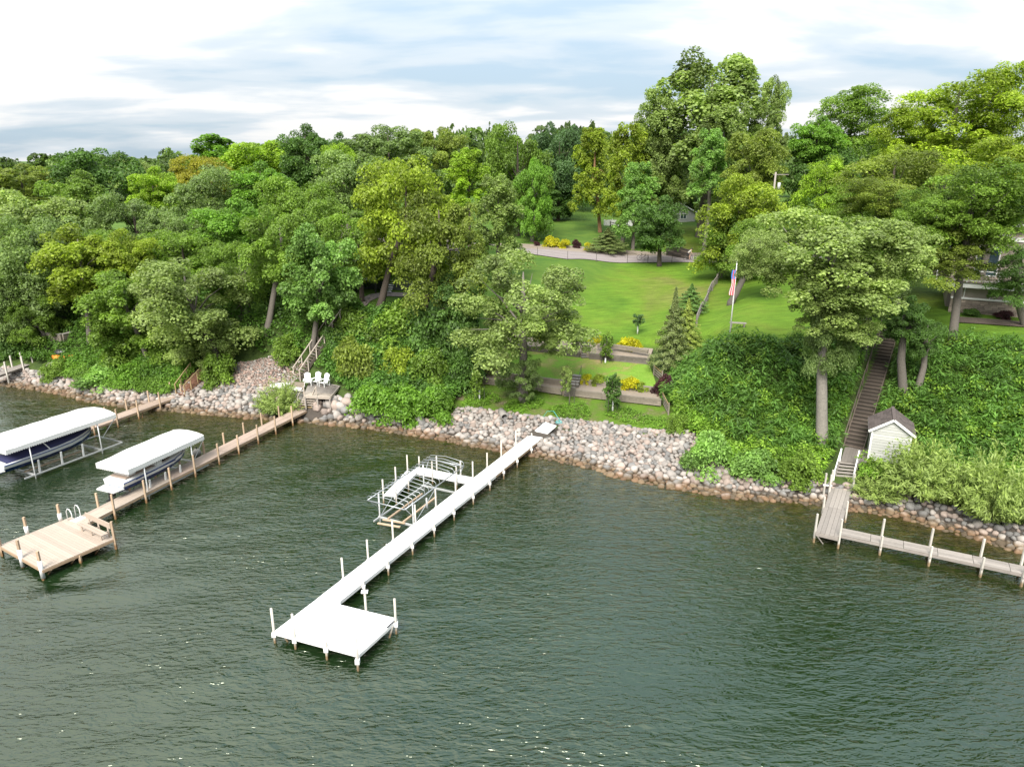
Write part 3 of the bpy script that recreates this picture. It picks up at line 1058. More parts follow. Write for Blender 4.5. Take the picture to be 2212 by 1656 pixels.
tree('round bright green maple right of the cottonwood', 'maple_tree', 'maple', (1764, 252, 118, 360), 'bright', D=114, trunk=.3, group=RW)
tree('dark green locust on the skyline right of the cottonwood', 'locust_tree', 'locust', (1840, 186, 200, 350), 'mid', D=128, trunk=.35, bark=BARK_D, group=RW)
tree('dark crown filling under the skyline locust', 'locust_tree', 'oak', (1770, 320, 180, 470), 'dark', D=112, trunk=.3, bark=BARK_D, group=RW)
tree('lime green young locust with pale leaves left of the layered trees', 'locust_tree', 'locust', (1782, 340, 130, 500), 'lime', D=92, trunk=.25, group=RW)
tree('big yellow green hickory reaching the top right corner', 'hickory_tree', 'locust', (2060, 160, 260, 380), 'hick', D=90, trunk=.45, group=RW, extra=[(2160, 140, 170, 360, 'hick'), (1960, 225, 150, 370, 'hick')])
tree('layered locust with amber tips in front of the house porch', 'locust_tree', 'locust', (1925, 322, 220, 505), 'olive', D=77, trunk=.35, bark=BARK_D, group=RW, extra=[(1860, 390, 160, 520, 'mid'), (1995, 400, 170, 530, 'mid')])
tree('layered mid green locust hiding the upper house wall', 'locust_tree', 'locust', (2100, 350, 230, 540), 'mid', base=(2056, 742), D=57, trunk=.32, group=RW, extra=[(2035, 490, 190, 610, 'olive'), (2165, 385, 150, 500, 'mid'), (2010, 410, 150, 540, 'mid')])
tree('yellow green locust crown between house roof and hickory', 'locust_tree', 'locust', (2160, 300, 220, 470), 'yellow', D=66, trunk=.3, group=RW)
tree('mid green crown left of the balcony', 'locust_tree', 'locust', (1930, 430, 170, 560), 'mid', D=70, trunk=.28, group=RW, limbs=4)
tree('olive locust crown low over the house roof', 'locust_tree', 'locust', (1900, 385, 150, 470), 'olive', D=64, trunk=.26, group=RW, limbs=4)
tree('dark leaved tree at the right edge in front of the house windows', 'maple_tree', 'locust', (2200, 530, 120, 650), 'dark', base=(2215, 705), trunk=.34, bark=BARK, group=RW)
tree('grey green oak with tall bare pale trunk on the right bank', 'oak_tree', 'oak', (1790, 458, 310, 650), 'greyl', base=(1775, 975), trunk=.40, limbs=12, bark=BARK_P, extra=[(1935, 482, 185, 625, 'greyl'), (1642, 500, 110, 600, 'greyl'), (1795, 640, 110, 800, 'grey'), (1800, 600, 190, 720, 'greyl')])
tree('leafy dark tree with bare grey trunk behind the white shed', 'maple_tree', 'maple', (1955, 640, 90, 735), 'dark', base=(1952, 868), trunk=.34, group=RW)
tree('second bare grey trunk just right of the one behind the shed', 'maple_tree', 'maple', (2000, 690, 70, 770), 'dark', base=(1978, 858), trunk=.26, group=RW)
tree('shaded tree with grey trunk left of the dark right stairs', 'oak_tree', 'open_oak', (1880, 570, 150, 700), 'grey', base=(1863, 772), trunk=.3, group=RW)
tree('tree with grey trunk behind the flagpole', 'maple_tree', 'oak', (1640, 470, 130, 600), 'mid', base=(1578, 658), trunk=.36, group=RW)
# the terrace oak
tree('open pale green oak with spreading limbs in front of the terraces', 'oak_tree', 'open_oak', (1130, 556, 300, 770), 'greyl', base=(1130, 866), trunk=.40, limbs=16, v=0, extra=[(1118, 765, 100, 850, 'grey'), (1215, 690, 120, 760, 'greyl')])
# conifers at the lawn corner
tree('pointed cedar at the right corner of the terraces', 'cedar_tree', 'cedar', (1452, 622, 92, 800), 'spruce', base=(1452, 800), trunk=.16, limbs=0, bark=BARK_D)
tree('lighter rounded juniper right behind the pointed cedar', 'cedar_tree', 'cedar', (1487, 645, 75, 750), 'olive', base=(1488, 752), trunk=.12, limbs=0)
tree('dark yew shrub against the split rail fence', 'yew_shrub', 'cedar', (1492, 612, 75, 672), 'dark', base=(1495, 675), trunk=.1, limbs=0, cat='shrub')
tree('spreading juniper beyond the road under the orange trunk', 'juniper_shrub', 'cedar', (1313, 492, 95, 545), 'spruce', base=(1313, 545), trunk=.1, limbs=0, cat='shrub')

# young staked trees
YT = 'young staked trees on the terraces'


def sapling(label, crown, base, tint='mid', guard=True, stakes=2, kind='sapling'):
    f = hit(*base)
    D = f[1]
    xc, yt, wp, yb = crown
    top, bot = at(xc, yt, D), at(xc, yb, D)
    W = wp * mpp(D, top[2])
    root = thing('young_tree', label, 'young tree', f, YT)
    crown_obj('sapling', root, ((top[0] + bot[0]) / 2, D, bot[2]), W, top[2] - bot[2], tint, TREE_RNG.uniform(0, 6))
    MB().tube([f - np.array([0, 0, .2]), f + np.array([0, 0, .8]), (top + bot) / 2, bot * .2 + top * .8], [.05, .045, .04, .015], 7).build('trunk', BARK, root, True)
    if guard:
        MB().tube([f, f + np.array([0, 0, 1.05])], .075, 8).build('trunk_guard', WHITE, root, True)
    for i in range(stakes):
        a = i * 3.14 + .4
        p = f + np.array([math.cos(a) * .45, math.sin(a) * .45, -.2])
        piece('stake', DARK_METAL, root, p, p + np.array([0, 0, 1.5]), .05, .05)


sapling('young round headed tree with white trunk guard on the lower grass strip', (1323, 808, 42, 880), (1323, 892), 'dark')
sapling('slim young tree with white trunk guard on the upper terrace grass', (1311, 716, 30, 770), (1307, 796), 'mid')
sapling('thin young tree left of the terraces with white trunk guard by dark bushes', (1030, 800, 28, 850), (1036, 866), 'mid')
sapling('thin young tree leaning on a dark post before the lowest steps', (1222, 790, 26, 845), (1230, 876), 'greyl', guard=False, stakes=1)
sapling('young tree with two dark stakes on the left brown terrace', (1118, 690, 40, 745), (1085, 772), 'mid', guard=False)
sapling('small young tree in a silver guard alone on the lawn', (1380, 678, 26, 702), (1377, 722), 'blue', stakes=0)

# ------------------------------------------------------------------ shrubs one can tell apart


def shrub(label, px, w, h, tint, kind='shrub', name='shrub', group=None, dz=0.0):
    f = hit(*px)
    D = f[1]
    k = mpp(D, f[2])
    root = thing(name, label, 'shrub', f + np.array([0, 0, dz]), group)
    f = f + np.array([0, w * k * .25, dz])
    crown_obj(kind, root, f, w * k, h * k * 1.05, tint, TREE_RNG.uniform(0, 6), name='foliage')
    MB().tube([f - np.array([0, 0, .2]), f + np.array([0, 0, h * k * .5])], [.06, .02], 6).build('stem', BARK_D, root)
    return root


GS = 'yellow shrubs in the terrace beds'
RS = 'yellow shrubs beyond the road'
WS = 'feathery willow shrubs on the right shore'
BS = 'leafy bushes along the waterline'
TS = 'shrubs of the thicket beside the long stairs'
shrub('feathery willow shrub in front of the white shed', (2015, 1098), 190, 128, 'willow', 'willow', 'willow_shrub', WS)
shrub('large feathery willow shrub at the right edge over the water', (2170, 1150), 185, 165, 'willow', 'willow', 'willow_shrub', WS)
shrub('willow shoots standing tall against the shed corner', (1968, 1005), 50, 55, 'willow', 'willow', 'willow_shrub', WS)
shrub('low willow shrub right of the grey dock', (1905, 1092), 115, 62, 'willow', 'willow', 'willow_shrub', WS)
shrub('small willow shrub between the two large feathery ones', (2060, 1100), 110, 85, 'willow', 'willow', 'willow_shrub', WS)
shrub('round pale shrub at the right end of the white riprap', (1530, 1030), 100, 85, 'mint', 'shrub', 'shrub')
shrub('low green shrub over the brown shore stones left of the grey dock', (1735, 1055), 100, 70, 'mid', 'shrub', 'shrub')
shrub('pale bushy shrub in the middle of the right shore', (1630, 1045), 110, 62, 'mint', 'shrub', 'shrub')
shrub('grassy willow shrub beside the foot of the long left stairs', (597, 905), 105, 72, 'willow', 'willow', 'willow_shrub')
for lb, px, w, h in [('bright leafy bush at the waterline right of the big boulders', (800, 912), 105, 75), ('tallest leafy bush in the waterline row', (868, 918), 110, 76),
                     ('rightmost leafy bush of the waterline row next to the white riprap', (935, 918), 95, 78)]:
    shrub(lb, px, w, h, 'bright', 'shrub', 'shrub', BS)
for lb, px, w, h, tn in [('yellowish young maple bush right of the white chairs', (770, 835), 95, 95, 'olive'), ('lime leaved bush beside the yellowish one right of the chairs', (862, 822), 78, 66, 'yellow'),
                         ('dark rounded bush below the curved path', (765, 745), 95, 70, 'mid'), ('big dark bush in the middle of the thicket', (850, 755), 120, 90, 'mid'),
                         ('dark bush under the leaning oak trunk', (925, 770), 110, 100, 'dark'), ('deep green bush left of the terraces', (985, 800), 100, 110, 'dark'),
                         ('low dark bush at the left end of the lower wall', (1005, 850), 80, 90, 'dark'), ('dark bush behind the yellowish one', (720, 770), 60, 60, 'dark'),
                         ('leafy bush between kayaks and thicket', (925, 845), 95, 85, 'mid'), ('yellow tipped sumac bush left of the terraces', (985, 735), 70, 60, 'yellow')]:
    shrub(lb, px, w, h, tn, 'shrub', 'shrub', TS)
for lb, px, w, h, tn in [('dark leafy shrub above the planter wall in the left weeds', (265, 800), 110, 65, 'mid'), ('pale leafy shrub at the shore below the orange canoe', (115, 822), 70, 38, 'mid'),
                         ('light green weedy shrub over the left shore stones', (215, 838), 120, 40, 'mint'), ('round leafy shrub at the end of the red brown ramp', (470, 838), 75, 70, 'mid'),
                         ('bright low shrub on the left shore near the ramp', (280, 832), 80, 42, 'bright'), ('weedy bush below the leaning pale oak', (345, 800), 80, 50, 'mid'),
                         ('dark bush left of the long stairs foot', (620, 790), 70, 60, 'mid'), ('dark bush at the far left behind the short dock', (20, 775), 80, 60, 'dark')]:
    shrub(lb, px, w, h, tn, 'shrub', 'shrub', 'bushes on the left bank')
for lb, px, w, h, tn in [('yellow spirea left of the upper terrace steps under the oak', (1178, 752), 38, 22, 'gold'), ('golden shrub right of the upper terrace steps', (1286, 762), 36, 26, 'gold'),
                         ('large golden shrub in the middle of the upper bed', (1365, 772), 46, 32, 'gold'), ('smaller golden shrub left of the large one in the upper bed', (1340, 770), 28, 20, 'gold'),
                         ('golden shrub right of the middle steps in the lower bed', (1265, 842), 30, 22, 'gold'), ('olive gold shrub left of the round headed young tree', (1291, 845), 34, 26, 'yellow'),
                         ('golden shrub right of the round headed young tree', (1360, 854), 44, 28, 'gold'), ('low green gold shrub at the right end of the lower bed', (1388, 856), 36, 18, 'yellow'),
                         ('olive mound at the left end of the lower bed', (1053, 822), 42, 24, 'olive'), ('tiny gold tuft in the left lower bed', (1078, 825), 16, 10, 'yellow')]:
    shrub(lb, px, w, h, tn, 'small_shrub', 'golden_shrub', GS, dz=.35)
for lb, px, w, h, tn in [('larger yellow shrub beyond the road left of the dark red one', (1191, 535), 38, 22, 'gold'), ('smaller yellow shrub beside the larger one beyond the road', (1216, 537), 28, 18, 'gold'),
                         ('yellow shrub beside the spreading juniper', (1273, 542), 24, 16, 'gold')]:
    shrub(lb, px, w, h, tn, 'small_shrub', 'golden_shrub', RS)
shrub('dark red barberry between yellow shrubs and juniper beyond the road', (1246, 537), 20, 18, 'purple', 'small_shrub', 'barberry_shrub')
shrub('small dark shrub at the left end of the roadside bed', (1160, 532), 14, 10, 'purple', 'small_shrub', 'barberry_shrub')
shrub('purple leaved shrub at the right end of the lower terrace wall', (1433, 862), 46, 48, 'purple', 'shrub', 'smoke_shrub')
shrub('green shrub at the right corner of the riprap top', (1467, 940), 50, 42, 'mid', 'shrub', 'shrub')
shrub('round clipped shrub by the stone patio wall', (1911, 692), 22, 18, 'dark', 'small_shrub', 'boxwood_shrub')

# ------------------------------------------------------------------ what nobody could count: bank plants and far woods


def plants(name, n, ulo, uhi, slo, shi, keep, hfun, L, tint, seed, asp=.5, per=7, rad=.28):
    rng = np.random.default_rng(seed)
    u = rng.uniform(ulo, uhi, n)
    s = slo(u) + (shi(u) - slo(u)) * rng.uniform(0, 1, n)
    X, Y = to_xy(u, s)
    k = keep(u, s, X, Y)
    u, s, X, Y = u[k], s[k], X[k], Y[k]
    n = len(u)
    if n == 0:
        return
    h = hfun(X, Y, rng)
    base = np.stack([X, Y, zus(u, s)], -1)
    ph = rng.uniform(0, 6.283, (n, per))
    tlt = rng.uniform(.25, 1.15, (n, per))
    d = np.stack([np.cos(ph) * np.sin(tlt), np.sin(ph) * np.sin(tlt), np.cos(tlt)], -1)
    r = rad * rng.uniform(.6, 1.3, (n, per, 1))
    c = base[:, None, :] + d * r + np.stack([0 * h, 0 * h, h], -1)[:, None, :] * rng.uniform(.55, 1, (n, per, 1))
    out = np.stack([np.cos(ph), np.sin(ph), rng.normal(-.15, .3, (n, per))], -1)
    nr = unit(np.stack([np.cos(ph) * .4, np.sin(ph) * .4, np.ones((n, per))], -1) + rng.normal(0, .4, (n, per, 3)))
    v = np.clip(.45 + rng.normal(0, .14, (n, 1)) + .2 * (np.sin(X * .7 + 1.6 * np.sin(Y * .6)) * np.sin(Y * .8 + X * .3))[:, None] + rng.normal(0, .14, (n, per)), 0, 1)
    q = leaf_quads(c.reshape(-1, 3), nr.reshape(-1, 3), L * rng.uniform(.7, 1.3, n * per), asp, rng, unit(out.reshape(-1, 3)))
    o = link(bpy.data.objects.new(name, quad_mesh(name, q, LEAF, {'v': v.ravel()})))
    o.color = (*(TINT[tint] if isinstance(tint, str) else tint), 1)
    return tag(o, kind='stuff')


def away(X, Y, pts, r):
    m = np.ones(len(X), bool)
    pts = [np.asarray(p)[:2] for p in pts]
    for a, b_ in zip(pts[:-1], pts[1:]):
        d = b_ - a
        t_ = np.clip(((X - a[0]) * d[0] + (Y - a[1]) * d[1]) / (d @ d), 0, 1)
        m &= np.hypot(X - a[0] - t_ * d[0], Y - a[1] - t_ * d[1]) > r
    return m


RST0, RST1 = P(1843, 968, 1.75), P(1921, 716, 7.95)
LST0, LST1 = P(641, 818, 2.1), P(731, 686, 7.25)
SHED_C = P(1930, 985, 1.7)


def mound(amp, lo):
    return lambda X, Y, rng: lo + amp * (.62 * np.clip(.5 + .6 * np.sin(X * 1.5 + 2.3 * np.sin(Y * .6)) * np.sin(Y * 1.3 + 1.7 * np.sin(X * .8)), 0, 1) + .38 * np.clip(.5 + .7 * np.sin(X * 3.7 + 2 * np.sin(Y * 1.9)) * np.sin(Y * 3.3 + 2 * np.sin(X * 1.4)), 0, 1)) + rng.uniform(0, .22, len(X))


keepR = lambda u, s, X, Y: away(X, Y, [RST0 + (RST0 - RST1) * .45, RST1], 1.05) & (np.hypot(X - SHED_C[0] - .3, Y - SHED_C[1] - 1.0) > 2.0) & ~((np.abs(X - SHED_C[0] + .5) < 1.6) & (Y < SHED_C[1] + 1) & (Y > SHED_C[1] - 3.2))
edgeR = lambda u: np.interp(u, [-14, -9.5, -8.5, -7, 0, 6, 13], [18, 15.0, 12.8, 12.3, 16.8, 18.4, 19.2])
botR = lambda u: np.interp(u, [-14, -10, -8, -5, 13], [11.5, 6.0, 4.2, 1.5, 1.3])
plants('bank_sumac', 11500, -13.0, 13.5, lambda u: botR(u) + .2 * (edgeR(u) - botR(u)), edgeR, keepR, mound(1.25, .1), .25, (.105, .215, .034), 5, .34, 8, .32)
plants('bank_groundcover', 9000, -11.0, 13.5, botR, lambda u: botR(u) + .62 * (edgeR(u) - botR(u)), keepR, mound(.8, .08), .21, (.165, .300, .034), 6, .55, 7, .24)
keepL = lambda u, s, X, Y: away(X, Y, [LST0, LST1], .9) & ~((u > -56.5) & (u < -47.5) & (s < 7.2)) & ~((u > -47.5) & (u < -37) & (s < 5.5))
plants('left_bank_undergrowth', 8000, -80, -29.5, lambda u: np.interp(u, [-80, -60, -44, -36, -29], [2.6, 2.4, 3, 1.3, 3.5]), lambda u: u * 0 + 10.5, keepL, mound(.9, .15), .27, (.105, .215, .032), 8, .5, 7, .3)
plants('tall_sumac', 430, -12.5, 13.5, lambda u: botR(u) + .15 * (edgeR(u) - botR(u)), lambda u: edgeR(u) - .6, keepR, lambda X, Y, rng: rng.uniform(.7, 1.7, len(X)), .46, (.11, .225, .04), 25, .24, 30, .62)
plants('bank_saplings', 300, -11.5, 13.5, lambda u: botR(u), lambda u: edgeR(u) - .6, keepR, lambda X, Y, rng: rng.uniform(.5, 1.5, len(X)), .24, (.20, .33, .04), 26, .5, 46, .5)
plants('woodland_understory', 6500, -82, -48.5, lambda u: u * 0 + 9.5, lambda u: u * 0 + 24, lambda u, s, X, Y: np.sin(X * .5 + 1.3 * np.sin(Y * .4)) * np.sin(Y * .45) > -.55, mound(2.2, .2), .34, (.085, .170, .030), 18, .5, 8, .4)
plants('left_shore_weeds', 5000, -72, -56, lambda u: u * 0 + 1.15, lambda u: u * 0 + 5.0, lambda u, s, X, Y: away(X, Y, [P(60, 800, 1)[:2]], 4), mound(.6, .1), .24, (.150, .270, .040), 9, .4, 7, .25)
plants('thicket_undergrowth', 7000, -43.5, -29.8, lambda u: np.interp(u, [-43.5, -39, -36, -30], [5.5, 3.0, 1.6, 2.8]), lambda u: u * 0 + 10.8, lambda u, s, X, Y: away(X, Y, [LST0, LST1], .9), mound(1.3, .2), .27, (.092, .195, .032), 10, .55, 7, .34)
plants('terrace_weeds', 5500, -30.5, -9.5, lambda u: np.interp(u, [-30, -28, -20, -12, -10], [2.6, 3.3, 4.1, 5.2, 5.2]), lambda u: np.interp(u, [-30, -20, -12, -9.5], [8.5, 10.0, 11, 10.5]),
       lambda u, s, X, Y: np.sin(X * 1.3 + 1.7 * np.sin(Y * .7)) + np.sin(Y * 1.1 + X * .4) > .25, mound(.06, -.06), .14, (.150, .280, .030), 11, .5, 6, .17)


def far_woods():
    rng = np.random.default_rng(77)
    Q, Vv, T = [], [], []
    src = []
    for key in ('oak', 'maple', 'oak', 'maple'):
        kd, seeds, W_, H_, n_, L_, as_ = CROWN_SPEC[key]
        q, v = gen_crown(kd, 300 + len(src), W_, H_, 1500, 1.1, .75)
        src.append((q, v, W_, H_))
    k = 0
    for i in range(520):
        D = rng.uniform(135, 460)
        x = rng.uniform(-160, 2360)
        c = at(x, 360, D)
        u, s = to_us(c[0], c[1])
        if s < 90 or (1130 < x < 1290 and D < 150):
            continue
        if 1130 < x < 1330 and D < 165:
            continue
        q, v, W_, H_ = src[rng.integers(0, 4)]
        z0 = float(zus(u, s))
        ysk = np.interp(x, [0, 150, 400, 520, 800, 1050, 1300, 1700, 2212], [331, 328, 318, 308, 288, 276, 270, 290, 310])
        hgt = float(np.clip(at(x, ysk + rng.uniform(0, 26), D)[2] - z0 - 1.5, 5, 21))
        w = rng.uniform(9, 14)
        sc = np.array([w / W_, w / W_, hgt / H_])
        a = rng.uniform(0, 6.28)
        ca_, sa_ = math.cos(a), math.sin(a)
        p = q * sc
        p = np.stack([p[:, 0] * ca_ - p[:, 1] * sa_, p[:, 0] * sa_ + p[:, 1] * ca_, p[:, 2]], -1) + np.array([c[0], c[1], z0 + 1.5])
        Q.append(p)
        Vv.append(np.clip(v * .8 + rng.normal(0, .16), 0, 1))
        k += 1
        if k >= 185:
            break
    o = link(bpy.data.objects.new('far_woods', quad_mesh('far_woods', np.concatenate(Q), LEAF, {'v': np.concatenate(Vv)})))
    o.color = (.110, .175, .045, 1)
    tag(o, kind='stuff')


far_woods()

# ------------------------------------------------------------------ stones of the shore


def rock_mesh(seed, mat):
    rng = np.random.default_rng(seed)
    n = 3
    V, Fc, ix = [], [], {}
    for ax in range(3):
        for sg in (-1, 1):
            for i in range(n):
                for j in range(n):
                    f = []
                    for (di, dj) in ((0, 0), (1, 0), (1, 1), (0, 1)):
                        p = [0, 0, 0]
                        p[ax] = sg * n
                        p[(ax + 1) % 3] = 2 * (i + di) - n
                        p[(ax + 2) % 3] = 2 * (j + dj) - n
                        key = tuple(p)
                        if key not in ix:
                            ix[key] = len(V)
                            V.append(key)
                        f.append(ix[key])
                    Fc.append(f if sg > 0 else f[::-1])
    V = np.array(V, float) / n
    V = V / np.linalg.norm(V, axis=1, keepdims=True) ** .72
    V *= np.array([1, rng.uniform(.72, .95), rng.uniform(.5, .75)])
    for _ in range(8):
        d = rdir(rng, 1)[0]
        h = rng.uniform(.50, .8)
        k = V @ d
        V -= np.outer(np.maximum(k - h, 0) * .8, d)
    V += rng.normal(0, .035, V.shape)
    return raw_mesh('stone', V, Fc, [mat], True)


ROCKS = {}
for mt in (STONE, STONE_B, STONE_G, STONE_P):
    ROCKS[mt.name] = [rock_mesh(i + 5, mt) for i in range(5)]


def scatter_rocks(name, seed, ulo, uhi, slo, shi, rfun, mix, tries, floor_mat, keep=None):
    rng = np.random.default_rng(seed)
    pts = []
    cell = {}
    for _ in range(tries):
        u = rng.uniform(ulo, uhi)
        lo, hi = slo(u), shi(u)
        s = rng.uniform(lo, hi)
        r = rfun(u, s) * rng.uniform(.65, 1.35)
        key = (int(u / .8), int(s / .8))
        ok = True
        for i in (-1, 0, 1):
            for j in (-1, 0, 1):
                for (u2, s2, r2) in cell.get((key[0] + i, key[1] + j), ()):
                    if (u - u2) ** 2 + (s - s2) ** 2 < (.61 * (r + r2)) ** 2:
                        ok = False
                        break
        if ok:
            cell.setdefault(key, []).append((u, s, r))
            pts.append((u, s, r))
    ul = np.linspace(ulo, uhi, 60)
    left = [to_xy(u, slo(u)) for u in ul]
    right = [to_xy(u, shi(u)) for u in ul]
    bank = drape(name, left, right, floor_mat, 0.03, 80, 8)
    P3 = []
    for u, s, r in pts:
        X, Y = to_xy(u, s)
        if keep is not None and not keep(X, Y):
            continue
        z = float(zus(u, s))
        dist = math.sqrt(X * X + Y * Y + (CAMH - z) ** 2)
        P3.append((r / dist, X, Y, max(z, -.12) + r * .22, r))
    P3.sort(reverse=True)
    names = [m_.name for m_, w in mix]
    ws = np.array([w for m_, w in mix], float)
    ws /= ws.sum()
    SV_, SF, SM = [], [], []
    for i, (q, X, Y, z, r) in enumerate(P3):
        mi = rng.choice(len(names), p=ws)
        me = ROCKS[names[mi]][rng.integers(0, 5)]
        rot = Matrix.Rotation(rng.uniform(0, 6.28), 3, 'Z') @ Matrix.Rotation(rng.normal(0, .35), 3, 'X') @ Matrix.Rotation(rng.normal(0, .35), 3, 'Y')
        sc = r * rng.uniform(.95, 1.2)
        if i < 300:
            o = link(bpy.data.objects.new('stone', me), bank)
            o.matrix_local = Matrix.Translation((X, Y, z)) @ rot.to_4x4() @ Matrix.Scale(sc, 4)
        else:
            co = np.array([v.co[:] for v in me.vertices])
            co = co @ np.array(rot).T * sc + np.array([X, Y, z])
            b0 = len(SV_)
            SV_.extend(co.tolist())
            for p in me.polygons:
                SF.append([b0 + k for k in p.vertices])
                SM.append(mi)
    if SV_:
        o = link(bpy.data.objects.new('small_stones', raw_mesh('small_stones', SV_, SF, [m_ for m_, w in mix], True, SM)), bank)
        o['kind'] = 'stuff'
    return bank


def c6(x, y):
    return (700 + x / 2.765) * .72, (850 + y / 2.765) * .72


GRAVEL = M('gravel_between_stones', (0.045, 0.037, 0.03), 0.95, 0, (6, 0.5), (18, 0.8))
RAMP_A = (P(1160, 939, .75), P(1190, 914, 1.6))
topM = lambda u: float(np.interp(u, [-29, -27, -20, -12, -9.2, -6.5, -5], [3.2, 3.7, 4.2, 5.6, 5.6, 2.4, 1.4]))
scatter_rocks('riprap_bank', 1, -28.8, -5.2, lambda u: -.75, topM, lambda u, s: .30 if s < 1.2 else .235, [(STONE, .55), (STONE_B, .27), (STONE_G, .18)], 60000, GRAVEL, lambda X, Y: away(np.array([X]), np.array([Y]), [RAMP_A[0], RAMP_A[1]], .72)[0])
scatter_rocks('right_shore_stones', 2, -5.4, 14, lambda u: -.7, lambda u: 1.2, lambda u, s: .25, [(STONE, .22), (STONE_B, .38), (STONE_G, .40)], 26000, GRAVEL)
scatter_rocks('left_shore_stones', 3, -80, -45.5, lambda u: -.8, lambda u: 1.9 if u < -57 else 3.2, lambda u, s: .30 if s < 1 else .26, [(STONE, .45), (STONE_B, .35), (STONE_G, .20)], 36000, GRAVEL)
scatter_rocks('pink_riprap_bank', 4, -57, -45.8, lambda u: 2.8, lambda u: float(np.interp(u, [-57, -55, -49, -46], [4.5, 5.5, 7.6, 6.2])), lambda u, s: .17 if s < 4.5 else .14, [(STONE, .22), (STONE_B, .40), (STONE_P, .38)], 50000, GRAVEL)
scatter_rocks('boulder_shore', 6, -45.3, -29.0, lambda u: -.8, lambda u: 2.6 if u < -38 else 1.3, lambda u, s: .34 if s < 1 else .42, [(STONE, .4), (STONE_B, .35), (STONE_G, .25)], 14000, GRAVEL, lambda X, Y: away(np.array([X]), np.array([Y]), [P(*c6(595, 1040), .6), P(*c6(640, 930), 2.0)], 1.0)[0] and away(np.array([X]), np.array([Y]), [P(*c6(640, 900), 2.0), P(*c6(790, 890), 2.0)], .7)[0])

# ------------------------------------------------------------------ docks
V3 = lambda *a: np.array(a, float)
UP = V3(0, 0, 1)


def nrm(v):
    v = np.asarray(v, float)
    return v / np.linalg.norm(v)


def flat(v):
    v = np.array(v, float)
    v[2] = 0
    return nrm(v)


def c1(x, y):
    return x / 2.07 * .72, (950 + y / 2.07) * .72


def c2(x, y):
    return (700 + x / 1.948) * .72, (1200 + y / 1.948) * .72


def c3(x, y):
    return (2000 + x / 1.949) * .72, (900 + y / 1.949) * .72


def c4(x, y):
    return (1060 + x / 5.53) * .72, (1340 + y / 5.53) * .72



def c7(x, y):
    return (1400 + x / 3.16) * .72, (1000 + y / 3.16) * .72


def c8(x, y):
    return (1500 + x / 2.765) * .72, (600 + y / 2.765) * .72


def cL(x, y):
    return x * .2278, 612 + y * .2278


def post(parent, p, mat, ztop, r=.055, zbot=-1.3, sq=False, name='post', lean=(0, 0)):
    a = V3(p[0], p[1], zbot)
    b = V3(p[0] + lean[0], p[1] + lean[1], ztop)
    if sq:
        return piece(name, mat, parent, a, b, r * 2, r * 2, (0, 1, .01))
    return MB().tube([a, b], r, 8).build(name, mat, parent, True)


PR = random.Random(11)


def walk_section(root, a, b, width, z0, z1, mat, edge, planks=0, name='plank', th=.05, gap=.012):
    """one deck section from a to b (centre line on plan), boards running lengthwise"""
    d = flat(V3(*b[:2], 0) - V3(*a[:2], 0))
    s = V3(-d[1], d[0], 0)
    A, B = V3(a[0], a[1], z0), V3(b[0], b[1], z1)
    if planks == 0:
        piece('deck_panel', mat, root, A + d * .012 - UP * th / 2, B - d * .012 - UP * th / 2, width, th)
    else:
        w = width / planks
        for k in range(planks):
            off = s * (-(width / 2) + w * (k + .5))
            dz = UP * PR.uniform(-.004, .004)
            piece(name, mat, root, A + off + d * gap + dz - UP * th / 2, B + off - d * gap + dz - UP * th / 2, w - gap, th)
    for sg in (-1, 1):
        piece('stringer', edge, root, A + s * sg * (width / 2 - .03) - UP * (th + .075), B + s * sg * (width / 2 - .03) - UP * (th + .075), .05, .145)


def plank_field(root, c0, c1_, c2_, mat, n, name='plank', th=.045, gap=.01):
    """boards across a rectangle: c0->c1 is the row direction, c0->c2 each board's length"""
    c0, c1_, c2_ = map(lambda p: np.asarray(p, float), (c0, c1_, c2_))
    for k in range(n):
        a = c0 + (c1_ - c0) * (k + .5) / n
        L = np.linalg.norm(c1_ - c0) / n
        piece(name, mat, root, a - UP * th / 2 + UP * PR.uniform(-.003, .003), a + (c2_ - c0) - UP * th / 2, L - gap, th)


# --- the long white dock in the middle
ZW = .70
L0, Fr, Rr = P(592, 1362, ZW), P(775, 1411, ZW), P(858, 1335, ZW)
Rj = P(1177, 941, ZW)
Ri = P(735, 1298, ZW)
dW = flat(Rj - Ri)
sW = V3(-dW[1], dW[0], 0)
WW = 1.22
wd = thing('white_dock', 'long white dock with square end platform reaching far out into the lake', 'dock', (Ri[0], Ri[1], 0))
far_c, near_c = Rj + sW * WW / 2, Ri + sW * WW / 2
NS = 9
for i in range(NS):
    walk_section(wd, near_c + (far_c - near_c) * i / NS, near_c + (far_c - near_c) * (i + 1) / NS, WW, ZW, ZW, WHITE_DECK, WHITE if i < 6 else TAN_EDGE)
# platform of three panels
e1, e2 = Fr - L0, Rr - Fr
for i in range(3):
    a = L0 + e1 * (i / 3)
    q = [a + e1 * .003, a + e1 * (1 / 3 - .003), a + e1 * (1 / 3 - .003) + e2, a + e1 * .003 + e2]
    MB().prism(q, ZW - .05, ZW + .0).build('deck_panel', WHITE_DECK, wd)
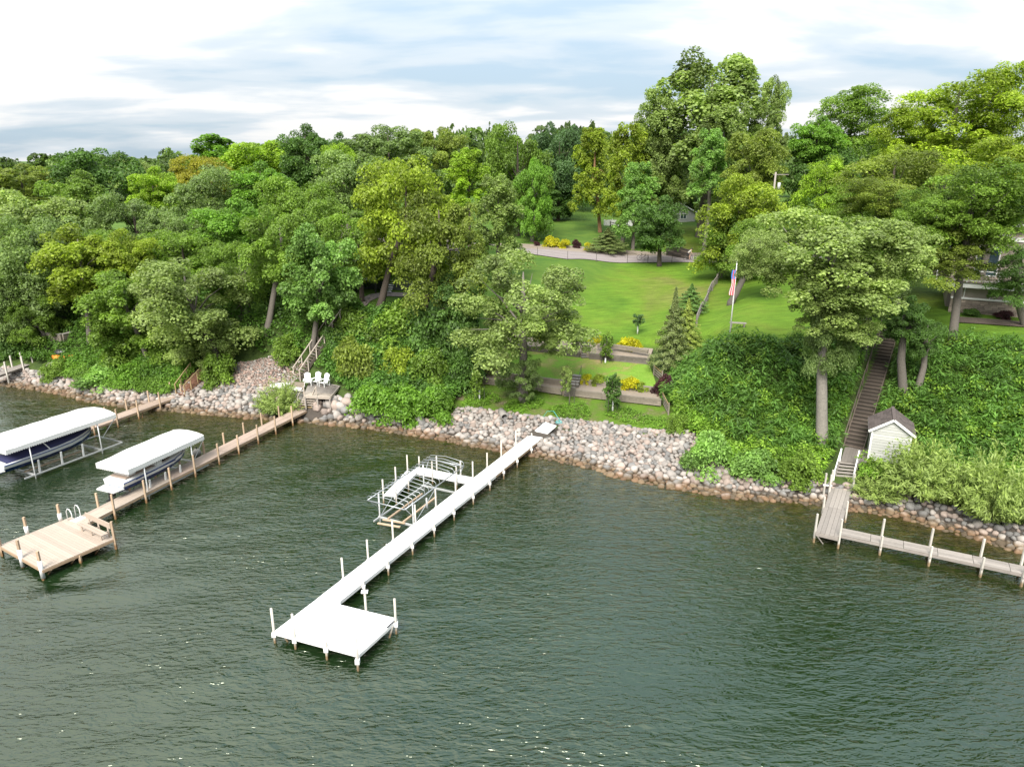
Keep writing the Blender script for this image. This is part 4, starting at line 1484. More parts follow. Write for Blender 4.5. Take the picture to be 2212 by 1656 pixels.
# the panel between platform and walkway
bl = L0 + e2
MB().prism([bl + e2 * .004, bl + e1 * .30 + e2 * .004, Ri, Ri + sW * WW], ZW - .06, ZW - .006).build('deck_panel', WHITE_DECK, wd)
for a, b in ((L0, Fr), (Fr, Rr), (Rr, bl), (bl, L0)):
    piece('edge_board', WHITE, wd, a - UP * .13, b - UP * .13, .05, .16)
piece('corner_bumper', BLACK, wd, Rr + (Fr - Rr) * .03 + UP * .01, Rr + (Fr - Rr) * .28 + UP * .01, .05, .03)
piece('edge_strip', DARK_METAL, wd, lerp(Fr, L0, .36) + (Rr - Fr) * .07 + UP * .004, lerp(Fr, L0, .05) + (Rr - Fr) * .07 + UP * .004, .015, .006)
for (zx, zy) in ((245, 1420), (365, 1455), (548, 1510), (730, 1580), (953, 1360)):
    q = P(*c2(zx, zy), 0)
    post(wd, q, POST_W, ZW + 1.25, .06)
    piece('bracket', WHITE, wd, V3(q[0], q[1], ZW - .30), V3(q[0], q[1], ZW - .08), .2, .2)
q = P(*c2(775, 1222), ZW)
post(wd, q, POST_W, ZW + 1.15, .06)
piece('cleat_board', WHITE, wd, q + V3(-.16, 0, 1.02), q + V3(.16, 0, 1.02), .2, .09)
for (zx, zy) in ((740, 1130), (905, 1020), (1040, 900), (1168, 795), (1288, 700), (1392, 605), (1492, 525), (1583, 460), (1667, 395), (1745, 325)):
    q = P(*c2(zx, zy), 0)
    k = np.dot(q - Ri, dW)
    rgt = Ri + dW * k - sW * .07
    lft = Ri + dW * k + sW * (WW + .07)
    for pp in (rgt, lft):
        post(wd, pp, POST_W, ZW + 1.15 + PR.uniform(-.08, .1), .055)
        piece('bracket', WHITE, wd, V3(pp[0], pp[1], ZW - .25), V3(pp[0], pp[1], ZW - .1), .17, .17)
    piece('cross_beam', TAN_EDGE, wd, V3(rgt[0], rgt[1], ZW - .24), V3(lft[0], lft[1], ZW - .24), .08, .12)
    piece('brace', TAN_EDGE, wd, V3(rgt[0], rgt[1], -.5) + dW * .05, V3(lft[0], lft[1], ZW - .3) + dW * .05, .05, .07)
for a, b in ((c2(285, 1365), c2(330, 1410)), (c2(385, 1380), c2(345, 1412)), (c2(930, 1320), c2(905, 1385))):
    piece('brace', POST_W, wd, P(*a, ZW - .15), P(*b, 0.0) - UP * .2, .07, .07)
R1, R2 = P(1178, 911, 1.72), P(1202, 919, 1.72)
j1, j2 = Rj + sW * WW + dW * .05, Rj + dW * .05
MB().hexa([j1 - UP * .06, j2 - UP * .06, R2 - UP * .06, R1 - UP * .06, j1, j2, R2, R1]).build('ramp', WHITE_DECK, wd)
piece('hinge_strip', DARK_METAL, wd, j1 + UP * .012, j2 + UP * .012, .05, .02)
# finger dock beside the lift
fd = thing('finger_dock', 'narrow white L shaped finger dock wrapped round the empty boat lift', 'dock', P(*c4(960, 340), 0))
fa, fb, fc_ = P(*c4(1950, 545), .66), P(*c4(1010, 365), .66), P(*c4(590, 815), .66)
fa = fa - nrm(fb - fa) * .25
for a, b, k in ((fa, fb, 2), (fb + nrm(fc_ - fb) * .43, fc_, 3)):
    for i in range(k):
        walk_section(fd, a + (b - a) * i / k, a + (b - a) * (i + 1) / k, .82, .66, .66, WHITE_DECK, WHITE)
dF = flat(fc_ - fb)
sF = V3(-dF[1], dF[0], 0)
for t_ in (.03, .5, .97):
    for sg in (-1, 1):
        pp = fb + (fc_ - fb) * t_ + sF * sg * .46
        post(fd, pp, POST_W, 1.75, .055)
for t_ in (.35, .75):
    for sg in (-1, 1):
        pp = fb + (fa - fb) * t_ + V3(-dF[0], -dF[1], 0) * sg * .46
        post(fd, pp, POST_W, 1.75, .055)

# --- boat lifts


def lift_frame(root, C, d, s, Lh, Wh, ztop, mat, cradle=True, zc=.15, inset=.16):
    for a in (-1, 1):
        for b in (-1, 1):
            p = C + d * Lh * a * (1 - inset * 2) + s * Wh * b * .92
            post(root, p, mat, ztop, .05, -1.2, name='lift_leg')
    for b in (-1, 1):
        piece('side_beam', mat, root, C + s * Wh * b * .92 - d * Lh * .9 + UP * zc, C + s * Wh * b * .92 + d * Lh * .9 + UP * zc, .07, .1)
    for a in (-1, 1):
        piece('cross_member', mat, root, C + d * Lh * a * (1 - inset * 2) - s * Wh + UP * zc, C + d * Lh * a * (1 - inset * 2) + s * Wh + UP * zc, .09, .11)


bl_ = [P(*c4(x, y), 1.95) for x, y in ((225, 890), (860, 1035), (1835, 310), (1260, 210))]
C = sum(bl_) / 4
dl_ = flat((bl_[2] + bl_[3]) - (bl_[0] + bl_[1]))
sl_ = V3(dl_[1], -dl_[0], 0)
Lh = np.dot((bl_[2] + bl_[3] - bl_[0] - bl_[1]) / 2, dl_) / 2
Wh = min(1.6, max(1.25, np.linalg.norm(bl_[1] - bl_[0]) / 2))
lift = thing('boat_lift', 'empty boat lift with bare grey tube canopy frame beside the white dock', 'boat lift', (C[0], C[1], 0))
C0 = V3(C[0], C[1], 0)
lift_frame(lift, C0, dl_, sl_, Lh, Wh, 1.95, ALU, zc=.35, inset=.14)
cn = MB()
for sg in (-1, 1):
    cn.tube([C0 + UP * 1.95 + sl_ * Wh * sg - dl_ * Lh, C0 + UP * 1.95 + sl_ * Wh * sg + dl_ * Lh], .04, 6)
    cn.tube([C0 + UP * 1.95 + dl_ * Lh * sg - sl_ * Wh, C0 + UP * 1.95 + dl_ * Lh * sg + sl_ * Wh], .04, 6)
cn.build('canopy_rail', STEEL, lift, True)
for i in range(17):
    y = dl_ * Lh * (-1 + 2 * i / 16)
    w = Wh
    hz = .34
    pts = [C0 + y + sl_ * w + UP * 1.95, C0 + y + sl_ * (w - .02) + UP * (1.95 + hz * .7), C0 + y + sl_ * (w - .12) + UP * (1.95 + hz * .95), C0 + y + UP * (1.95 + hz * 1.35),
           C0 + y - sl_ * (w - .12) + UP * (1.95 + hz * .95), C0 + y - sl_ * (w - .02) + UP * (1.95 + hz * .7), C0 + y - sl_ * w + UP * 1.95]
    MB().tube(pts, .019, 6).build('canopy_hoop', STEEL, lift, True)
for sg in (-1, 1):
    for e in (-1, 1):
        piece('canopy_strut', STEEL, lift, C0 + sl_ * Wh * .92 * sg + dl_ * Lh * .72 * e + UP * 1.0, C0 + sl_ * Wh * sg + dl_ * Lh * .98 * e + UP * 1.93, .035, .035)
    piece('bunk_board', POST_T, lift, C0 + sl_ * .55 * sg - dl_ * Lh * .75 + UP * .46, C0 + sl_ * .55 * sg + dl_ * Lh * .35 + UP * .46, .12, .09)
    piece('diagonal', STEEL, lift, C0 + sl_ * Wh * .92 * sg - dl_ * Lh * .7 + UP * .4, C0 + sl_ * Wh * .92 * sg + dl_ * Lh * .1 + UP * 1.9, .03, .03)
for k_ in (-.95, -.8):
    piece('loose_board', POST_T, lift, C0 - sl_ * Wh * .6 + dl_ * Lh * k_ + UP * .42, C0 + sl_ * Wh * .5 + dl_ * Lh * (k_ + .06) + UP * .42, .14, .06)
MB().tube([C0 + sl_ * Wh * .95 - dl_ * Lh * .3 + UP * 1.6, C0 + sl_ * Wh * .95 - dl_ * Lh * .3 + UP * .9], .06, 8).build('winch', ALU, lift, True)

# --- the beige dock with bench platform
ZB = .66
bR0, bR1 = P(*c1(690, 1205), ZB), P(*c1(1905, 582), ZB)
dB = flat(bR1 - bR0)
sB = V3(-dB[1], dB[0], 0)
WB = 1.25
plat_bl, plat_r, plat_f = P(*c1(440, 1240), ZB), P(*c1(718, 1371), ZB), P(*c1(310, 1596), ZB)
bd = thing('beige_dock', 'long pale tan dock with square plank platform and bench at its lake end', 'dock', (bR0[0], bR0[1], 0))
start = bR0 - dB * max(0.0, np.dot(bR0 - plat_r, dB) - .05)
cA, cB = start + sB * WB / 2, bR1 + sB * WB / 2
NB = 9
for i in range(NB):
    walk_section(bd, cA + (cB - cA) * i / NB, cA + (cB - cA) * (i + 1) / NB, WB, ZB, ZB, PALE_WOOD if i < 3 else TAN_WOOD, TAN_EDGE, planks=5)
pw = plat_f - plat_r
pw = pw - dB * 0
bx = flat(plat_r - plat_bl)
by = V3(bx[1], -bx[0], 0)
by = by if np.dot(by, plat_f - plat_r) > 0 else -by
PLX, PLY = 4.9, max(3.4, np.dot(plat_f - plat_r, by))
o_ = plat_r - bx * PLX
plank_field(bd, plat_r + UP * 0, plat_r + by * PLY, o_, PALE_WOOD, 24)
for a, b in ((plat_r, plat_r + by * PLY), (o_, o_ + by * PLY), (plat_r, o_), (plat_r + by * PLY, o_ + by * PLY)):
    piece('edge_board', TAN_EDGE, bd, a - UP * .125, b - UP * .125, .05, .15)
for zx, zy in ((1822, 675), (1715, 730), (1603, 787), (1478, 850), (1345, 912), (1200, 990), (1048, 1068), (880, 1148), (692, 1250)):
    q = P(*c1(zx, zy), 0)
    k = np.dot(q - bR0, dB)
    for off in (-.06, WB + .06):
        pp = bR0 + dB * k + sB * off
        post(bd, pp, POST_T, ZB + 1.0 + PR.uniform(-.1, .12), .055, sq=True)
    piece('cross_beam', TAN_EDGE, bd, bR0 + dB * k - sB * .1 - UP * .22, bR0 + dB * k + sB * (WB + .1) - UP * .22, .06, .12)
for fx, fy, sl in ((0.0, 0.02, 0), (.03, 1.0, 1), (.48, 1.0, 1), (1.01, .15, 1), (1.01, .62, 1), (0.0, .52, 0), (.97, 1.0, 0)):
    pp = plat_r - bx * PLX * fx + by * PLY * fy
    post(bd, pp, POST_T, ZB + (-.1 if fy == .52 else 1.1), .06, sq=True)
    if sl:
        MB().tube([V3(pp[0], pp[1], ZB - .55 if fy == 1.0 else ZB), V3(pp[0], pp[1], ZB + .5)], .115, 10).build('post_sleeve', WHITE, bd, True)
for k in (.25, .6, .9):
    a = plat_r + by * PLY * k
    piece('brace', POST_T, bd, a - UP * .2, a - bx * .6 - UP * .8, .07, .07)
# bench and ladder on the platform
bn_ = thing('dock_bench', 'pale wooden bench with a back board on the beige dock platform', 'bench', plat_r - bx * 1.3 + by * .35)
b0, b1_ = plat_r - bx * .08 + by * .14, plat_r - bx * 2.75 + by * .14
piece('backrest', PALE_WOOD, bn_, b0 + UP * .80, b1_ + UP * .80, .045, .36)
for k in range(2):
    piece('seat_board', PALE_WOOD, bn_, b0 + by * (.28 + .2 * k) + UP * .42, b1_ + by * (.28 + .2 * k) + UP * .42, .18, .045)
for t_ in (.12, .5, .88):
    p = lerp(b0, b1_, t_)
    piece('leg', PALE_WOOD, bn_, p, p + UP * .9, .09, .05, (0, 1, 0))
    piece('leg', PALE_WOOD, bn_, p + by * .48, p + by * .48 + UP * .40, .09, .05, (0, 1, 0))
    piece('seat_bearer', PALE_WOOD, bn_, p + UP * .36, p + by * .52 + UP * .36, .05, .08)
ld = thing('swim_ladder', 'white swim ladder with two hooped handrails behind the dock bench', 'ladder', cA + dB * .7 + sB * (WB / 2))
for k in (0, .55):
    p = cA + dB * (.5 + k) + sB * (WB / 2 + .02)
    pts = [p - sB * .22 + UP * 0, p - sB * .22 + UP * .55, p - sB * .1 + UP * .78, p + sB * .06 + UP * .8, p + sB * .2 + UP * .6, p + sB * .2 - UP * 1.1]
    MB().tube(pts, .028, 8).build('handrail', WHITE, ld, True)
for zz in (-.15, -.45, -.75):
    p = cA + dB * .5 + sB * (WB / 2 + .22) + UP * zz
    piece('rung', WHITE, ld, p, p + dB * .55, .08, .03)
MB().prism([cA + dB * .45 + sB * .1, cA + dB * 1.15 + sB * .1, cA + dB * 1.15 + sB * .6, cA + dB * .45 + sB * .6], ZB + .004, ZB + .02).build('mat', WHITE, ld)

# --- the second dock behind the large boat
d2 = thing('plank_dock', 'weathered plank dock ending at the red brown ramp behind the large boat canopy', 'dock', P(*c1(885, 640), 0))
pa, pb = P(*c1(560, 700), .66), P(*c1(1115, 492), .66)
dd = flat(pb - pa)
ss = V3(-dd[1], dd[0], 0)
pa = pa - dd * 9.0
cA2, cB2 = pa + ss * .6, pb + ss * .6
for i in range(8):
    walk_section(d2, cA2 + (cB2 - cA2) * i / 8, cA2 + (cB2 - cA2) * (i + 1) / 8, 1.2, .66, .66, TAN_WOOD, TAN_EDGE, planks=5)
for zx, zy in ((1138, 530), (1022, 585), (900, 640), (770, 690), (622, 745)):
    q = P(*c1(zx, zy), 0)
    k = np.dot(q - pb, dd)
    for off in (-.06, 1.26):
        post(d2, pb + dd * k + ss * off, POST_T, 1.72 + PR.uniform(-.1, .1), .055, sq=True)
    piece('cross_beam', TAN_EDGE, d2, pb + dd * k - ss * .08 + UP * .42 - UP * .66, pb + dd * k + ss * 1.28 + UP * .42 - UP * .66, .06, .12)
piece('brace', POST_T, d2, P(*c1(880, 635), 0) - UP * .2, P(*c1(888, 575), .45), .07, .07)

# --- short dock at the far left
d3 = thing('short_dock', 'short grey dock with white posts at the far left shore', 'dock', P(*c1(80, 350), 0))
pa, pb = P(*c1(-60, 372), 1.3), P(*c1(300, 245), 1.3)
for i in range(4):
    walk_section(d3, lerp(pa, pb, i / 4), lerp(pa, pb, (i + 1) / 4), 1.15, 1.3, 1.3, GREY_PALE if i < 3 else BROWN_WOOD, GREY_WOOD, planks=5)
dd = flat(pb - pa)
ss = V3(-dd[1], dd[0], 0)
for t_ in (.17, .45, .62, .88):
    for sg in (-1, 1):
        post(d3, lerp(pa, pb, t_) + ss * sg * .64, POST_W, 2.5, .065, sq=True)

# --- the grey dock at the right
ZR = .78
gd = thing('grey_dock', 'weathered grey plank dock turning along the shore at the right', 'dock', P(*c3(940, 1370), 0))
a0, a1 = P(*c3(1027, 1083), ZR), P(*c3(938, 1370), ZR)
dG = flat(a1 - a0)
sG = V3(-dG[1], dG[0], 0)
WG = 1.25
for i in range(2):
    walk_section(gd, lerp(a0, a1, i / 2), lerp(a0, a1, (i + 1) / 2), WG, ZR, ZR, GREY_PALE, GREY_WOOD, planks=5)
piece('end_board', GREY_PALE, gd, a1 + dG * .03 + sG * WG / 2 - UP * .13, a1 + dG * .03 - sG * WG / 2 - UP * .13, .05, .2)
f0, f1 = P(*c3(1008, 1348), ZR - .04), P(*c3(2230, 1606), ZR - .04)
dH = flat(f1 - f0)
sH = V3(-dH[1], dH[0], 0)
nH = 6
for i in range(nH):
    walk_section(gd, lerp(f0, f1, i / nH), lerp(f0, f1, (i + 1) / nH), .95, ZR - .04, ZR - .04, GREY_PALE, GREY_PALE, planks=4)
for zx, zy in ((1243, 1508), (1532, 1575), (1835, 1637), (2080, 1700)):
    q = P(*c3(zx, zy), 0)
    k = np.dot(q - f0, dH)
    for off, tp in ((-.53, 1.15), (.53, 1.75)):
        pp = f0 + dH * k + sH * off
        post(gd, pp, POST_W, tp + .1, .05, sq=True)
    piece('cross_beam', GREY_PALE, gd, f0 + dH * k - sH * .6 - UP * .2, f0 + dH * k + sH * .6 - UP * .2, .06, .1)
for k, tp in ((.98, 1.9), (.52, 1.5), (.04, 1.9)):
    for sg in (-1, 1):
        pp = lerp(a0, a1, k) + sG * sg * (WG / 2 + .05)
        post(gd, pp, POST_W, tp, .05, sq=True)
piece('brace', GREY_PALE, gd, P(*c3(878, 1375), ZR - .15), P(*c3(918, 1430), -.1), .06, .06)
pp = a0 + sG * 0 - dG * .1
for zx, zy in ((915, 1150), (945, 1160)):
    q = P(*c3(zx, zy), .25)
    post(gd, q, POST_W, 2.0, .05, 0, sq=True)
q1, q2 = P(*c3(915, 1080), 1.15), P(*c3(968, 1085), 1.15)
piece('side_rail', WHITE, gd, q1, q2, .05, .1)

# steps up to the landing, landing, and the long dark stairs
ls = thing('shore_steps', 'white painted steps with handrails from the grey dock to the landing', 'steps', P(*c3(1030, 1060), ZR))
tl = (P(*c3(972, 1072), ZR), P(*c3(1086, 1080), ZR))
tu = (P(*c3(1012, 938), 1.74), P(*c3(1116, 950), 1.74))
for i in range(7):
    t_ = (i + .5) / 7
    a, b = lerp(tl[0], tu[0], t_), lerp(tl[1], tu[1], t_)
    piece('tread', GREY_PALE, ls, a, b, .24, .05)
for k in (0, 1):
    piece('stringer', GREY_PALE, ls, tl[k] - UP * .16, tu[k] - UP * .16, .06, .22)
    piece('handrail', WHITE, ls, tl[k] + UP * .9, tu[k] + UP * .9, .07, .08)
    for e in (tl[k], tu[k]):
        piece('rail_post', WHITE, ls, e - UP * .6, e + UP * .92, .08, .08, (0, 1, 0))
lg = thing('landing_deck', 'weathered plank landing between shore steps and dark stairs beside the shed', 'deck', P(*c3(1090, 900), 1.5))
g0, g1 = P(*c3(1018, 940), 1.76), P(*c3(1150, 955), 1.76)
dpl = P(*c3(1045, 852), 1.76) - g0
plank_field(lg, g0, g1 + (g1 - g0) * .12, g0 + dpl, GREY_WOOD, 8)
piece('rim_joist', GREY_WOOD, lg, g0 - UP * .14, g1 + (g1 - g0) * .12 - UP * .14, .05, .18)
for p in (g0, g1, g0 + dpl * .9, g1 + dpl * .9):
    piece('post', GREY_WOOD, lg, p - UP * 1.0, p - UP * .08, .1, .1, (0, 1, 0))
st = thing('dark_stairs', 'long straight flight of dark timber stairs climbing the right bank to the patio', 'stairs', RST0)
dS = flat(RST1 - RST0)
sS = V3(dS[1], -dS[0], 0)
nT = 34
for i in range(nT):
    p = lerp(RST0, RST1, (i + .5) / nT)
    piece('tread', BROWN_WOOD, st, p - sS * .62, p + sS * .62, .25, .05)
    piece('riser', DARK_WOOD, st, p - sS * .61 + dS * .10 - UP * .0 + UP * .10, p + sS * .61 + dS * .10 + UP * .10, .03, .17)
for sg in (-1, 1):
    piece('stringer', BROWN_WOOD, st, RST0 + sS * .66 * sg - UP * .10, RST1 + sS * .66 * sg - UP * .10, .07, .30)
piece('handrail', BROWN_WOOD, st, RST0 - sS * .7 + UP * .95, RST1 - sS * .7 + UP * .95, .06, .06)
for i in range(9):
    p = lerp(RST0, RST1, (i + .3) / 9) - sS * .70
    piece('rail_post', BROWN_WOOD, st, p - UP * .4, p + UP * .95, .07, .07, (0, 1, 0))
tp_ = RST1 + dS * .8
MB().prism([RST1 - sS * .75, RST1 + sS * .75, RST1 + sS * .75 + dS * 1.4, RST1 - sS * .75 + dS * 1.4], 7.6, 8.02).build('top_pad', PINK_CONC, st)
for a, b, lb in ((c3(488, 905), c3(702, 940), 'long weathered timber lying in the plants of the right bank'), (c3(850, 958), c3(902, 972), 'short end of weathered timber near the grey dock')):
    A_, B_ = hit(*a), hit(*b)
    tb = piece('timber', GREY_PALE, None, A_ + UP * .55, B_ + UP * .55, .2, .22)
    tag(tb, lb, 'timber')

# --- shed
sh_ = thing('garden_shed', 'small white shed with lap siding and brown shingle roof beside the dark stairs', 'shed', P(1900, 992, 1.75))
s0 = P(1874, 992, 1.75)
ex = V3(CA, SA, 0)
ey = V3(-SA, CA, 0)
SWd, SDp, SHt, SRf = 2.45, 2.5, 2.35, .85


def SP(x, y, z):
    return s0 + ex * x + ey * y + UP * z


MB().hexa([SP(.03, .03, 0), SP(SWd - .03, .03, 0), SP(SWd - .03, SDp, 0), SP(.03, SDp, 0), SP(.03, .03, SHt), SP(SWd - .03, .03, SHt), SP(SWd - .03, SDp, SHt), SP(.03, SDp, SHt)]).build('wall', SIDING, sh_)
MB().add([SP(0.03, .03, SHt), SP(SWd - .03, .03, SHt), SP(SWd / 2, .03, SHt + SRf), SP(.03, SDp, SHt), SP(SWd - .03, SDp, SHt), SP(SWd / 2, SDp, SHt + SRf)],
         [(0, 1, 2), (5, 4, 3), (0, 2, 5, 3), (1, 4, 5, 2)]).build('gable', SIDING, sh_)
nb = 16
for i in range(nb):
    z0_ = .02 + i * .2
    if z0_ > SHt + SRf - .1:
        break
    hw = SWd / 2 if z0_ + .1 < SHt else SWd / 2 * (1 - (z0_ + .1 - SHt) / SRf)
    hw -= .06
    if hw < .1:
        break
    for yy, sg in ((.015, -1),):
        o_ = piece('siding_board', SIDING, sh_, SP(SWd / 2 - hw, yy - .012, z0_ + .1), SP(SWd / 2 + hw, yy - .012, z0_ + .1), .03, .205, ey * .12 + UP)
for x_ in (0.02, SWd - .02):
    piece('corner_trim', WHITE, sh_, SP(x_, -.01, 0), SP(x_, -.01, SHt), .11, .07, ey)
for i in range(12):
    z0_ = .02 + i * .2
    for x_ in (0.015, SWd - .015):
        if z0_ < SHt - .1:
            piece('siding_board', SIDING, sh_, SP(x_, .1, z0_ + .1), SP(x_, SDp, z0_ + .1), .03, .2)
ov = .22
for sg in (-1, 1):
    mb = MB()
    e_ = SWd / 2 + ov
    zt, ze = SHt + SRf + .05, SHt - SRf * ov / (SWd / 2) + .05
    xs = lambda k: SWd / 2 + sg * e_ * k
    nr = 8
    for r_ in range(nr):
        k0, k1 = r_ / nr, (r_ + 1) / nr + .02
        for j in range(7):
            y0 = -.2 + (SDp + .4) * (j + (r_ % 2) * .5 - .5) / 6.5
            y1 = y0 + (SDp + .4) / 6.5 - .015
            y0, y1 = max(y0, -.2), min(y1, SDp + .2)
            if y1 - y0 < .05:
                continue
            lift_ = .012 + .008 * ((r_ * 7 + j * 3) % 4) / 3
            pa_, pb_ = SP(xs(k0), (y0 + y1) / 2, lerp(zt, ze, k0) + lift_), SP(xs(k1), (y0 + y1) / 2, lerp(zt, ze, k1) + lift_ + .014)
            piece('shingle', SHINGLE, sh_, pa_, pb_, y1 - y0, .02)
    piece('roof_deck', SHINGLE, sh_, SP(xs(0), SDp / 2, zt - .04), SP(xs(1), SDp / 2, ze - .04), SDp + .38, .07)
    piece('bargeboard', WHITE, sh_, SP(xs(0), -.2, zt - .06), SP(xs(1), -.2, ze - .06), .05, .16)
    piece('fascia', WHITE, sh_, SP(xs(1), -.18, ze - .08), SP(xs(1), SDp + .18, ze - .08), .04, .12)
piece('ridge_cap', SHINGLE, sh_, SP(SWd / 2, -.2, SHt + SRf + .085), SP(SWd / 2, SDp + .2, SHt + SRf + .085), .2, .04)
tag(piece('orange_board', ORANGE, None, SP(SWd + .16, .35, 1.45), SP(SWd + .16, .35, 2.1), .32, .06, ex), 'orange board sticking out at the right wall of the shed', 'board')

# ------------------------------------------------------------------ boats on lifts under canopies


def canopy(label, nl, nr_, fr, zE, nstat, mesh_name='boat_canopy', rise=.50):
    d = flat(fr - nr_)
    s = V3(-d[1], d[0], 0)                       # to the left of the heading
    Wc = abs(np.dot(nl - nr_, s))
    Lc = np.dot(fr - nr_, d)
    o0 = nr_.copy()
    o0[2] = 0
    C = o0 + d * Lc / 2 + s * Wc / 2
    root = thing('boat_canopy', label, 'boat canopy', (C[0], C[1], 0))
    mb = MB()
    rings = []
    w = Wc / 2
    rg = random.Random(int(abs(C[0]) * 10))
    for i in range(nstat + 1):
        t = i / nstat
        x = Lc * t
        e = min(t, 1 - t) * Lc
        k = min(1, .38 + .62 * e / .9)
        prof = [(-w, 0), (-w, .26), (-w * .55, .26 + rise * .72 * k), (0, .26 + rise * k), (w * .55, .26 + rise * .72 * k), (w, .26), (w, 0)]
        sag = -.035 * abs(math.sin(math.pi * t * 7)) if 0 < i < nstat else 0
        rings.append([o0 + d * x + s * (w + y) + UP * (zE + z + (sag if 0 < j < 6 else 0) + rg.uniform(-.008, .008)) for j, (y, z) in enumerate(prof)])
    mb.loft(rings, closed=False, caps=False)
    for r in (rings[0], rings[-1]):
        mb.add(r, [tuple(range(7))])
    mb.build('cover', CANVAS, root, False)
    vb = MB()

    def valance(a, b):
        n = max(6, int(np.linalg.norm(b - a) / .16))
        V, Fc = [], []
        for i in range(n * 2 + 1):
            p = lerp(a, b, i / (2 * n))
            V += [p, p - UP * (.13 if i % 2 else .05)]
        for i in range(n * 2):
            Fc.append((2 * i, 2 * i + 1, 2 * i + 3, 2 * i + 2))
        vb.add(V, Fc)
    A, B, C_, D_ = rings[0][0], rings[-1][0], rings[-1][6], rings[0][6]
    for a, b in ((A, B), (B, C_), (C_, D_), (D_, A)):
        valance(a, b)
    vb.build('valance', CANVAS, root)
    Cg = V3(C[0], C[1], 0)
    # the lift that carries it is one frame with the canopy
    for a in (-.62, .62):
        for b in (-1, 1):
            p = Cg + d * Lc / 2 * a + s * w * b * .96
            post(root, p, ALU, zE + .1, .045, -1.2, name='lift_leg')
        piece('cross_member', ALU, root, Cg + d * Lc / 2 * a - s * w + UP * .28, Cg + d * Lc / 2 * a + s * w + UP * .28, .1, .12)
    for b in (-1, 1):
        piece('side_beam', ALU, root, Cg - d * Lc * .40 + s * w * b * .96 + UP * .30, Cg + d * Lc * .52 + s * w * b * .96 + UP * .30, .07, .10)
        piece('canopy_strut', STEEL, root, Cg + d * Lc * .33 + s * w * b * .96 + UP * 1.2, Cg + d * Lc * .49 + s * w * b + UP * zE, .04, .04)
        piece('bunk_board', POST_T, root, Cg - d * Lc * .33 + s * .6 * b + UP * .40, Cg + d * Lc * .2 + s * .6 * b + UP * .40, .14, .08)
        for a in (-.5, -.1, .3):
            piece('guide_post', WHITE, root, Cg + d * Lc / 2 * a + s * w * b * .80 + UP * .2, Cg + d * Lc / 2 * a + s * w * b * .86 + UP * 1.25, .12, .06)
    piece('bow_stop', ALU, root, Cg + d * Lc * .52 - s * w * .96 + UP * .3, Cg + d * Lc * .52 + s * w * .96 + UP * .3, .06, .08)
    return root, Cg, d, s, Lc, Wc


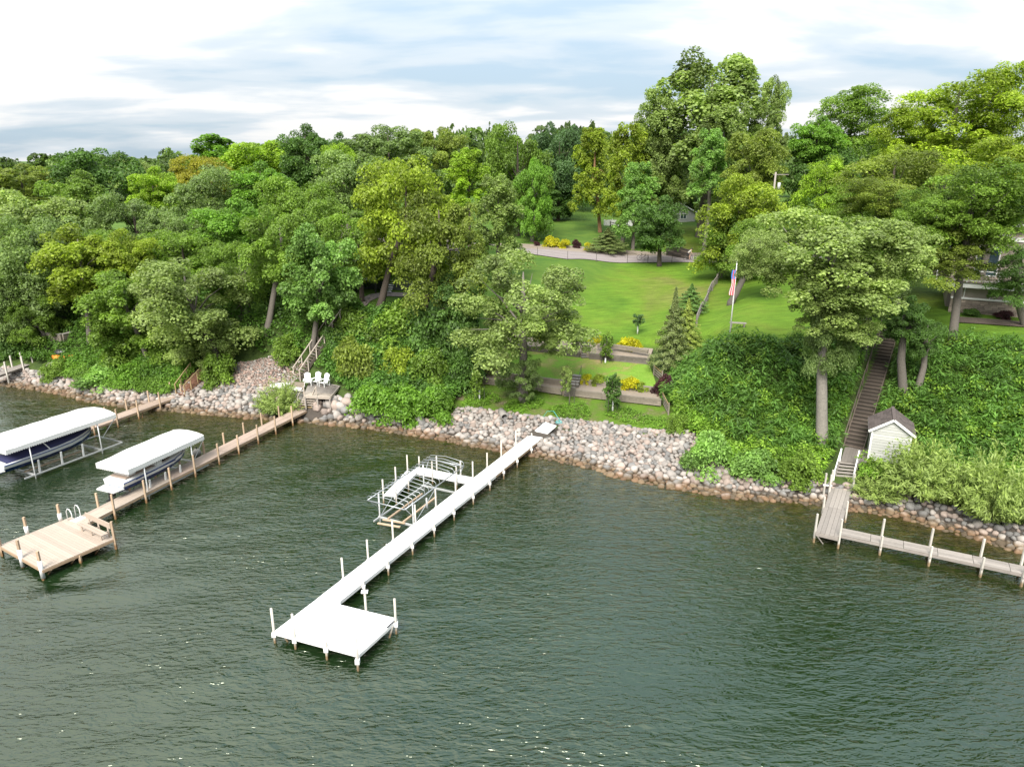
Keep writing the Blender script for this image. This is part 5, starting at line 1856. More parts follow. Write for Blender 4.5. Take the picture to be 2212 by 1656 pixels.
def boat(label, C, d, s, L, B, z0, covered):
    root = thing('motor_boat', label, 'boat', C + UP * z0)

    def Q(x, y, z):
        return C + d * x + s * y + UP * (z0 + z)
    st = [(-.5, .86, .0, .82), (-.3, .95, 0, .85), (-.05, 1.0, 0, .88), (.18, .94, .03, .92), (.33, .70, .12, .98), (.44, .36, .30, 1.04), (.5, .04, .62, 1.08)]
    lo, up_, rub = [], [], []
    for t, bw, kz, sz in st:
        y = B / 2 * bw
        ch = lerp(kz, sz, .60)
        lo.append([Q(t * L, -y * .90, ch), Q(t * L, -y * .5, kz + .10 * (ch - kz) + .04), Q(t * L, 0, kz), Q(t * L, y * .5, kz + .10 * (ch - kz) + .04), Q(t * L, y * .90, ch), Q(t * L, 0, ch)])
        up_.append([Q(t * L, -y * .90, ch + .002), Q(t * L, -y, sz), Q(t * L, -y * .82, sz + .04), Q(t * L, y * .82, sz + .04), Q(t * L, y, sz), Q(t * L, y * .90, ch + .002)])
        rub.append((y, sz))
    MB().loft(lo).build('hull_bottom', NAVY, root, False)
    MB().loft(up_).build('hull', GEL, root, False)
    for sg in (-1, 1):
        MB().tube([Q(t * L, sg * (B / 2 * bw + .015), sz - .05) for t, bw, kz, sz in st], .03, 6).build('rub_rail', NAVY, root)
    MB().prism([Q(-.5 * L - .7, -B * .36, 0), Q(-.5 * L + .02, -B * .41, 0), Q(-.5 * L + .02, B * .41, 0), Q(-.5 * L - .7, B * .36, 0)], z0 + .36, z0 + .44).build('swim_platform', GEL, root)
    # stern drive
    dr = MB()
    p = Q(-.5 * L - .25, 0, 0)
    dr.box(p + UP * .1, d * .18, s * .12, UP * .28)
    dr.box(p - d * .12 - UP * .35, d * .12, s * .05, UP * .32)
    dr.tube([p - UP * .38 - d * .35, p - UP * .38 + d * .2], [.03, .08], 8)
    for k in range(3):
        a = k * 2.094
        v_ = s * math.cos(a) + UP * math.sin(a)
        dr.box(p - UP * .38 - d * .34 + v_ * .12, d * .01 + v_ * .02, np.cross(d, v_) * .05, v_ * .1)
    dr.build('stern_drive', BLACK, root)
    if covered:
        rings = []
        for t, bw, h in ((-.47, .84, .10), (-.3, .90, .30), (-.12, .92, .52), (.02, .92, .58), (.14, .86, .42), (.28, .70, .22), (.40, .40, .12), (.47, .12, .08)):
            y = B / 2 * bw * .96
            sz = np.interp(t, [q[0] for q in st], [q[3] for q in st]) + .03
            rings.append([Q(t * L, -y, sz - .06), Q(t * L, -y * .95, sz + .05), Q(t * L, -y * .5, sz + h * .85), Q(t * L, 0, sz + h), Q(t * L, y * .5, sz + h * .85), Q(t * L, y * .95, sz + .05), Q(t * L, y, sz - .06)])
        MB().loft(rings, closed=False, caps=False).build('cockpit_cover', NAVY_C, root, True)
        MB().tube([Q(-.05 * L, -B * .47, .9), Q(-.10 * L, -B * .42, 1.55), Q(-.10 * L, B * .42, 1.55), Q(-.05 * L, B * .47, .9)], .04, 8).build('wakeboard_tower', WHITE, root)
    else:
        MB().prism([Q(-.44 * L, -B * .33, 0), Q(.12 * L, -B * .36, 0), Q(.36 * L, -B * .12, 0), Q(.36 * L, B * .12, 0), Q(.12 * L, B * .36, 0), Q(-.44 * L, B * .33, 0)], z0 + .93, z0 + .965).build('cockpit_floor', TAN_WOOD, root)
        for x, y, w in ((-.34, 0, .60), (-.02, -.3, .25), (-.02, .3, .25), (.24, .0, .4)):
            MB().box(Q(x * L, y * B, 1.06), d * .25, s * B * w / 2, UP * .12).box(Q(x * L - .25, y * B, 1.2), d * .06, s * B * w / 2, UP * .22).build('seat', GEL, root)
        MB().hexa([Q(.08 * L, -B * .4, .95), Q(.08 * L, B * .4, .95), Q(.085 * L, B * .4, .95), Q(.085 * L, -B * .4, .95),
                   Q(.02 * L, -B * .34, 1.38), Q(.02 * L, B * .34, 1.38), Q(.025 * L, B * .34, 1.38), Q(.025 * L, -B * .34, 1.38)]).build('windshield', GLASS, root)
        for sg in (-1, 1):
            MB().hexa([Q(-.35 * L, sg * B * .478, .70), Q(.2 * L, sg * B * .475, .76), Q(.2 * L, sg * B * .47, .76), Q(-.35 * L, sg * B * .46, .70),
                       Q(-.35 * L, sg * (B * .492), .78), Q(.2 * L, sg * (B * .488), .82), Q(.2 * L, sg * B * .47, .82), Q(-.35 * L, sg * B * .47, .78)]).build('stripe', NAVY, root)
    return root


def cb(x, y):
    return .2116 * x, 842.4 + .2116 * y


ZE = 2.45
r_, Cc, d_, s_, Lc, Wc = canopy('smaller white canvas boat canopy standing against the beige dock', P(*cb(960, 790), ZE), P(*cb(1312, 850), ZE), P(*cb(2085, 492), ZE), ZE, 10)
boat('open white and navy runabout hanging under the smaller canopy', Cc - d_ * .3, d_, s_, Lc * .93, 2.15, .86, False)
nr2, fr2 = P(*cb(62, 650), ZE + .1), P(*cb(1187, 272), ZE + .1)
dd2 = flat(fr2 - nr2)
nl2 = nr2 + V3(-dd2[1], dd2[0], 0) * 3.3
nr2 = nr2 - dd2 * .0
r_, Cc, d_, s_, Lc, Wc = canopy('larger white canvas boat canopy at the left edge', nl2, nr2, fr2, ZE + .1, 12, rise=.6)
boat('white and navy boat with navy cockpit cover under the larger canopy', Cc - d_ * .6, d_, s_, Lc * .86, 2.5, .72, True)
mb_ = thing('mooring_ball', 'small pale buoy floating behind the bow of the open runabout', 'buoy', P(*cb(2012, 655), .1))
bm_ = bpy.data.meshes.new('ball')
import bmesh
q_ = bmesh.new()
bmesh.ops.create_uvsphere(q_, u_segments=14, v_segments=10, radius=.32)
for f in q_.faces:
    f.smooth = True
q_.to_mesh(bm_)
q_.free()
bm_.materials.append(CONCRETE)
link(bpy.data.objects.new('float', bm_), mb_).location = (0, 0, .15)
MB().tube([V3(*mb_.location) + UP * .42, V3(*mb_.location) + UP * .62], .05, 6).build('ring', BLACK, mb_)

# ------------------------------------------------------------------ the terraces


def timber_wall(name, label, pts, zt, courses, th=.2, mat=TIMBER, hc=.19, Lt=2.4, cat='retaining wall'):
    pts = [np.array(p, float) for p in pts]
    root = thing(name, label, cat, (pts[0][0], pts[0][1], zt - courses * hc))
    for c_ in range(courses):
        z = zt - (c_ + .5) * hc
        for a, b in zip(pts[:-1], pts[1:]):
            a, b = V3(a[0], a[1], z), V3(b[0], b[1], z)
            L = np.linalg.norm(b - a)
            dr = (b - a) / L
            x = -Lt * (.5 if c_ % 2 else 0)
            while x < L - .05:
                x0, x1 = max(x, 0), min(x + Lt, L)
                if x1 - x0 > .1:
                    n_ = V3(-dr[1], dr[0], 0) * (PR.uniform(-.012, .012) + .02 * c_ * -1)
                    piece('timber', mat, root, a + dr * (x0 + .008) + n_, a + dr * (x1 - .008) + n_, th, hc - .012)
                x += Lt
    return root


TG, t, b = mat_new('terrace_grass')
geo = N(t, 'ShaderNodeNewGeometry')
pos = geo.outputs['Position']
g_ = ramp(t, noise(t, pos, .45, 4, .6, .4), [(.34, (.24, .19, .09)), (.45, (.15, .175, .04)), (.56, (.11, .205, .022)), (.7, (.13, .22, .03))])
g_ = mixc(t, 1.0, g_, ramp(t, noise(t, pos, 9, 5, .7), [(.3, .7), (.7, 1.25)]), 'MULTIPLY')
t.links.new(g_, b.inputs['Base Color'])
b.inputs['Roughness'].default_value = .9
b.inputs['Specular IOR Level'].default_value = .15

W1L = [P(1020, 825, 1.95), P(1117, 836, 1.95), P(1214, 851, 1.95)]
W1R = [P(1243, 854, 1.95), P(1330, 864, 1.95), P(1428, 875, 1.95)]
W2L = [P(1022, 797, 2.95), P(1120, 808, 2.95), P(1228, 822, 2.95)]
W2R = [P(1255, 818, 2.95), P(1330, 826, 2.95), P(1420, 836, 2.95)]
W3L = [P(1070, 752, 3.3), P(1160, 760, 3.3), P(1253, 772, 3.3)]
W3R = [P(1273, 775, 3.3), P(1340, 781, 3.3), P(1402, 787, 3.3)]
timber_wall('retaining_wall', 'lowest pale timber wall left of the terrace steps', W1L, 2.5, 3)
timber_wall('retaining_wall', 'lowest pale timber wall right of the terrace steps', W1R, 2.5, 3)
timber_wall('retaining_wall', 'second low timber wall left of the middle steps', W2L, 2.95, 3)
timber_wall('retaining_wall', 'second low timber wall behind the lower golden shrubs', W2R, 2.95, 3)
timber_wall('retaining_wall', 'upper old timber wall left of the upper steps behind the oak', W3L, 3.9, 3, mat=TIMBER_D)
timber_wall('retaining_wall', 'upper old timber wall right of the upper steps below the golden shrubs', W3R, 3.9, 3, .24, TIMBER_D, .2)
bk = lambda p, k: np.array([p[0] - SA * 0 + (-math.sin(R(-19))) * k, p[1] + math.cos(R(-19)) * k, p[2]])
W4 = [P(1290, 750, 4.35), P(1330, 752, 4.35), P(1400, 762, 4.35)]
timber_wall('retaining_wall', 'topmost low wall at the lawn edge behind the golden shrubs', W4, 4.72, 2, mat=TIMBER, hc=.2)


def slab(name, front, back, zf, zb_, mat, low=.9):
    poly = [p[:2] for p in front] + [p[:2] for p in back[::-1]]
    z1 = [zf] * len(front) + [zb_] * len(back)
    o = MB().prism(poly, [z - low for z in z1], z1).build(name, mat)
    return tag(o, kind='structure')


FW1 = [bk(p, .12) for p in W1L + W1R]
FW2 = [bk(p, .1) for p in W2L + W2R]
FW3 = [bk(p, .1) for p in W3L + W3R]
slab('lower_bed', FW1, FW2, 2.44, 2.47, SAND)
slab('terrace_grass', FW2, [bk(W3L[0], -.1)] + [bk(p, .06) for p in W3L[1:] + W3R], 2.92, 3.35, TG, .7)
slab('upper_bed', FW3, [bk(p, 2.3) for p in W3L + W3R], 3.86, 4.3, SAND)


def block_steps(label, bl_, br_, tl_, tr_, z0, z1, n, rail=True):
    a0, b0, a1, b1 = P(*bl_, z0), P(*br_, z0), P(*tl_, z1), P(*tr_, z1)
    root = thing('garden_steps', label, 'steps', (a0 + b0) / 2)
    for i in range(n):
        t0, t1 = i / n, (i + 1) / n
        z = lerp(z0, z1, t1)
        poly = [lerp(a0, a1, t0), lerp(b0, b1, t0), lerp(b0, b1, min(1, t1 + .12)), lerp(a0, a1, min(1, t1 + .12))]
        MB().prism([p[:2] for p in poly], z - (z1 - z0) / n - .15, z - .055).build('riser', TIMBER_D, root)
        ctr0, ctr1 = lerp(a0, a1, t0 + .5 / n), lerp(b0, b1, t0 + .5 / n)
        wd_ = np.linalg.norm((a1 - a0)[:2]) / n
        piece('step_tread', CONCRETE, root, V3(ctr0[0], ctr0[1], z - .025), V3(ctr1[0], ctr1[1], z - .025), wd_ + .05, .05)
    if rail:
        for e0, e1_ in ((b0, b1),):
            MB().tube([e0, e0 + UP * .9, e1_ + UP * .9, e1_], .02, 6).build('handrail', DARK_METAL, root)
    return root


block_steps('lowest flight of terrace steps with thin dark rail', c7(922, 582), c7(1030, 585), c7(950, 505), c7(1035, 512), 1.95, 2.75, 4)
block_steps('middle flight of terrace steps up to the grass terrace', c7(985, 495), c7(1062, 500), c7(1012, 385), c7(1085, 395), 2.6, 3.2, 4)
block_steps('upper flight of terrace steps up to the lawn', c7(1086, 238), c7(1162, 238), c7(1095, 82), c7(1172, 84), 3.3, 4.7, 7)
for lb, a, b in (('short slatted fence down the right end of the lower wall', c7(1842, 640), c7(1912, 775)), ('short slatted fence beside the cedar above the purple shrub', c7(1772, 400), c7(1850, 460))):
    A_, B_ = hit(*a), hit(*b)
    rt = thing('slat_fence', lb, 'fence', A_)
    for k in range(4):
        piece('slat', YEL_WOOD if k == 3 else TIMBER, rt, A_ + UP * (.2 + .24 * k), B_ + UP * (.1 + .24 * k), .04, .12)
    for p in (A_, B_):
        piece('post', TIMBER, rt, p - UP * .3, p + UP * 1.05, .1, .1, (0, 1, 0))
pc = hit(*c7(350, 812))
cv = thing('culvert_pipe', 'round concrete drain pipe poking from the riprap', 'pipe', pc)
ax = nrm(V3(.25, -.95, -.1))
ring = []
e_a = nrm(np.cross(ax, UP))
e_b = np.cross(e_a, ax)
rgs = []
for (k, r) in ((-.9, .30), (.35, .30), (.35, .24), (-.7, .24)):
    rgs.append([pc + UP * .28 + ax * k + (e_a * math.cos(q) + e_b * math.sin(q)) * r for q in np.linspace(0, 6.283, 16, endpoint=False)])
MB().loft(rgs, caps=True).build('pipe_wall', CONCRETE, cv, True)
hp = P(1207, 915, 1.75)
MB().tube([hp + V3(.28 * math.cos(a) * (1 - a / 60), .25 * math.sin(a), .05 + a * .012) for a in np.linspace(0, 18, 50)] + [hp + V3(-.4, .5, .9), hp + V3(-.9, 1.0, .7), hp + V3(-1.2, 1.2, .15)], .014, 5).build('garden_hose', TEAL)
tag(bpy.data.objects['garden_hose'], 'teal garden hose coiled at the top of the white dock ramp', 'hose')
# drift sticks
# ------------------------------------------------------------------ left stairs, deck, chairs
lst = thing('long_stairs', 'long weathered timber stairs with handrails climbing the left bank', 'stairs', LST0)
dS = flat(LST1 - LST0)
sS = V3(dS[1], -dS[0], 0)
nT = 24
for i in range(nT):
    p = lerp(LST0, LST1, (i + .5) / nT)
    piece('tread', BROWN_WOOD if i % 3 else GREY_WOOD, lst, p - sS * .5, p + sS * .5, .26, .05)
for sg in (-1, 1):
    piece('stringer', BROWN_WOOD, lst, LST0 + sS * .54 * sg - UP * .1, LST1 + sS * .54 * sg - UP * .1, .06, .28)
    piece('handrail', PALE_RAIL, lst, LST0 + sS * .58 * sg + UP * .95, LST1 + sS * .58 * sg + UP * .95, .11, .06)
    for i in range(6):
        p = lerp(LST0, LST1, (i + .05) / 5.2) + sS * .58 * sg
        piece('rail_post', PALE_RAIL, lst, p - UP * .4, p + UP * .95, .09, .09, (0, 1, 0))
tpd = LST1 + dS * .3
for i in range(3):
    piece('tread', BROWN_WOOD, lst, tpd + dS * .4 * i + sS * (.2 + .5 * i) + UP * .06 * i, tpd + dS * .4 * i + sS * (1.3 + .5 * i) + UP * .06 * i, .35, .1)
ZD = 2.0
dk = thing('lakeside_deck', 'weathered grey deck at the foot of the long stairs', 'deck', P(680, 845, ZD))
k0, k1, k2, k3 = [P(*c6(x, y), ZD) for x, y in ((588, 930), (805, 940), (880, 850), (640, 800))]
nP = 12
for i in range(nP):
    a = lerp(k0, k3, (i + .5) / nP)
    b_ = lerp(k1, k2, (i + .5) / nP)
    piece('plank', PALE_RAIL if i < 3 else GREY_PALE, dk, a - UP * .025, b_ - UP * .025, np.linalg.norm(k3 - k0) / nP - .012, .05)
for a, b_ in ((k0, k1), (k1, k2), (k3, k0)):
    piece('rim_joist', PALE_RAIL, dk, a - UP * .14, b_ - UP * .14, .05, .2)
for t_ in (.03, .5, .97):
    p = lerp(k0, k1, t_)
    piece('post', GREY_PALE, dk, p - UP * 1.3, p - UP * .06, .1, .1, (0, 1, 0))
pd = [P(*c6(x, y), ZD - .03) for x, y in ((312, 848), (580, 882), (600, 800), (470, 778))]
tag(MB().prism([p[:2] for p in pd], ZD - .5, ZD - .06).build('sand_pad', SAND), kind='structure')
wbd = thing('pad_border', 'white timber border of the triangular pad left of the chairs', 'border', pd[0])
piece('board', WHITE, wbd, pd[0], pd[1], .3, .25)
piece('board', GREY_PALE, wbd, pd[0], pd[3], .25, .22)
pdl = MB()
pa_, pb_ = P(*c6(345, 838), ZD + .03), P(*c6(470, 845), ZD + .03)
m_ = (pa_ + pb_) / 2
sd = nrm(np.cross(UP, pb_ - pa_)) * .33
pdl.prism([(pa_)[:2], (lerp(pa_, pb_, .3) - sd)[:2], (lerp(pa_, pb_, .9) - sd)[:2], pb_[:2], (lerp(pa_, pb_, .9) + sd)[:2], (lerp(pa_, pb_, .3) + sd)[:2]], ZD + .02, ZD + .14)
tag(pdl.build('paddle_board', GEL), 'white paddle board lying on the triangular pad', 'paddle board')


def adirondack(label, p, yaw):
    root = thing('adirondack_chair', label, 'chair', p, 'white chairs on the lakeside deck')
    c_, s_n = math.cos(yaw), math.sin(yaw)

    def Q(x, y, z):
        return p + V3(c_ * x - s_n * y, s_n * x + c_ * y, z)
    yv = Q(0, 1, 0) - p
    for i in range(5):                           # fanned back slats, front of the chair is -y
        x = (-2 + i) * .105
        h = (1.02, 1.10, 1.13, 1.10, 1.02)[i]
        piece('back_slat', WHITE, root, Q(x * .85, .18, .30), Q(x * 1.15, .50, h), .098, .022, -yv)
    for i in range(5):
        y = -.36 + i * .115
        piece('seat_slat', WHITE, root, Q(-.27, y, .40 - i * .025), Q(.27, y, .40 - i * .025), .10, .022)
    for sg in (-1, 1):
        piece('arm', WHITE, root, Q(sg * .34, -.44, .56), Q(sg * .33, .36, .56), .14, .025)
        piece('leg', WHITE, root, Q(sg * .29, -.36, 0), Q(sg * .29, -.36, .55), .04, .12, -yv)
        piece('leg', WHITE, root, Q(sg * .27, .46, 0), Q(sg * .27, -.38, .38), .04, .12)
        piece('back_leg', WHITE, root, Q(sg * .31, .34, 0), Q(sg * .31, .34, .56), .04, .08, -yv)


for lb, px, yw in (('leftmost white chair on the lakeside deck', c6(620, 845), .25), ('middle white chair on the lakeside deck', c6(692, 838), -.25), ('rightmost white chair on the lakeside deck next to the bushes', c6(758, 850), -.45)):
    adirondack(lb, P(*px, ZD + .003), yw)
ss_t = thing('short_steps', 'short wooden steps with rails from the beige dock up to the deck', 'steps', P(*c6(600, 1030), ZB))
q0, q1 = (P(*c6(540, 1028), ZB + .05), P(*c6(652, 1036), ZB + .05)), (P(*c6(590, 935), ZD - .1), P(*c6(692, 940), ZD - .1))
for i in range(5):
    t_ = (i + .5) / 5
    piece('tread', YEL_WOOD if i == 0 else PALE_RAIL, ss_t, lerp(q0[0], q1[0], t_), lerp(q0[1], q1[1], t_), .26, .05)
for k in (0, 1):
    piece('stringer', GREY_PALE, ss_t, q0[k] - UP * .1, q1[k] - UP * .1, .06, .24)
    piece('handrail', PALE_RAIL, ss_t, q0[k] + UP * .95, q1[k] + UP * .95, .12, .06)
    for e in (q0[k], q1[k]):
        piece('rail_post', PALE_RAIL, ss_t, e - UP * .9, e + UP * .93, .09, .09, (0, 1, 0))
for lb, px, w in (('large pale boulder right of the short steps', c6(810, 1000), .75), ('grey boulder beside the large pale one', c6(850, 1015), .6), ('reddish boulder below the deck', c6(700, 1010), .6), ('white boulder at the bushes', c6(885, 1035), .55), ('low grey boulder below the reddish one', c6(700, 1045), .55)):
    p = hit(*px)
    o_ = link(bpy.data.objects.new('boulder', ROCKS[(STONE_B if 'red' in lb else STONE_G if 'grey' in lb else STONE).name][hash(len(lb)) % 5]))
    o_.location = (p[0], p[1], p[2] + w * .25)
    o_.scale = (w, w * .9, w)
    o_.rotation_euler = (.1, .2, len(lb) * .7)
    tag(o_, lb, 'boulder')


def kayak(label, a, b, mat, w=.34):
    root = thing('kayak', label, 'kayak', (a + b) / 2, 'kayaks stored behind the waterline bushes')
    d = nrm(b - a)
    s = nrm(np.cross(UP, d))
    L = np.linalg.norm(b - a)
    rg = []
    for t in (0, .08, .25, .5, .75, .92, 1):
        k = math.sin(math.pi * min(max(t, .02), .98)) ** .6
        c_ = a + d * L * t + UP * .10 * (1 - k)
        rg.append([c_ + s * w * k * math.cos(q) + UP * .17 * k * math.sin(q) for q in np.linspace(0, 6.283, 10, endpoint=False)])
    MB().loft(rg).build('hull', mat, root, True)
    rr = [[(a + b) / 2 + d * .42 * sc * math.cos(q) + s * .22 * sc * math.sin(q) + UP * (.165 + hz) for q in np.linspace(0, 6.283, 14, endpoint=False)] for sc, hz in ((1, 0), (1, .03), (.85, .03), (.8, -.0))]
    MB().loft(rr).build('cockpit_rim', BLACK, root)


def kp(x, y, D):
    return at(*c6(x, y), D)


Dk = hit(*c6(1250, 905))[1] + .6
kayak('yellow kayak at the left behind the bushes', kp(945, 812, Dk + 1.2), kp(1045, 818, Dk + .4) + V3(1.2, .5, 0), YELLOW)
kayak('orange kayak in the middle behind the bushes', kp(1140, 822, Dk + .8), kp(1215, 832, Dk + .2) + V3(.8, .6, 0), ORANGE)
kayak('yellow kayak stacked above the red one', kp(1190, 852, Dk + .3), kp(1275, 862, Dk), YELLOW, .3)
kayak('red kayak lowest behind the bushes', kp(1200, 888, Dk), kp(1300, 900, Dk - .3), RED, .32)

# ------------------------------------------------------------------ left shore: ramp, pickets, planter, canoe
rp = thing('red_ramp', 'red brown plank ramp with yellow handrails climbing from the plank dock', 'ramp', P(*cL(1700, 1050), .8))
ra = [hit(*cL(1668, 1050), .15), hit(*cL(1752, 1060), .15), hit(*cL(1822, 850), .25), hit(*cL(1935, 915), .25)]
ra[0][2] = ra[1][2] = .85
ra[2][2] = ra[3][2] = max(ra[2][2], ra[3][2]) + .3
for i in range(14):
    t_ = (i + .5) / 14
    a, b_ = lerp(ra[0], ra[2], t_), lerp(ra[1], ra[3], t_)
    piece('plank', RED_WOOD, rp, a, b_, np.linalg.norm(ra[2] - ra[0]) / 14 + .02, .05)
for k in (0, 1):
    piece('stringer', RED_WOOD, rp, ra[k] - UP * .12, ra[k + 2] - UP * .12, .06, .18)
    piece('handrail', YEL_WOOD, rp, ra[k] + UP * .95, ra[k + 2] + UP * .95, .07, .09)
    for t_ in (.02, .35, .7, .98):
        p = lerp(ra[k], ra[k + 2], t_)
        piece('rail_post', YEL_WOOD, rp, p - UP * .6, p + UP * .95, .08, .08, (0, 1, 0))
for i in range(4):
    p = lerp(ra[2], ra[3], .5) + flat(ra[2] - ra[0]) * (.3 + .28 * i) + UP * (.16 * i)
    sd = nrm(ra[3] - ra[2]) * .55
    piece('tread', RED_WOOD, rp, p - sd, p + sd, .26, .05)


def picket_rail(label, pts, h=.95):
    root = thing('picket_railing', label, 'railing', pts[0])
    for a, b_ in zip(pts[:-1], pts[1:]):
        piece('top_rail', GREY_WOOD, root, a + UP * h, b_ + UP * h, .1, .05)
        piece('bottom_rail', GREY_WOOD, root, a + UP * .1, b_ + UP * .1, .06, .06)
        n = int(np.linalg.norm(b_ - a) / .17)
        for i in range(n + 1):
            p = lerp(a, b_, i / max(n, 1))
            piece('picket', GREY_PALE, root, p + UP * .05, p + UP * (h - .03), .07, .03, (0, 1, 0))
    return root


def off(p, dz):
    return p + UP * dz


pk = [hit(*cL(1598, 505)), hit(*cL(1890, 520)), hit(*cL(2075, 500))]
for p in pk:
    p[2] += .9
zt_ = max(p[2] for p in pk)
for p in pk:
    p[2] = zt_
picket_rail('upper grey picket railing half hidden by the pale leaning oak', pk)
pk2 = [hit(*cL(1918, 615)), hit(*cL(2070, 622))]
for p in pk2:
    p[2] = max(pk2[0][2], pk2[1][2]) + .1
picket_rail('lower grey picket railing left of the brown steps', pk2)
dkk = thing('hillside_deck', 'small grey deck on posts behind the picket railings', 'deck', pk[0])
for i in range(10):
    o1 = V3(.1, .25, 0) * 0 + V3(-SA, CA, 0) * (.1 + .2 * i)
    piece('plank', GREY_WOOD, dkk, pk[0] + o1 - UP * .05, pk[2] + o1 - UP * .05, .19, .05)
for p in pk:
    piece('post', GREY_WOOD, dkk, p - UP * 2.2, p - UP * .08, .12, .12, (0, 1, 0))


def flight(label, p0, p1, w, n, mat, rail):
    root = thing('wood_steps', label, 'steps', p0)
    d = flat(p1 - p0)
    s = V3(d[1], -d[0], 0)
    for i in range(n):
        p = lerp(p0, p1, (i + .5) / n)
        piece('tread', mat, root, p - s * w / 2, p + s * w / 2, .26, .05)
    for sg in (-1, 1):
        piece('stringer', mat, root, p0 + s * sg * w / 2 - UP * .08, p1 + s * sg * w / 2 - UP * .08, .06, .24)
        if rail:
            piece('handrail', rail, root, p0 + s * sg * (w / 2 + .04) + UP * .9, p1 + s * sg * (w / 2 + .04) + UP * .9, .1, .06)
            for t_ in (0, .5, 1):
                p = lerp(p0, p1, t_) + s * sg * (w / 2 + .04)
                piece('rail_post', rail, root, p - UP * .3, p + UP * .9, .08, .08, (0, 1, 0))


flight('upper brown steps with rails below the round pale path end', hit(503, 703, .2), hit(531, 672, .2), .95, 9, BROWN_WOOD, BROWN_WOOD)
flight('middle brown steps with reddish rail beside the picket railing', hit(489, 752, .2), hit(508, 722, .2), .95, 8, BROWN_WOOD, RED_WOOD)
um = thing('patio_umbrella', 'folded teal patio umbrella behind the upper picket railing', 'umbrella', off(at(437, 705, pk[0][1] + 1.2), 0))
pu = V3(*um.location)
MB().tube([pu - UP * 1.2, pu + UP * 1.0], .025, 6).build('pole', ALU, um)
MB().tube([pu - UP * .4, pu - UP * .2, pu + UP * .5, pu + UP * .95], [.05, .16, .11, .02], 10).build('canopy', TEAL, um, True)


def block_wall(label, a, b_, h, rows, mat, Lb=.6, th=.35, cap=True):
    root = thing('stone_wall', label, 'retaining wall', a)
    L = np.linalg.norm((b_ - a)[:2])
    hh_ = h / rows
    n = max(2, int(L / Lb))
    for r_i in range(rows):
        for i in range(n + (r_i % 2)):
            x0 = (i - .5 * (r_i % 2)) / n
            x1 = x0 + 1 / n
            x0, x1 = max(0, x0), min(1, x1)
            if x1 - x0 < .1 / n:
                continue
            p0, p1 = lerp(a, b_, x0), lerp(a, b_, x1)
            g = nrm(p1 - p0) * .012
            piece('block', mat, root, p0 + g + UP * hh_ * (r_i + .5), p1 - g + UP * hh_ * (r_i + .5), th + PR.uniform(-.03, .03), hh_ - .015)
    if cap:
        piece('cap_stone', CONCRETE, root, a + UP * (h + .03), b_ + UP * (h + .03), th + .1, .07)


w0, w1 = hit(*cL(425, 585)), hit(*cL(608, 600))
w1[2] = w0[2]
block_wall('pale block planter wall at the far left above the orange canoe', w0, w1, 1.35, 5, TIMBER, .7)
w2 = w1 + V3(1.1, 2.6, 0)
block_wall('side return of the pale planter wall', w1, w2, 1.35, 5, TIMBER, .7)
w3, w4 = w0 + V3(2.0, 3.2, 1.5), w0 + V3(6.3, 2.2, 1.5)
block_wall('upper block wall behind the planter beside the pale leaning trunk', w3, w4, 1.1, 4, TIMBER, .7)
tag(MB().prism([w0[:2], w1[:2], w2[:2], (w2 + V3(-3.6, .8, 0))[:2]], w0[2] - .5, w0[2] + 1.28).build('planter_soil', SOIL), kind='structure')
flight('stone steps climbing behind the far left planter', w3 + V3(1.2, .3, .9), w3 + V3(1.0, 3.2, 2.6), 1.3, 8, TIMBER_D, None)
ca_, cb_ = hit(114, 775, .25), hit(158, 774, .25)
cn_ = thing('canoe', 'orange canoe lying at the end of the short far left dock', 'canoe', (ca_ + cb_) / 2)
d = nrm(cb_ - ca_)
s = nrm(np.cross(UP, d))
L = np.linalg.norm(cb_ - ca_)
rg = []
for t_ in (0, .1, .3, .5, .7, .9, 1):
    k = math.sin(math.pi * min(max(t_, .03), .97)) ** .55
    c_ = ca_ + d * L * t_ + UP * .3
    rg.append([c_ + s * .5 * k * x + UP * (y * .5) for x, y in ((-1, -.5), (-.75, .25), (-.2, .62), (.2, .62), (.75, .25), (1, -.5))])
MB().loft(rg).build('hull', ORANGE, cn_, True)
piece('gunwale', BLACK, cn_, ca_ + s * .48 * .3 + UP * .06, cb_ + s * .48 * .3 + UP * .06, .06, .05)
bk_ = hit(133, 762, .2)
tg = thing('dark_tarp', 'dark bundle lying just behind the orange canoe', 'bundle', bk_)
MB().loft([[bk_ + V3(x * r, y * r * .7, z) for x, y in [(math.cos(q), math.sin(q)) for q in np.linspace(0, 6.283, 9, endpoint=False)]] for r, z in ((.9, 0), (.85, .35), (.5, .6), (.1, .66))]).build('cloth', BLACK, tg, True)
for i, (x, y, w) in enumerate(((112, 792, .6), (122, 788, .7), (132, 787, .6), (142, 790, .55), (127, 794, .5))):
    p = hit(x, y)
    o_ = link(bpy.data.objects.new('white_rock', ROCKS[STONE.name][i]))
    o_.location = (p[0], p[1], p[2] + .12)
    o_.scale = (w, w, w * .8)
    o_.rotation_euler = (.1, .1, i * 1.3)
    tag(o_, 'whitish rock of the small pile below the orange canoe', 'rock', 'whitish rocks below the orange canoe')
for i, (a, b_) in enumerate(((cL(1530, 770), cL(1625, 828)), (cL(1545, 800), cL(1600, 775)), (cL(1560, 812), cL(1618, 806)))):
    A_, B_ = hit(*a), hit(*b_)
    tag(piece('loose_board', TIMBER, None, A_ + UP * (.25 + .06 * i), B_ + UP * (.25 + .06 * i), .2, .05), 'weathered board of the loose pile beneath the leaning oak', 'board', 'loose boards beneath the leaning oak')
tag(piece('white_plank', WHITE, None, hit(*cL(1290, 758)) + UP * .4, hit(*cL(1375, 770)) + UP * .4, .25, .05), 'white plank lying in the weeds under the mid green tree', 'plank')

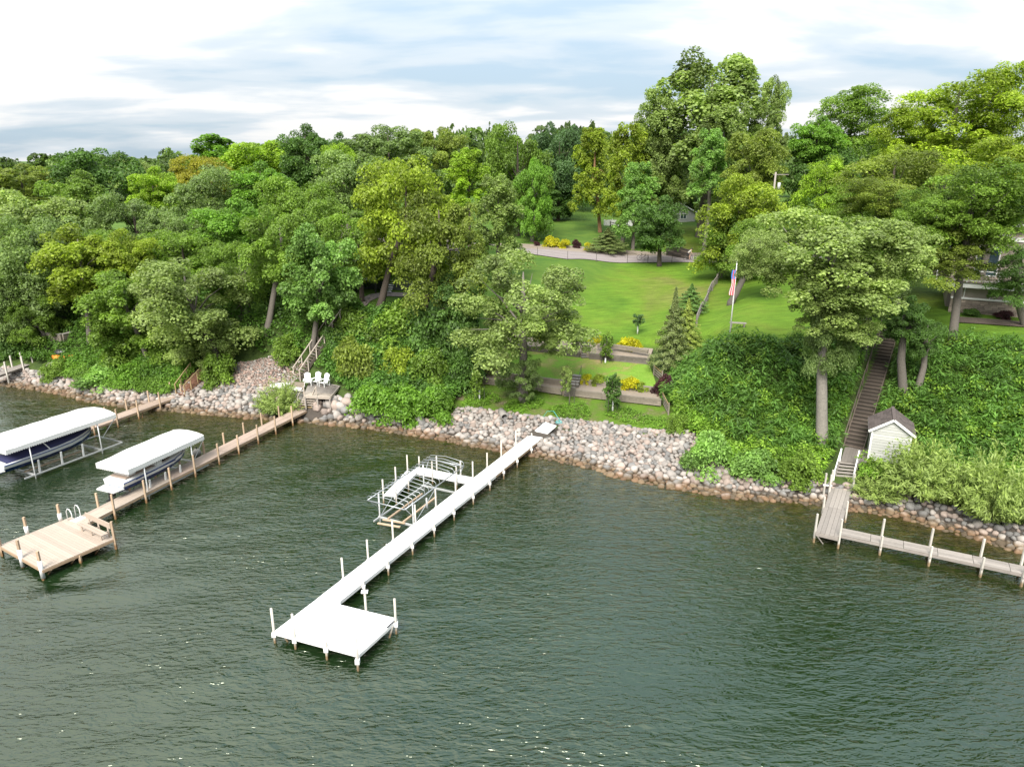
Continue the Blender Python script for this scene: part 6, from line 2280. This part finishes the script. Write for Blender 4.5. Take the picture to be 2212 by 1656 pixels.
# ------------------------------------------------------------------ house on the right bank
def cH(x, y):
    return (2620 + x / 4.139) * .72, (600 + y / 4.139) * .72


h0, h1 = P(*cH(1080, 1415), 8.25), P(*cH(1840, 1480), 8.25)
hx = flat(h1 - h0)
hy = V3(-hx[1], hx[0], 0)


def HP(x, y, z):
    return h0 + hx * x + hy * y + UP * z


house = thing('lake_house', 'tan sided house with stone base and white trimmed deck at the right', 'house', h0)
HW = np.linalg.norm(h1 - h0)
XL, XR = -1.0, HW + 9
# stone wainscot of separate stones
MB().hexa([HP(XL, .12, -.6), HP(XR, .12, -.6), HP(XR, .5, -.6), HP(XL, .5, -.6), HP(XL, .12, 1.42), HP(XR, .12, 1.42), HP(XR, .5, 1.42), HP(XL, .5, 1.42)]).build('base_wall', SOIL, house)
rows_h = [.22, .16, .2, .14, .2, .17, .19, .14]
z = 0.0
cnt = 0
for rh in rows_h:
    x = XL - PR.uniform(0, .4)
    while x < HW + 1.5:
        w = PR.uniform(.32, .75)
        if x + w > XL + .1 and cnt < 290:
            piece('stone', LEDGE, house, HP(max(x, XL), .1 - PR.uniform(0, .05), z + rh / 2), HP(x + w - .02, .1 - PR.uniform(0, .05), z + rh / 2), .16, rh - .02)
            cnt += 1
        x += w
    z += rh
piece('ledge_band', WHITE, house, HP(XL, .06, 1.50), HP(XR, .06, 1.50), .26, .14)
MB().hexa([HP(XL, .2, 1.4), HP(XR, .2, 1.4), HP(XR, .6, 1.4), HP(XL, .6, 1.4), HP(XL, .2, 2.6), HP(XR, .2, 2.6), HP(XR, .6, 2.6), HP(XL, .6, 2.6)]).build('wall', STUCCO, house)
for x in (0.02, 2.05, 6.2, 10.4):
    piece('wall_trim', WHITE, house, HP(x, .17, 1.57), HP(x, .17, 2.52), .13, .08, hx)
piece('deck_fascia', WHITE, house, HP(XL - .6, -.5, 2.78), HP(XR, -.5, 2.78), .08, .46)
for i in range(7):
    piece('deck_board', PINK_CONC if i % 2 else BROWN_WOOD, house, HP(XL - .6, -.42 + .44 * i, 3.03), HP(XR, -.42 + .44 * i, 3.03), .43, .05)
for x in np.arange(.0, HW + 6, 2.4):
    piece('railing_post', WHITE, house, HP(x, -.42, 3.05), HP(x, -.42, 4.1), .11, .11, hx)
piece('railing', WHITE, house, HP(XL - .6, -.42, 4.08), HP(XR, -.42, 4.08), .09, .06)
piece('railing', WHITE, house, HP(XL - .6, -.42, 3.2), HP(XR, -.42, 3.2), .05, .05)
# upper storey
UY = 2.6
MB().hexa([HP(-1.2, UY, 0), HP(XR, UY, 0), HP(XR, UY + 8, 0), HP(-1.2, UY + 8, 0), HP(-1.2, UY, 8.2), HP(XR, UY, 8.2), HP(XR, UY + 8, 8.2), HP(-1.2, UY + 8, 8.2)]).build('upper_wall', TAN_SIDING, house)
for i in range(20):
    zz = 6.95 + .1 + i * .19
    if zz < 8.1:
        piece('siding_board', TAN_SIDING, house, HP(-1.2, UY - .03, zz), HP(XR, UY - .03, zz), .04, .185, UP + hy * .15)
piece('belt_trim', WHITE, house, HP(-1.2, UY - .06, 6.75), HP(XR, UY - .06, 6.75), .1, .4)


def window(par, f, x, z, w, h, y):
    fr = MB()
    for a, b in (((x - w / 2, z), (x - w / 2, z + h)), ((x + w / 2, z), (x + w / 2, z + h)), ((x - w / 2, z + h), (x + w / 2, z + h)), ((x - w / 2, z), (x + w / 2, z)), ((x, z), (x, z + h))):
        fr.bar(f(a[0], y - .04, a[1]), f(b[0], y - .04, b[1]), .09, .09)
    o = fr.build('window', WHITE, par)
    MB().hexa([f(x - w / 2, y - .012, z), f(x + w / 2, y - .012, z), f(x + w / 2, y + .05, z), f(x - w / 2, y + .05, z),
               f(x - w / 2, y - .012, z + h), f(x + w / 2, y - .012, z + h), f(x + w / 2, y + .05, z + h), f(x - w / 2, y + .05, z + h)]).build('pane', GLASS, o)
    return o


for x, w in ((5.6, 1.9), (9.2, 1.9), (1.5, 1.8)):
    window(house, HP, x, 3.35, w, 2.6, UY)
for x in (2.2, 6.5, 10.5):
    window(house, HP, x, 7.1, 1.2, .9, UY)
# roof with rows of shingles
for sg in (0, 1):
    y0, y1 = (UY - .7, UY + 4) if sg == 0 else (UY + 8.7, UY + 4)
    for r_i in range(12):
        k0, k1 = r_i / 12, (r_i + 1) / 12 + .02
        piece('shingle_course', SHINGLE, house, HP(-1.7, lerp(y0, y1, (k0 + k1) / 2), lerp(8.1, 10.3, (k0 + k1) / 2) + .03 * (11 - r_i) / 11), HP(XR + .4, lerp(y0, y1, (k0 + k1) / 2), lerp(8.1, 10.3, (k0 + k1) / 2) + .03 * (11 - r_i) / 11), abs(y1 - y0) / 12 * 1.25, .06, (UP * 4.7 - hy * 2.7 * (1 if sg == 0 else -1)))
piece('fascia', WHITE, house, HP(-1.7, UY - .75, 8.05), HP(XR + .4, UY - .75, 8.05), .06, .22)
# white balcony on the left wing
bz = at(2045, 527, h0[1] + 4.0)
wing = thing('porch_wing', 'white porch with baluster railing showing between the locust branches', 'porch', V3(bz[0], bz[1], float(Z(bz[0], bz[1]))))
B0, B1 = at(2002, 522, h0[1] + 5), at(2072, 530, h0[1] + 3.2)
Bz = (B0[2] + B1[2]) / 2 - .1
B0[2] = B1[2] = Bz
bdv = flat(B1 - B0)
bnv = V3(-bdv[1], bdv[0], 0)
MB().prism([B0[:2], B1[:2], (B1 + bnv * 3)[:2], (B0 + bnv * 3)[:2]], Bz - .3, Bz).build('floor', WHITE, wing)
n = int(np.linalg.norm(B1 - B0) / .16)
for i in range(n + 1):
    p = lerp(B0, B1, i / n)
    piece('baluster', WHITE, wing, p, p + UP * .9, .05, .05, hx)
piece('top_rail', WHITE, wing, B0 + UP * .93, B1 + UP * .93, .1, .07)
for p in (B0, lerp(B0, B1, .5), B1):
    piece('porch_post', WHITE, wing, p - UP * 3.4, p + UP * 2.5, .15, .15, hx)
MB().hexa([B0 - bdv * .5 - bnv * .5 + UP * 2.5, B1 + bdv * .5 - bnv * .5 + UP * 2.5, B1 + bdv * .5 + bnv * 3 + UP * 3.6, B0 - bdv * .5 + bnv * 3 + UP * 3.6,
           B0 - bdv * .5 - bnv * .5 + UP * 2.62, B1 + bdv * .5 - bnv * .5 + UP * 2.62, B1 + bdv * .5 + bnv * 3 + UP * 3.75, B0 - bdv * .5 + bnv * 3 + UP * 3.75]).build('roof', SHINGLE, wing)
piece('eave_board', WHITE, wing, B0 - bdv * .5 - bnv * .5 + UP * 2.5, B1 + bdv * .5 - bnv * .5 + UP * 2.5, .08, .25)
MB().hexa([B0 + bnv * 3 - UP * 3.4, B1 + bnv * 3 - UP * 3.4, B1 + bnv * 3.2 - UP * 3.4, B0 + bnv * 3.2 - UP * 3.4, B0 + bnv * 3 + UP * 3.5, B1 + bnv * 3 + UP * 3.5, B1 + bnv * 3.2 + UP * 3.5, B0 + bnv * 3.2 + UP * 3.5]).build('wall', TAN_SIDING, wing)
g0, g1 = at(1895, 486, h0[1] + 8), at(1945, 488, h0[1] + 7)
sd = thing('garden_pavilion', 'small flat roofed shelter peeking out left of the layered locusts', 'pavilion', V3(g0[0], g0[1], float(Z(g0[0], g0[1]))))
gz = g0[2]
for p in (g0, g1, g0 + hy * 2.5, g1 + hy * 2.5):
    piece('post', WHITE, sd, V3(p[0], p[1], 8), V3(p[0], p[1], gz), .18, .18, hx)
MB().prism([(g0 - hx * .4 - hy * .3)[:2], (g1 + hx * .4 - hy * .3)[:2], (g1 + hx * .4 + hy * 2.8)[:2], (g0 - hx * .4 + hy * 2.8)[:2]], gz, gz + .22).build('roof', WHITE, sd)
MB().prism([(g0 + hy * 2)[:2], (g1 + hy * 2)[:2], (g1 + hy * 2.5)[:2], (g0 + hy * 2.5)[:2]], 8, gz).build('wall', TAN_SIDING, sd)
# patio with its stone wall
pz = 8.1
pt = thing('stone_patio', 'pinkish patio with low ledge stone wall above the dark stairs', 'patio', P(*cH(100, 1300), pz))
p0, p1 = P(*cH(-30, 1375), pz), P(*cH(300, 1400), pz)
px_ = flat(p1 - p0)
py_ = V3(-px_[1], px_[0], 0)
p0, p1 = p0 - px_ * 1.5, p1 + px_ * .5
Lp = np.linalg.norm(p1 - p0)
z = 0
for rh in (.2, .16, .18, .16, .2):
    x = -PR.uniform(0, .3)
    while x < Lp:
        w = PR.uniform(.3, .6)
        piece('stone', LEDGE, pt, p0 + px_ * max(x, 0) + UP * (z + rh / 2) - py_ * PR.uniform(0, .03), p0 + px_ * min(x + w - .02, Lp) + UP * (z + rh / 2), .3, rh - .015)
        x += w
    z += rh
MB().prism([(p0 + py_ * .1)[:2], (p1 + py_ * .1)[:2], (p1 + py_ * 4.5)[:2], (p0 + py_ * 4.5)[:2]], pz - .3, pz + z - .02).build('patio_floor', PINK_CONC, pt)
piece('cap_stone', PINK_CONC, pt, p0 + UP * (z + .04), p1 + UP * (z + .04), .42, .08)
fp = lerp(p0, p1, .55) + py_ * 3.2 + UP * z
for i in range(3):
    piece('bench_board', BROWN_WOOD, pt, fp - px_ * .7 + py_ * .16 * i + UP * .45, fp + px_ * .7 + py_ * .16 * i + UP * .45, .15, .05)
for sg in (-1, 1):
    piece('bench_leg', BROWN_WOOD, pt, fp + px_ * .6 * sg + py_ * .16, fp + px_ * .6 * sg + py_ * .16 + UP * .45, .08, .4, hy)
mulch = [hit(*cH(1030, 1530)), hit(*cH(1840, 1560))]
drape('mulch_bed', [mulch[0], mulch[1] + hx * 8], [mulch[0] + hy * 2.2, mulch[1] + hx * 8 + hy * 1.7], SOIL, .09, 20, 3)
for i, (x, lb) in enumerate(((.8, 'dark low shrub at the left corner of the house base'), (3.2, 'dark low shrub under the stone base left of the drain board'), (7.3, 'dark low shrub under the stone base at the right edge'))):
    p = HP(x, -1.0, 0)
    p[2] = float(Z(p[0], p[1]))
    rt = thing('low_shrub', lb, 'shrub', p)
    crown_obj('small_shrub', rt, p, 1.5, .7, 'purple' if i else 'dark', i, name='foliage')

# ------------------------------------------------------------------ houses seen through the left wood
a0, a1 = hit(748, 632), hit(935, 636)
gx = flat(a1 - a0)
gy = V3(-gx[1], gx[0], 0)
gl = np.linalg.norm(a1 - a0)


def GP(x, y, z):
    return a0 + gx * x + gy * y + UP * z


gh = thing('grey_house', 'grey house with white steps and dark porch seen under the big yellow green oaks', 'house', a0)
MB().hexa([GP(-1, 2.2, -.5), GP(gl + 2, 2.2, -.5), GP(gl + 2, 9, -.5), GP(-1, 9, -.5), GP(-1, 2.2, 4.6), GP(gl + 2, 2.2, 4.6), GP(gl + 2, 9, 4.6), GP(-1, 9, 4.6)]).build('wall', GREYBLUE, gh)
for i in range(20):
    piece('siding_board', GREYBLUE, gh, GP(-1, 2.17, .15 + i * .22), GP(gl + 2, 2.17, .15 + i * .22), .04, .21, UP + gy * .15)
piece('porch_fascia', WHITE, gh, GP(-.5, 0, 1.55), GP(gl * .36, 0, 1.55), .08, .2)
for i in range(8):
    piece('porch_board', GREY_WOOD, gh, GP(-.5, .13 + .25 * i, 1.66), GP(gl * .36, .13 + .25 * i, 1.66), .24, .05)
for i in range(16):
    p = GP(-.4 + i * gl * .36 / 16, .02, 1.7)
    piece('baluster', GREY_WOOD, gh, p, p + UP * .85, .05, .05, gx)
for x in (-.4, gl * .12, gl * .34):
    piece('porch_post', BLACK, gh, GP(x, .1, -.3), GP(x, .1, 1.5), .14, .14, gx)
for i in range(7):
    piece('step_tread', WHITE, gh, GP(gl * .39, .2 + .28 * i, .2 + .2 * i), GP(gl * .52, .2 + .28 * i, .2 + .2 * i), .3, .06)
for x, w in ((gl * .72, 1.6), (gl * .2, 1.4), (gl * .9, 1.2)):
    window(gh, GP, x, 2.2, w, 1.5, 2.2)
for sg in (0, 1):
    MB().hexa([GP(-1.6, (1.6, 9.6)[sg], 4.5), GP(gl + 2.6, (1.6, 9.6)[sg], 4.5), GP(gl + 2.6, 5.6, 7), GP(-1.6, 5.6, 7), GP(-1.6, (1.6, 9.6)[sg], 4.65), GP(gl + 2.6, (1.6, 9.6)[sg], 4.65), GP(gl + 2.6, 5.6, 7.15), GP(-1.6, 5.6, 7.15)]).build('roof', SHINGLE, gh)


def small_house(label, pl_, pr_, D, h, wallm, roofm, rise=1.6, win=((.5, 1.0),), name='cottage'):
    A, B = at(*pl_, D), at(*pr_, D)
    A[2] = B[2] = float(Z(A[0], A[1]))
    ux = flat(B - A)
    uy = V3(-ux[1], ux[0], 0)
    L = np.linalg.norm((B - A)[:2])
    f = lambda x, y, z: A + ux * x + uy * y + UP * z
    root = thing(name, label, 'house', A)
    MB().hexa([f(0, 0, -.4), f(L, 0, -.4), f(L, 5, -.4), f(0, 5, -.4), f(0, 0, h), f(L, 0, h), f(L, 5, h), f(0, 5, h)]).build('wall', wallm, root)
    MB().add([f(0, .02, h), f(L, .02, h), f(L / 2, .02, h + rise), f(0, 5, h), f(L, 5, h), f(L / 2, 5, h + rise)], [(0, 1, 2), (5, 4, 3)]).build('gable', wallm, root)
    for sg in (-1, 1):
        x0, x1 = L / 2, L / 2 + sg * (L / 2 + .4)
        zt, ze = h + rise + .06, h - rise * .4 / (L / 2) + .06
        MB().hexa([f(x0, -.4, zt - .1), f(x1, -.4, ze - .1), f(x1, 5.4, ze - .1), f(x0, 5.4, zt - .1), f(x0, -.4, zt), f(x1, -.4, ze), f(x1, 5.4, ze), f(x0, 5.4, zt)]).build('roof', roofm, root)
        piece('bargeboard', BROWN_WOOD if wallm is not SIDING else WHITE, root, f(x0, -.42, zt - .1), f(x1, -.42, ze - .1), .04, .2)
    for wx, ww in win:
        window(root, f, L * wx, h * .42, ww, h * .42, 0)
    return root


c_top = at(67, 643, 84)
cz = float(Z(c_top[0], 84))
small_house('dark little cabin with a white framed window behind the far left trees', (56, 690), (84, 690), 84, max(2.2, c_top[2] - cz - 1.0), DARK_WOOD, SHINGLE, 1.0)
c_top = at(622, 556, 92)
cz = float(Z(c_top[0], 92))
small_house('grey cottage with pale window glimpsed through the left wood', (590, 600), (660, 600), 92, max(2.4, c_top[2] - cz - 1.2), GREYBLUE, SHINGLE, 1.6, ((.45, 1.6),))
c_top = at(1455, 452, 150)
cz = float(Z(c_top[0], 150))
small_house('white house glimpsed behind the roadside maple', (1415, 490), (1500, 490), 150, max(2.5, c_top[2] - cz - 2.0), SIDING, ROADM, 2.2, ((.3, 1.2), (.7, 1.2)))

# ------------------------------------------------------------------ road side
rf = thing('wire_fence', 'thin post and wire fence along the near edge of the road', 'fence', hit(1304, 567))
fp_ = []
xs_ = [1119, 1161, 1226, 1288, 1355, 1399, 1451, 1500]
for x in xs_:
    y = np.interp(x, [1119, 1161, 1226, 1304, 1366, 1500], [546, 553, 562, 567, 569, 569])
    p = hit(x, y)
    fp_.append(p)
    piece('post', DARK_METAL, rf, p - UP * .2, p + UP * 1.35, .06, .06, (0, 1, 0))
for hz in (.45, .85, 1.25):
    for a, b_ in zip(fp_[:-1], fp_[1:]):
        piece('wire', DARK_METAL, rf, a + UP * hz, b_ + UP * hz, .012, .012)


def wheel(root, c, ax_d, r):
    mbw = MB()
    n_ = 22
    pts = [c + ax_d * r * math.cos(q) + UP * r * math.sin(q) for q in np.linspace(0, 6.283, n_ + 1)]
    mbw.tube(pts, .022, 6, caps=False)
    o = mbw.build('wheel', BLACK, root, True)
    sp_m = MB()
    for k in range(10):
        q = k * math.pi / 5
        sp_m.bar(c, c + ax_d * r * math.cos(q) + UP * r * math.sin(q), .006, .006)
    sp_m.build('spokes', ALU, o)
    ORG[o.name] = org(root)


def bicycle(label, c, d, frame_mat=BLACK):
    root = thing('bicycle', label, 'bicycle', c)
    r = .345
    wb = .53
    rw, fw = c - d * wb + UP * r, c + d * wb + UP * r
    bb, seat, head = c - d * .06 + UP * .29, c - d * .20 + UP * .86, c + d * .36 + UP * .86
    wheel(root, rw, d, r)
    wheel(root, fw, d, r)
    fm = MB()
    for a, b_ in ((rw, bb), (rw, seat - UP * .12), (bb, seat), (bb, head - UP * .12), (seat - UP * .12, head), (head, fw), (head, head + UP * .14)):
        fm.tube([a, b_], .022, 6)
    fm.build('frame', frame_mat, root)
    s = np.cross(d, UP)
    MB().tube([head + UP * .14 - s * .28, head + UP * .14 + s * .28], .017, 6).build('handlebar', BLACK, root)
    MB().box(seat + UP * .04, d * .13, s * .06, UP * .03).build('saddle', BLACK, root)
    MB().bar(bb - s * .12 - d * .1 - UP * .14, bb + s * .12 + d * .1 + UP * .14, .03, .03).build('crank', BLACK, root)
    return root, seat, head, bb, s


rd_ = flat(near[-1] - near[-3])
b1p = hit(1388, 563)
b1p[2] = float(Z(b1p[0], b1p[1])) + .11
bicycle('black bicycle parked at the road edge beside the small round maple', b1p, rd_)
b2p = hit(1488, 563.5)
b2p[2] = float(Z(b2p[0], b2p[1])) + .11
_, seat, head, bb, sv = bicycle('bicycle ridden along the road at the edge of the big skirted tree', b2p, rd_)
pr_ = thing('person', 'cyclist in pale shirt and dark shorts leaning over the handlebar of the ridden bicycle', 'person', b2p)


def skin_body(name, pts, edges, rad, mat, parent):
    me = bpy.data.meshes.new(name)
    me.from_pydata([tuple(np.asarray(p) - org(parent)) for p in pts], edges, [])
    o = link(bpy.data.objects.new(name, me), parent)
    sk = o.modifiers.new('skin', 'SKIN')
    for i, r in enumerate(rad):
        me.skin_vertices[0].data[i].radius = (r, r)
    me.skin_vertices[0].data[0].use_root = True
    sm = o.modifiers.new('sub', 'SUBSURF')
    sm.levels = sm.render_levels = 2
    me.materials.append(mat)
    return o


hipc = seat + UP * .12
chest = hipc + rd_ * .30 + UP * .36
neck = hipc + rd_ * .40 + UP * .50
headp = neck + rd_ * .10 + UP * .10
htop = neck + rd_ * .13 + UP * .27
B_ = [hipc, hipc + rd_ * .12 + UP * .18, chest, neck, headp, htop]
E_ = [(0, 1), (1, 2), (2, 3), (3, 4), (4, 5)]
Rr_ = [.13, .125, .14, .06, .085, .075]
grip = head + UP * .16
for sg in (-1, 1):
    i0 = len(B_)
    B_ += [chest + sv * sg * .19 + UP * .06, chest + sv * sg * .24 + rd_ * .14 - UP * .16, grip + sv * sg * .25, grip + sv * sg * .25 + rd_ * .07]
    E_ += [(2, i0), (i0, i0 + 1), (i0 + 1, i0 + 2), (i0 + 2, i0 + 3)]
    Rr_ += [.06, .045, .033, .03]
for sg, kf, an in ((-1, .33, bb - rd_ * .02 + UP * .17), (1, .30, bb + rd_ * .06 - UP * .14)):
    i0 = len(B_)
    an = an + sv * sg * .11
    kn = (hipc + an) / 2 + rd_ * (kf if sg < 0 else .2) + UP * (.05 if sg < 0 else 0)
    B_ += [hipc + sv * sg * .10 - UP * .02, kn, an + UP * .06, an + rd_ * .16 - UP * .02]
    E_ += [(0, i0), (i0, i0 + 1), (i0 + 1, i0 + 2), (i0 + 2, i0 + 3)]
    Rr_ += [.095, .065, .04, .035]
skin_body('body', B_, E_, Rr_, SKIN, pr_)
skin_body('shirt', [B_[0] + UP * .02, B_[1], B_[2], B_[3] - rd_ * .03 - UP * .03, B_[6], lerp(B_[6], B_[7], .6), B_[10], lerp(B_[10], B_[11], .6)], [(0, 1), (1, 2), (2, 3), (2, 4), (4, 5), (2, 6), (6, 7)], [.145, .14, .155, .07, .075, .062, .075, .062], CLOTH_L, pr_)
skin_body('shorts', [B_[0], B_[14], lerp(B_[14], B_[15], .7), B_[18], lerp(B_[18], B_[19], .7)], [(0, 1), (1, 2), (0, 3), (3, 4)], [.15, .108, .09, .108, .09], CLOTH_D, pr_)
MB().loft([[headp + UP * (.06 + z_) + rd_ * (.135 * r_ * math.cos(q)) + sv * (.10 * r_ * math.sin(q)) for q in np.linspace(0, 6.283, 12, endpoint=False)] for r_, z_ in ((1, 0), (1, .06), (.75, .13), (.25, .165))]).build('helmet', BLACK, pr_, True)

# dark timber wall climbing from the road, white fence, dark rail fence, pole
k0, k1 = at(1440, 549, 112), at(1490, 552, 108)
for p in (k0, k1):
    p[2] = float(Z(p[0], p[1]))
rw_ = thing('retaining_wall', 'brown timber retaining wall rising from the road behind the cyclist', 'retaining wall', k0)
kd = k1 - k0
for r_i in range(9):
    for i in range(3):
        a, b_ = lerp(k0, k1, max(i / 3, .0)), lerp(k0, k1, (i + 1) / 3)
        tp0, tp1 = 2.3 - 1.3 * i / 3, 2.3 - 1.3 * (i + 1) / 3
        if .26 * (r_i + .5) < tp0:
            piece('timber', DARK_WOOD if (r_i + i) % 3 else BROWN_WOOD, rw_, a + UP * .26 * (r_i + .5) + V3(0, .05 * r_i, 0), b_ + UP * .26 * (r_i + .5) * .93 + V3(0, .05 * r_i, 0), .25, .24)
v0, v1 = hit(1305, 487), hit(1375, 489)
vf = thing('vinyl_fence', 'white board fence at the far end of the upper lawn', 'fence', v0)
Lv = np.linalg.norm(v1 - v0)
nv_ = min(60, int(Lv / .16))
for i in range(nv_):
    p = lerp(v0, v1, (i + .5) / nv_)
    piece('picket', WHITE, vf, p, p + UP * 1.15, Lv / nv_ - .02, .03, (0, 1, 0))
for i in range(5):
    p = lerp(v0, v1, i / 4)
    piece('post', WHITE, vf, p, p + UP * 1.3, .14, .14, (0, 1, 0))
for hz in (.25, 1.0):
    piece('rail', WHITE, vf, v0 + UP * hz + V3(0, .05, 0), v1 + UP * hz + V3(0, .05, 0), .04, .1)
r0, r1 = hit(1318, 489), hit(1392, 510)
df = thing('dark_rail_fence', 'dark wooden rail fence running down the upper lawn behind the juniper', 'fence', r0)
for i in range(6):
    p = lerp(r0, r1, i / 5)
    p[2] = float(Z(p[0], p[1]))
    piece('post', DARK_WOOD, df, p - UP * .2, p + UP * 1.1, .14, .14, (0, 1, 0))
for hz in (.4, .85):
    for i in range(5):
        a, b_ = lerp(r0, r1, i / 5), lerp(r0, r1, (i + 1) / 5)
        a[2], b_[2] = float(Z(a[0], a[1])), float(Z(b_[0], b_[1]))
        piece('rail', DARK_WOOD, df, a + UP * hz, b_ + UP * hz, .07, .12)
pt_, pb_ = at(1676, 372, 95.5), at(1672, 470, 95.5)
up_ = thing('utility_pole', 'pale utility pole with cross arm between the trees right of the cottonwood', 'utility pole', V3(pb_[0], pb_[1], float(Z(pb_[0], pb_[1]))))
post(up_, pt_, GREY_PALE, pt_[2], .12, 8.0)
piece('cross_arm', GREY_PALE, up_, pt_ - UP * .3 - V3(.3, 0, 0), pt_ - UP * .3 + V3(1.7, 0, 0), .1, .1)
MB().tube([pt_ + V3(.55, -.1, -2.2), pt_ + V3(.55, -.1, -1.3)], .2, 10).build('transformer', ALU, up_, True)

# ------------------------------------------------------------------ flagpole, bench, rail fence
fb_ = hit(1575, 737)
ft = at(1588, 546, fb_[1])
fl = thing('flagpole', 'tall white flagpole on a round white base in the right lawn', 'flagpole', fb_)
MB().loft([[fb_ + V3(math.cos(q) * r, math.sin(q) * r, z_) for q in np.linspace(0, 6.283, 20, endpoint=False)] for r, z_ in ((.46, -.1), (.46, .12), (.40, .17), (.1, .18))]).build('base', WHITE, fl)
MB().tube([fb_, V3(fb_[0] + .05, fb_[1], ft[2])], [.065, .035], 10).build('pole', WHITE, fl, True)
q_ = bmesh.new()
bmesh.ops.create_uvsphere(q_, u_segments=10, v_segments=8, radius=.07)
bm2 = bpy.data.meshes.new('finial')
q_.to_mesh(bm2)
q_.free()
bm2.materials.append(ALU)
link(bpy.data.objects.new('finial', bm2), fl).location = (0.05, 0, ft[2] - fb_[2] + .06)


def zpix(y):
    return at(1583, y, fb_[1])[2]


def limp(label, name, z0_, z1_, bands, w0_, w1_):
    root = thing(name, label, 'flag', V3(fb_[0], fb_[1], z1_))
    n_ = 13
    zs = np.linspace(z0_, z1_, 26)
    V, Fc, mi = [], [], []
    for z_ in zs:
        t = (z0_ - z_) / (z0_ - z1_)
        w = lerp(w0_, w1_, t) * (1 + .15 * math.sin(t * 9))
        for k in range(n_):
            x = -w * (k / (n_ - 1))
            y = .09 * math.sin(k * 1.9 + t * 1.5) * (.3 + k / n_)
            V.append((fb_[0] + .0 + x + .02, fb_[1] - .07 + y, z_))
    for i in range(25):
        for k in range(n_ - 1):
            Fc.append((i * n_ + k, i * n_ + k + 1, (i + 1) * n_ + k + 1, (i + 1) * n_ + k))
            mi.append(bands(i / 25, k))
    mb = MB()
    mb.v, mb.f, mb.m = V, Fc, mi
    mb.build('cloth', [NAVYB, WHITE, REDC], root, True)


NAVYB = M('flag_blue', (.06, .20, .50), .8, .0, (6, .15))
REDC = M('flag_red', (.58, .05, .08), .8, .0, (6, .15))
limp('limp flag hanging on the pole with blue top and red and white stripes', 'hanging_flag', zpix(583), zpix(637), lambda t, k: 0 if t < .36 and k % 6 else (1 if k % 4 == 1 else 2), .34, .42)
s0_, s1_ = P(1575, 712, fb_[2]), P(1611, 714, fb_[2])
for p in (s0_, s1_):
    p[2] = float(Z((s0_[0] + s1_[0]) / 2, (s0_[1] + s1_[1]) / 2))
be = thing('park_bench', 'weathered backless bench on the lawn right behind the flagpole', 'bench', (s0_ + s1_) / 2)
be_d = flat(s1_ - s0_)
be_n = V3(-be_d[1], be_d[0], 0)
for k in range(3):
    piece('seat_board', GREY_PALE, be, s0_ + be_n * (.15 * k) + UP * .46, s1_ + be_n * (.15 * k) + UP * .46, .14, .05)
for t_ in (.12, .88):
    for k in (0, .3):
        p = lerp(s0_, s1_, t_) + be_n * k
        piece('leg', GREY_WOOD, be, p, p + UP * .44, .12, .09, be_n)
    p = lerp(s0_, s1_, t_)
    piece('cross_piece', GREY_WOOD, be, p - be_n * .02 + UP * .38, p + be_n * .33 + UP * .38, .08, .08)
sf = thing('split_rail_fence', 'weathered split rail fence running up between the two lawns', 'fence', hit(1505, 702))
fp2 = [hit(*q) for q in ((1504, 705), (1516, 676), (1528, 650), (1538, 628), (1548, 613), (1558, 600), (1568, 588))]
for p in fp2:
    piece('post', GREY_WOOD, sf, p - UP * .3, p + UP * 1.2, .16, .16, (0, 1, 0))
for hz in (.4, .75, 1.08):
    for i, (a, b_) in enumerate(zip(fp2[:-1], fp2[1:])):
        k = .06 * (1 if i % 2 else -1)
        piece('rail', GREY_WOOD, sf, a + UP * (hz + k * .3) + V3(k, 0, 0), b_ + UP * (hz - k * .3) + V3(k, 0, 0), .09, .10)
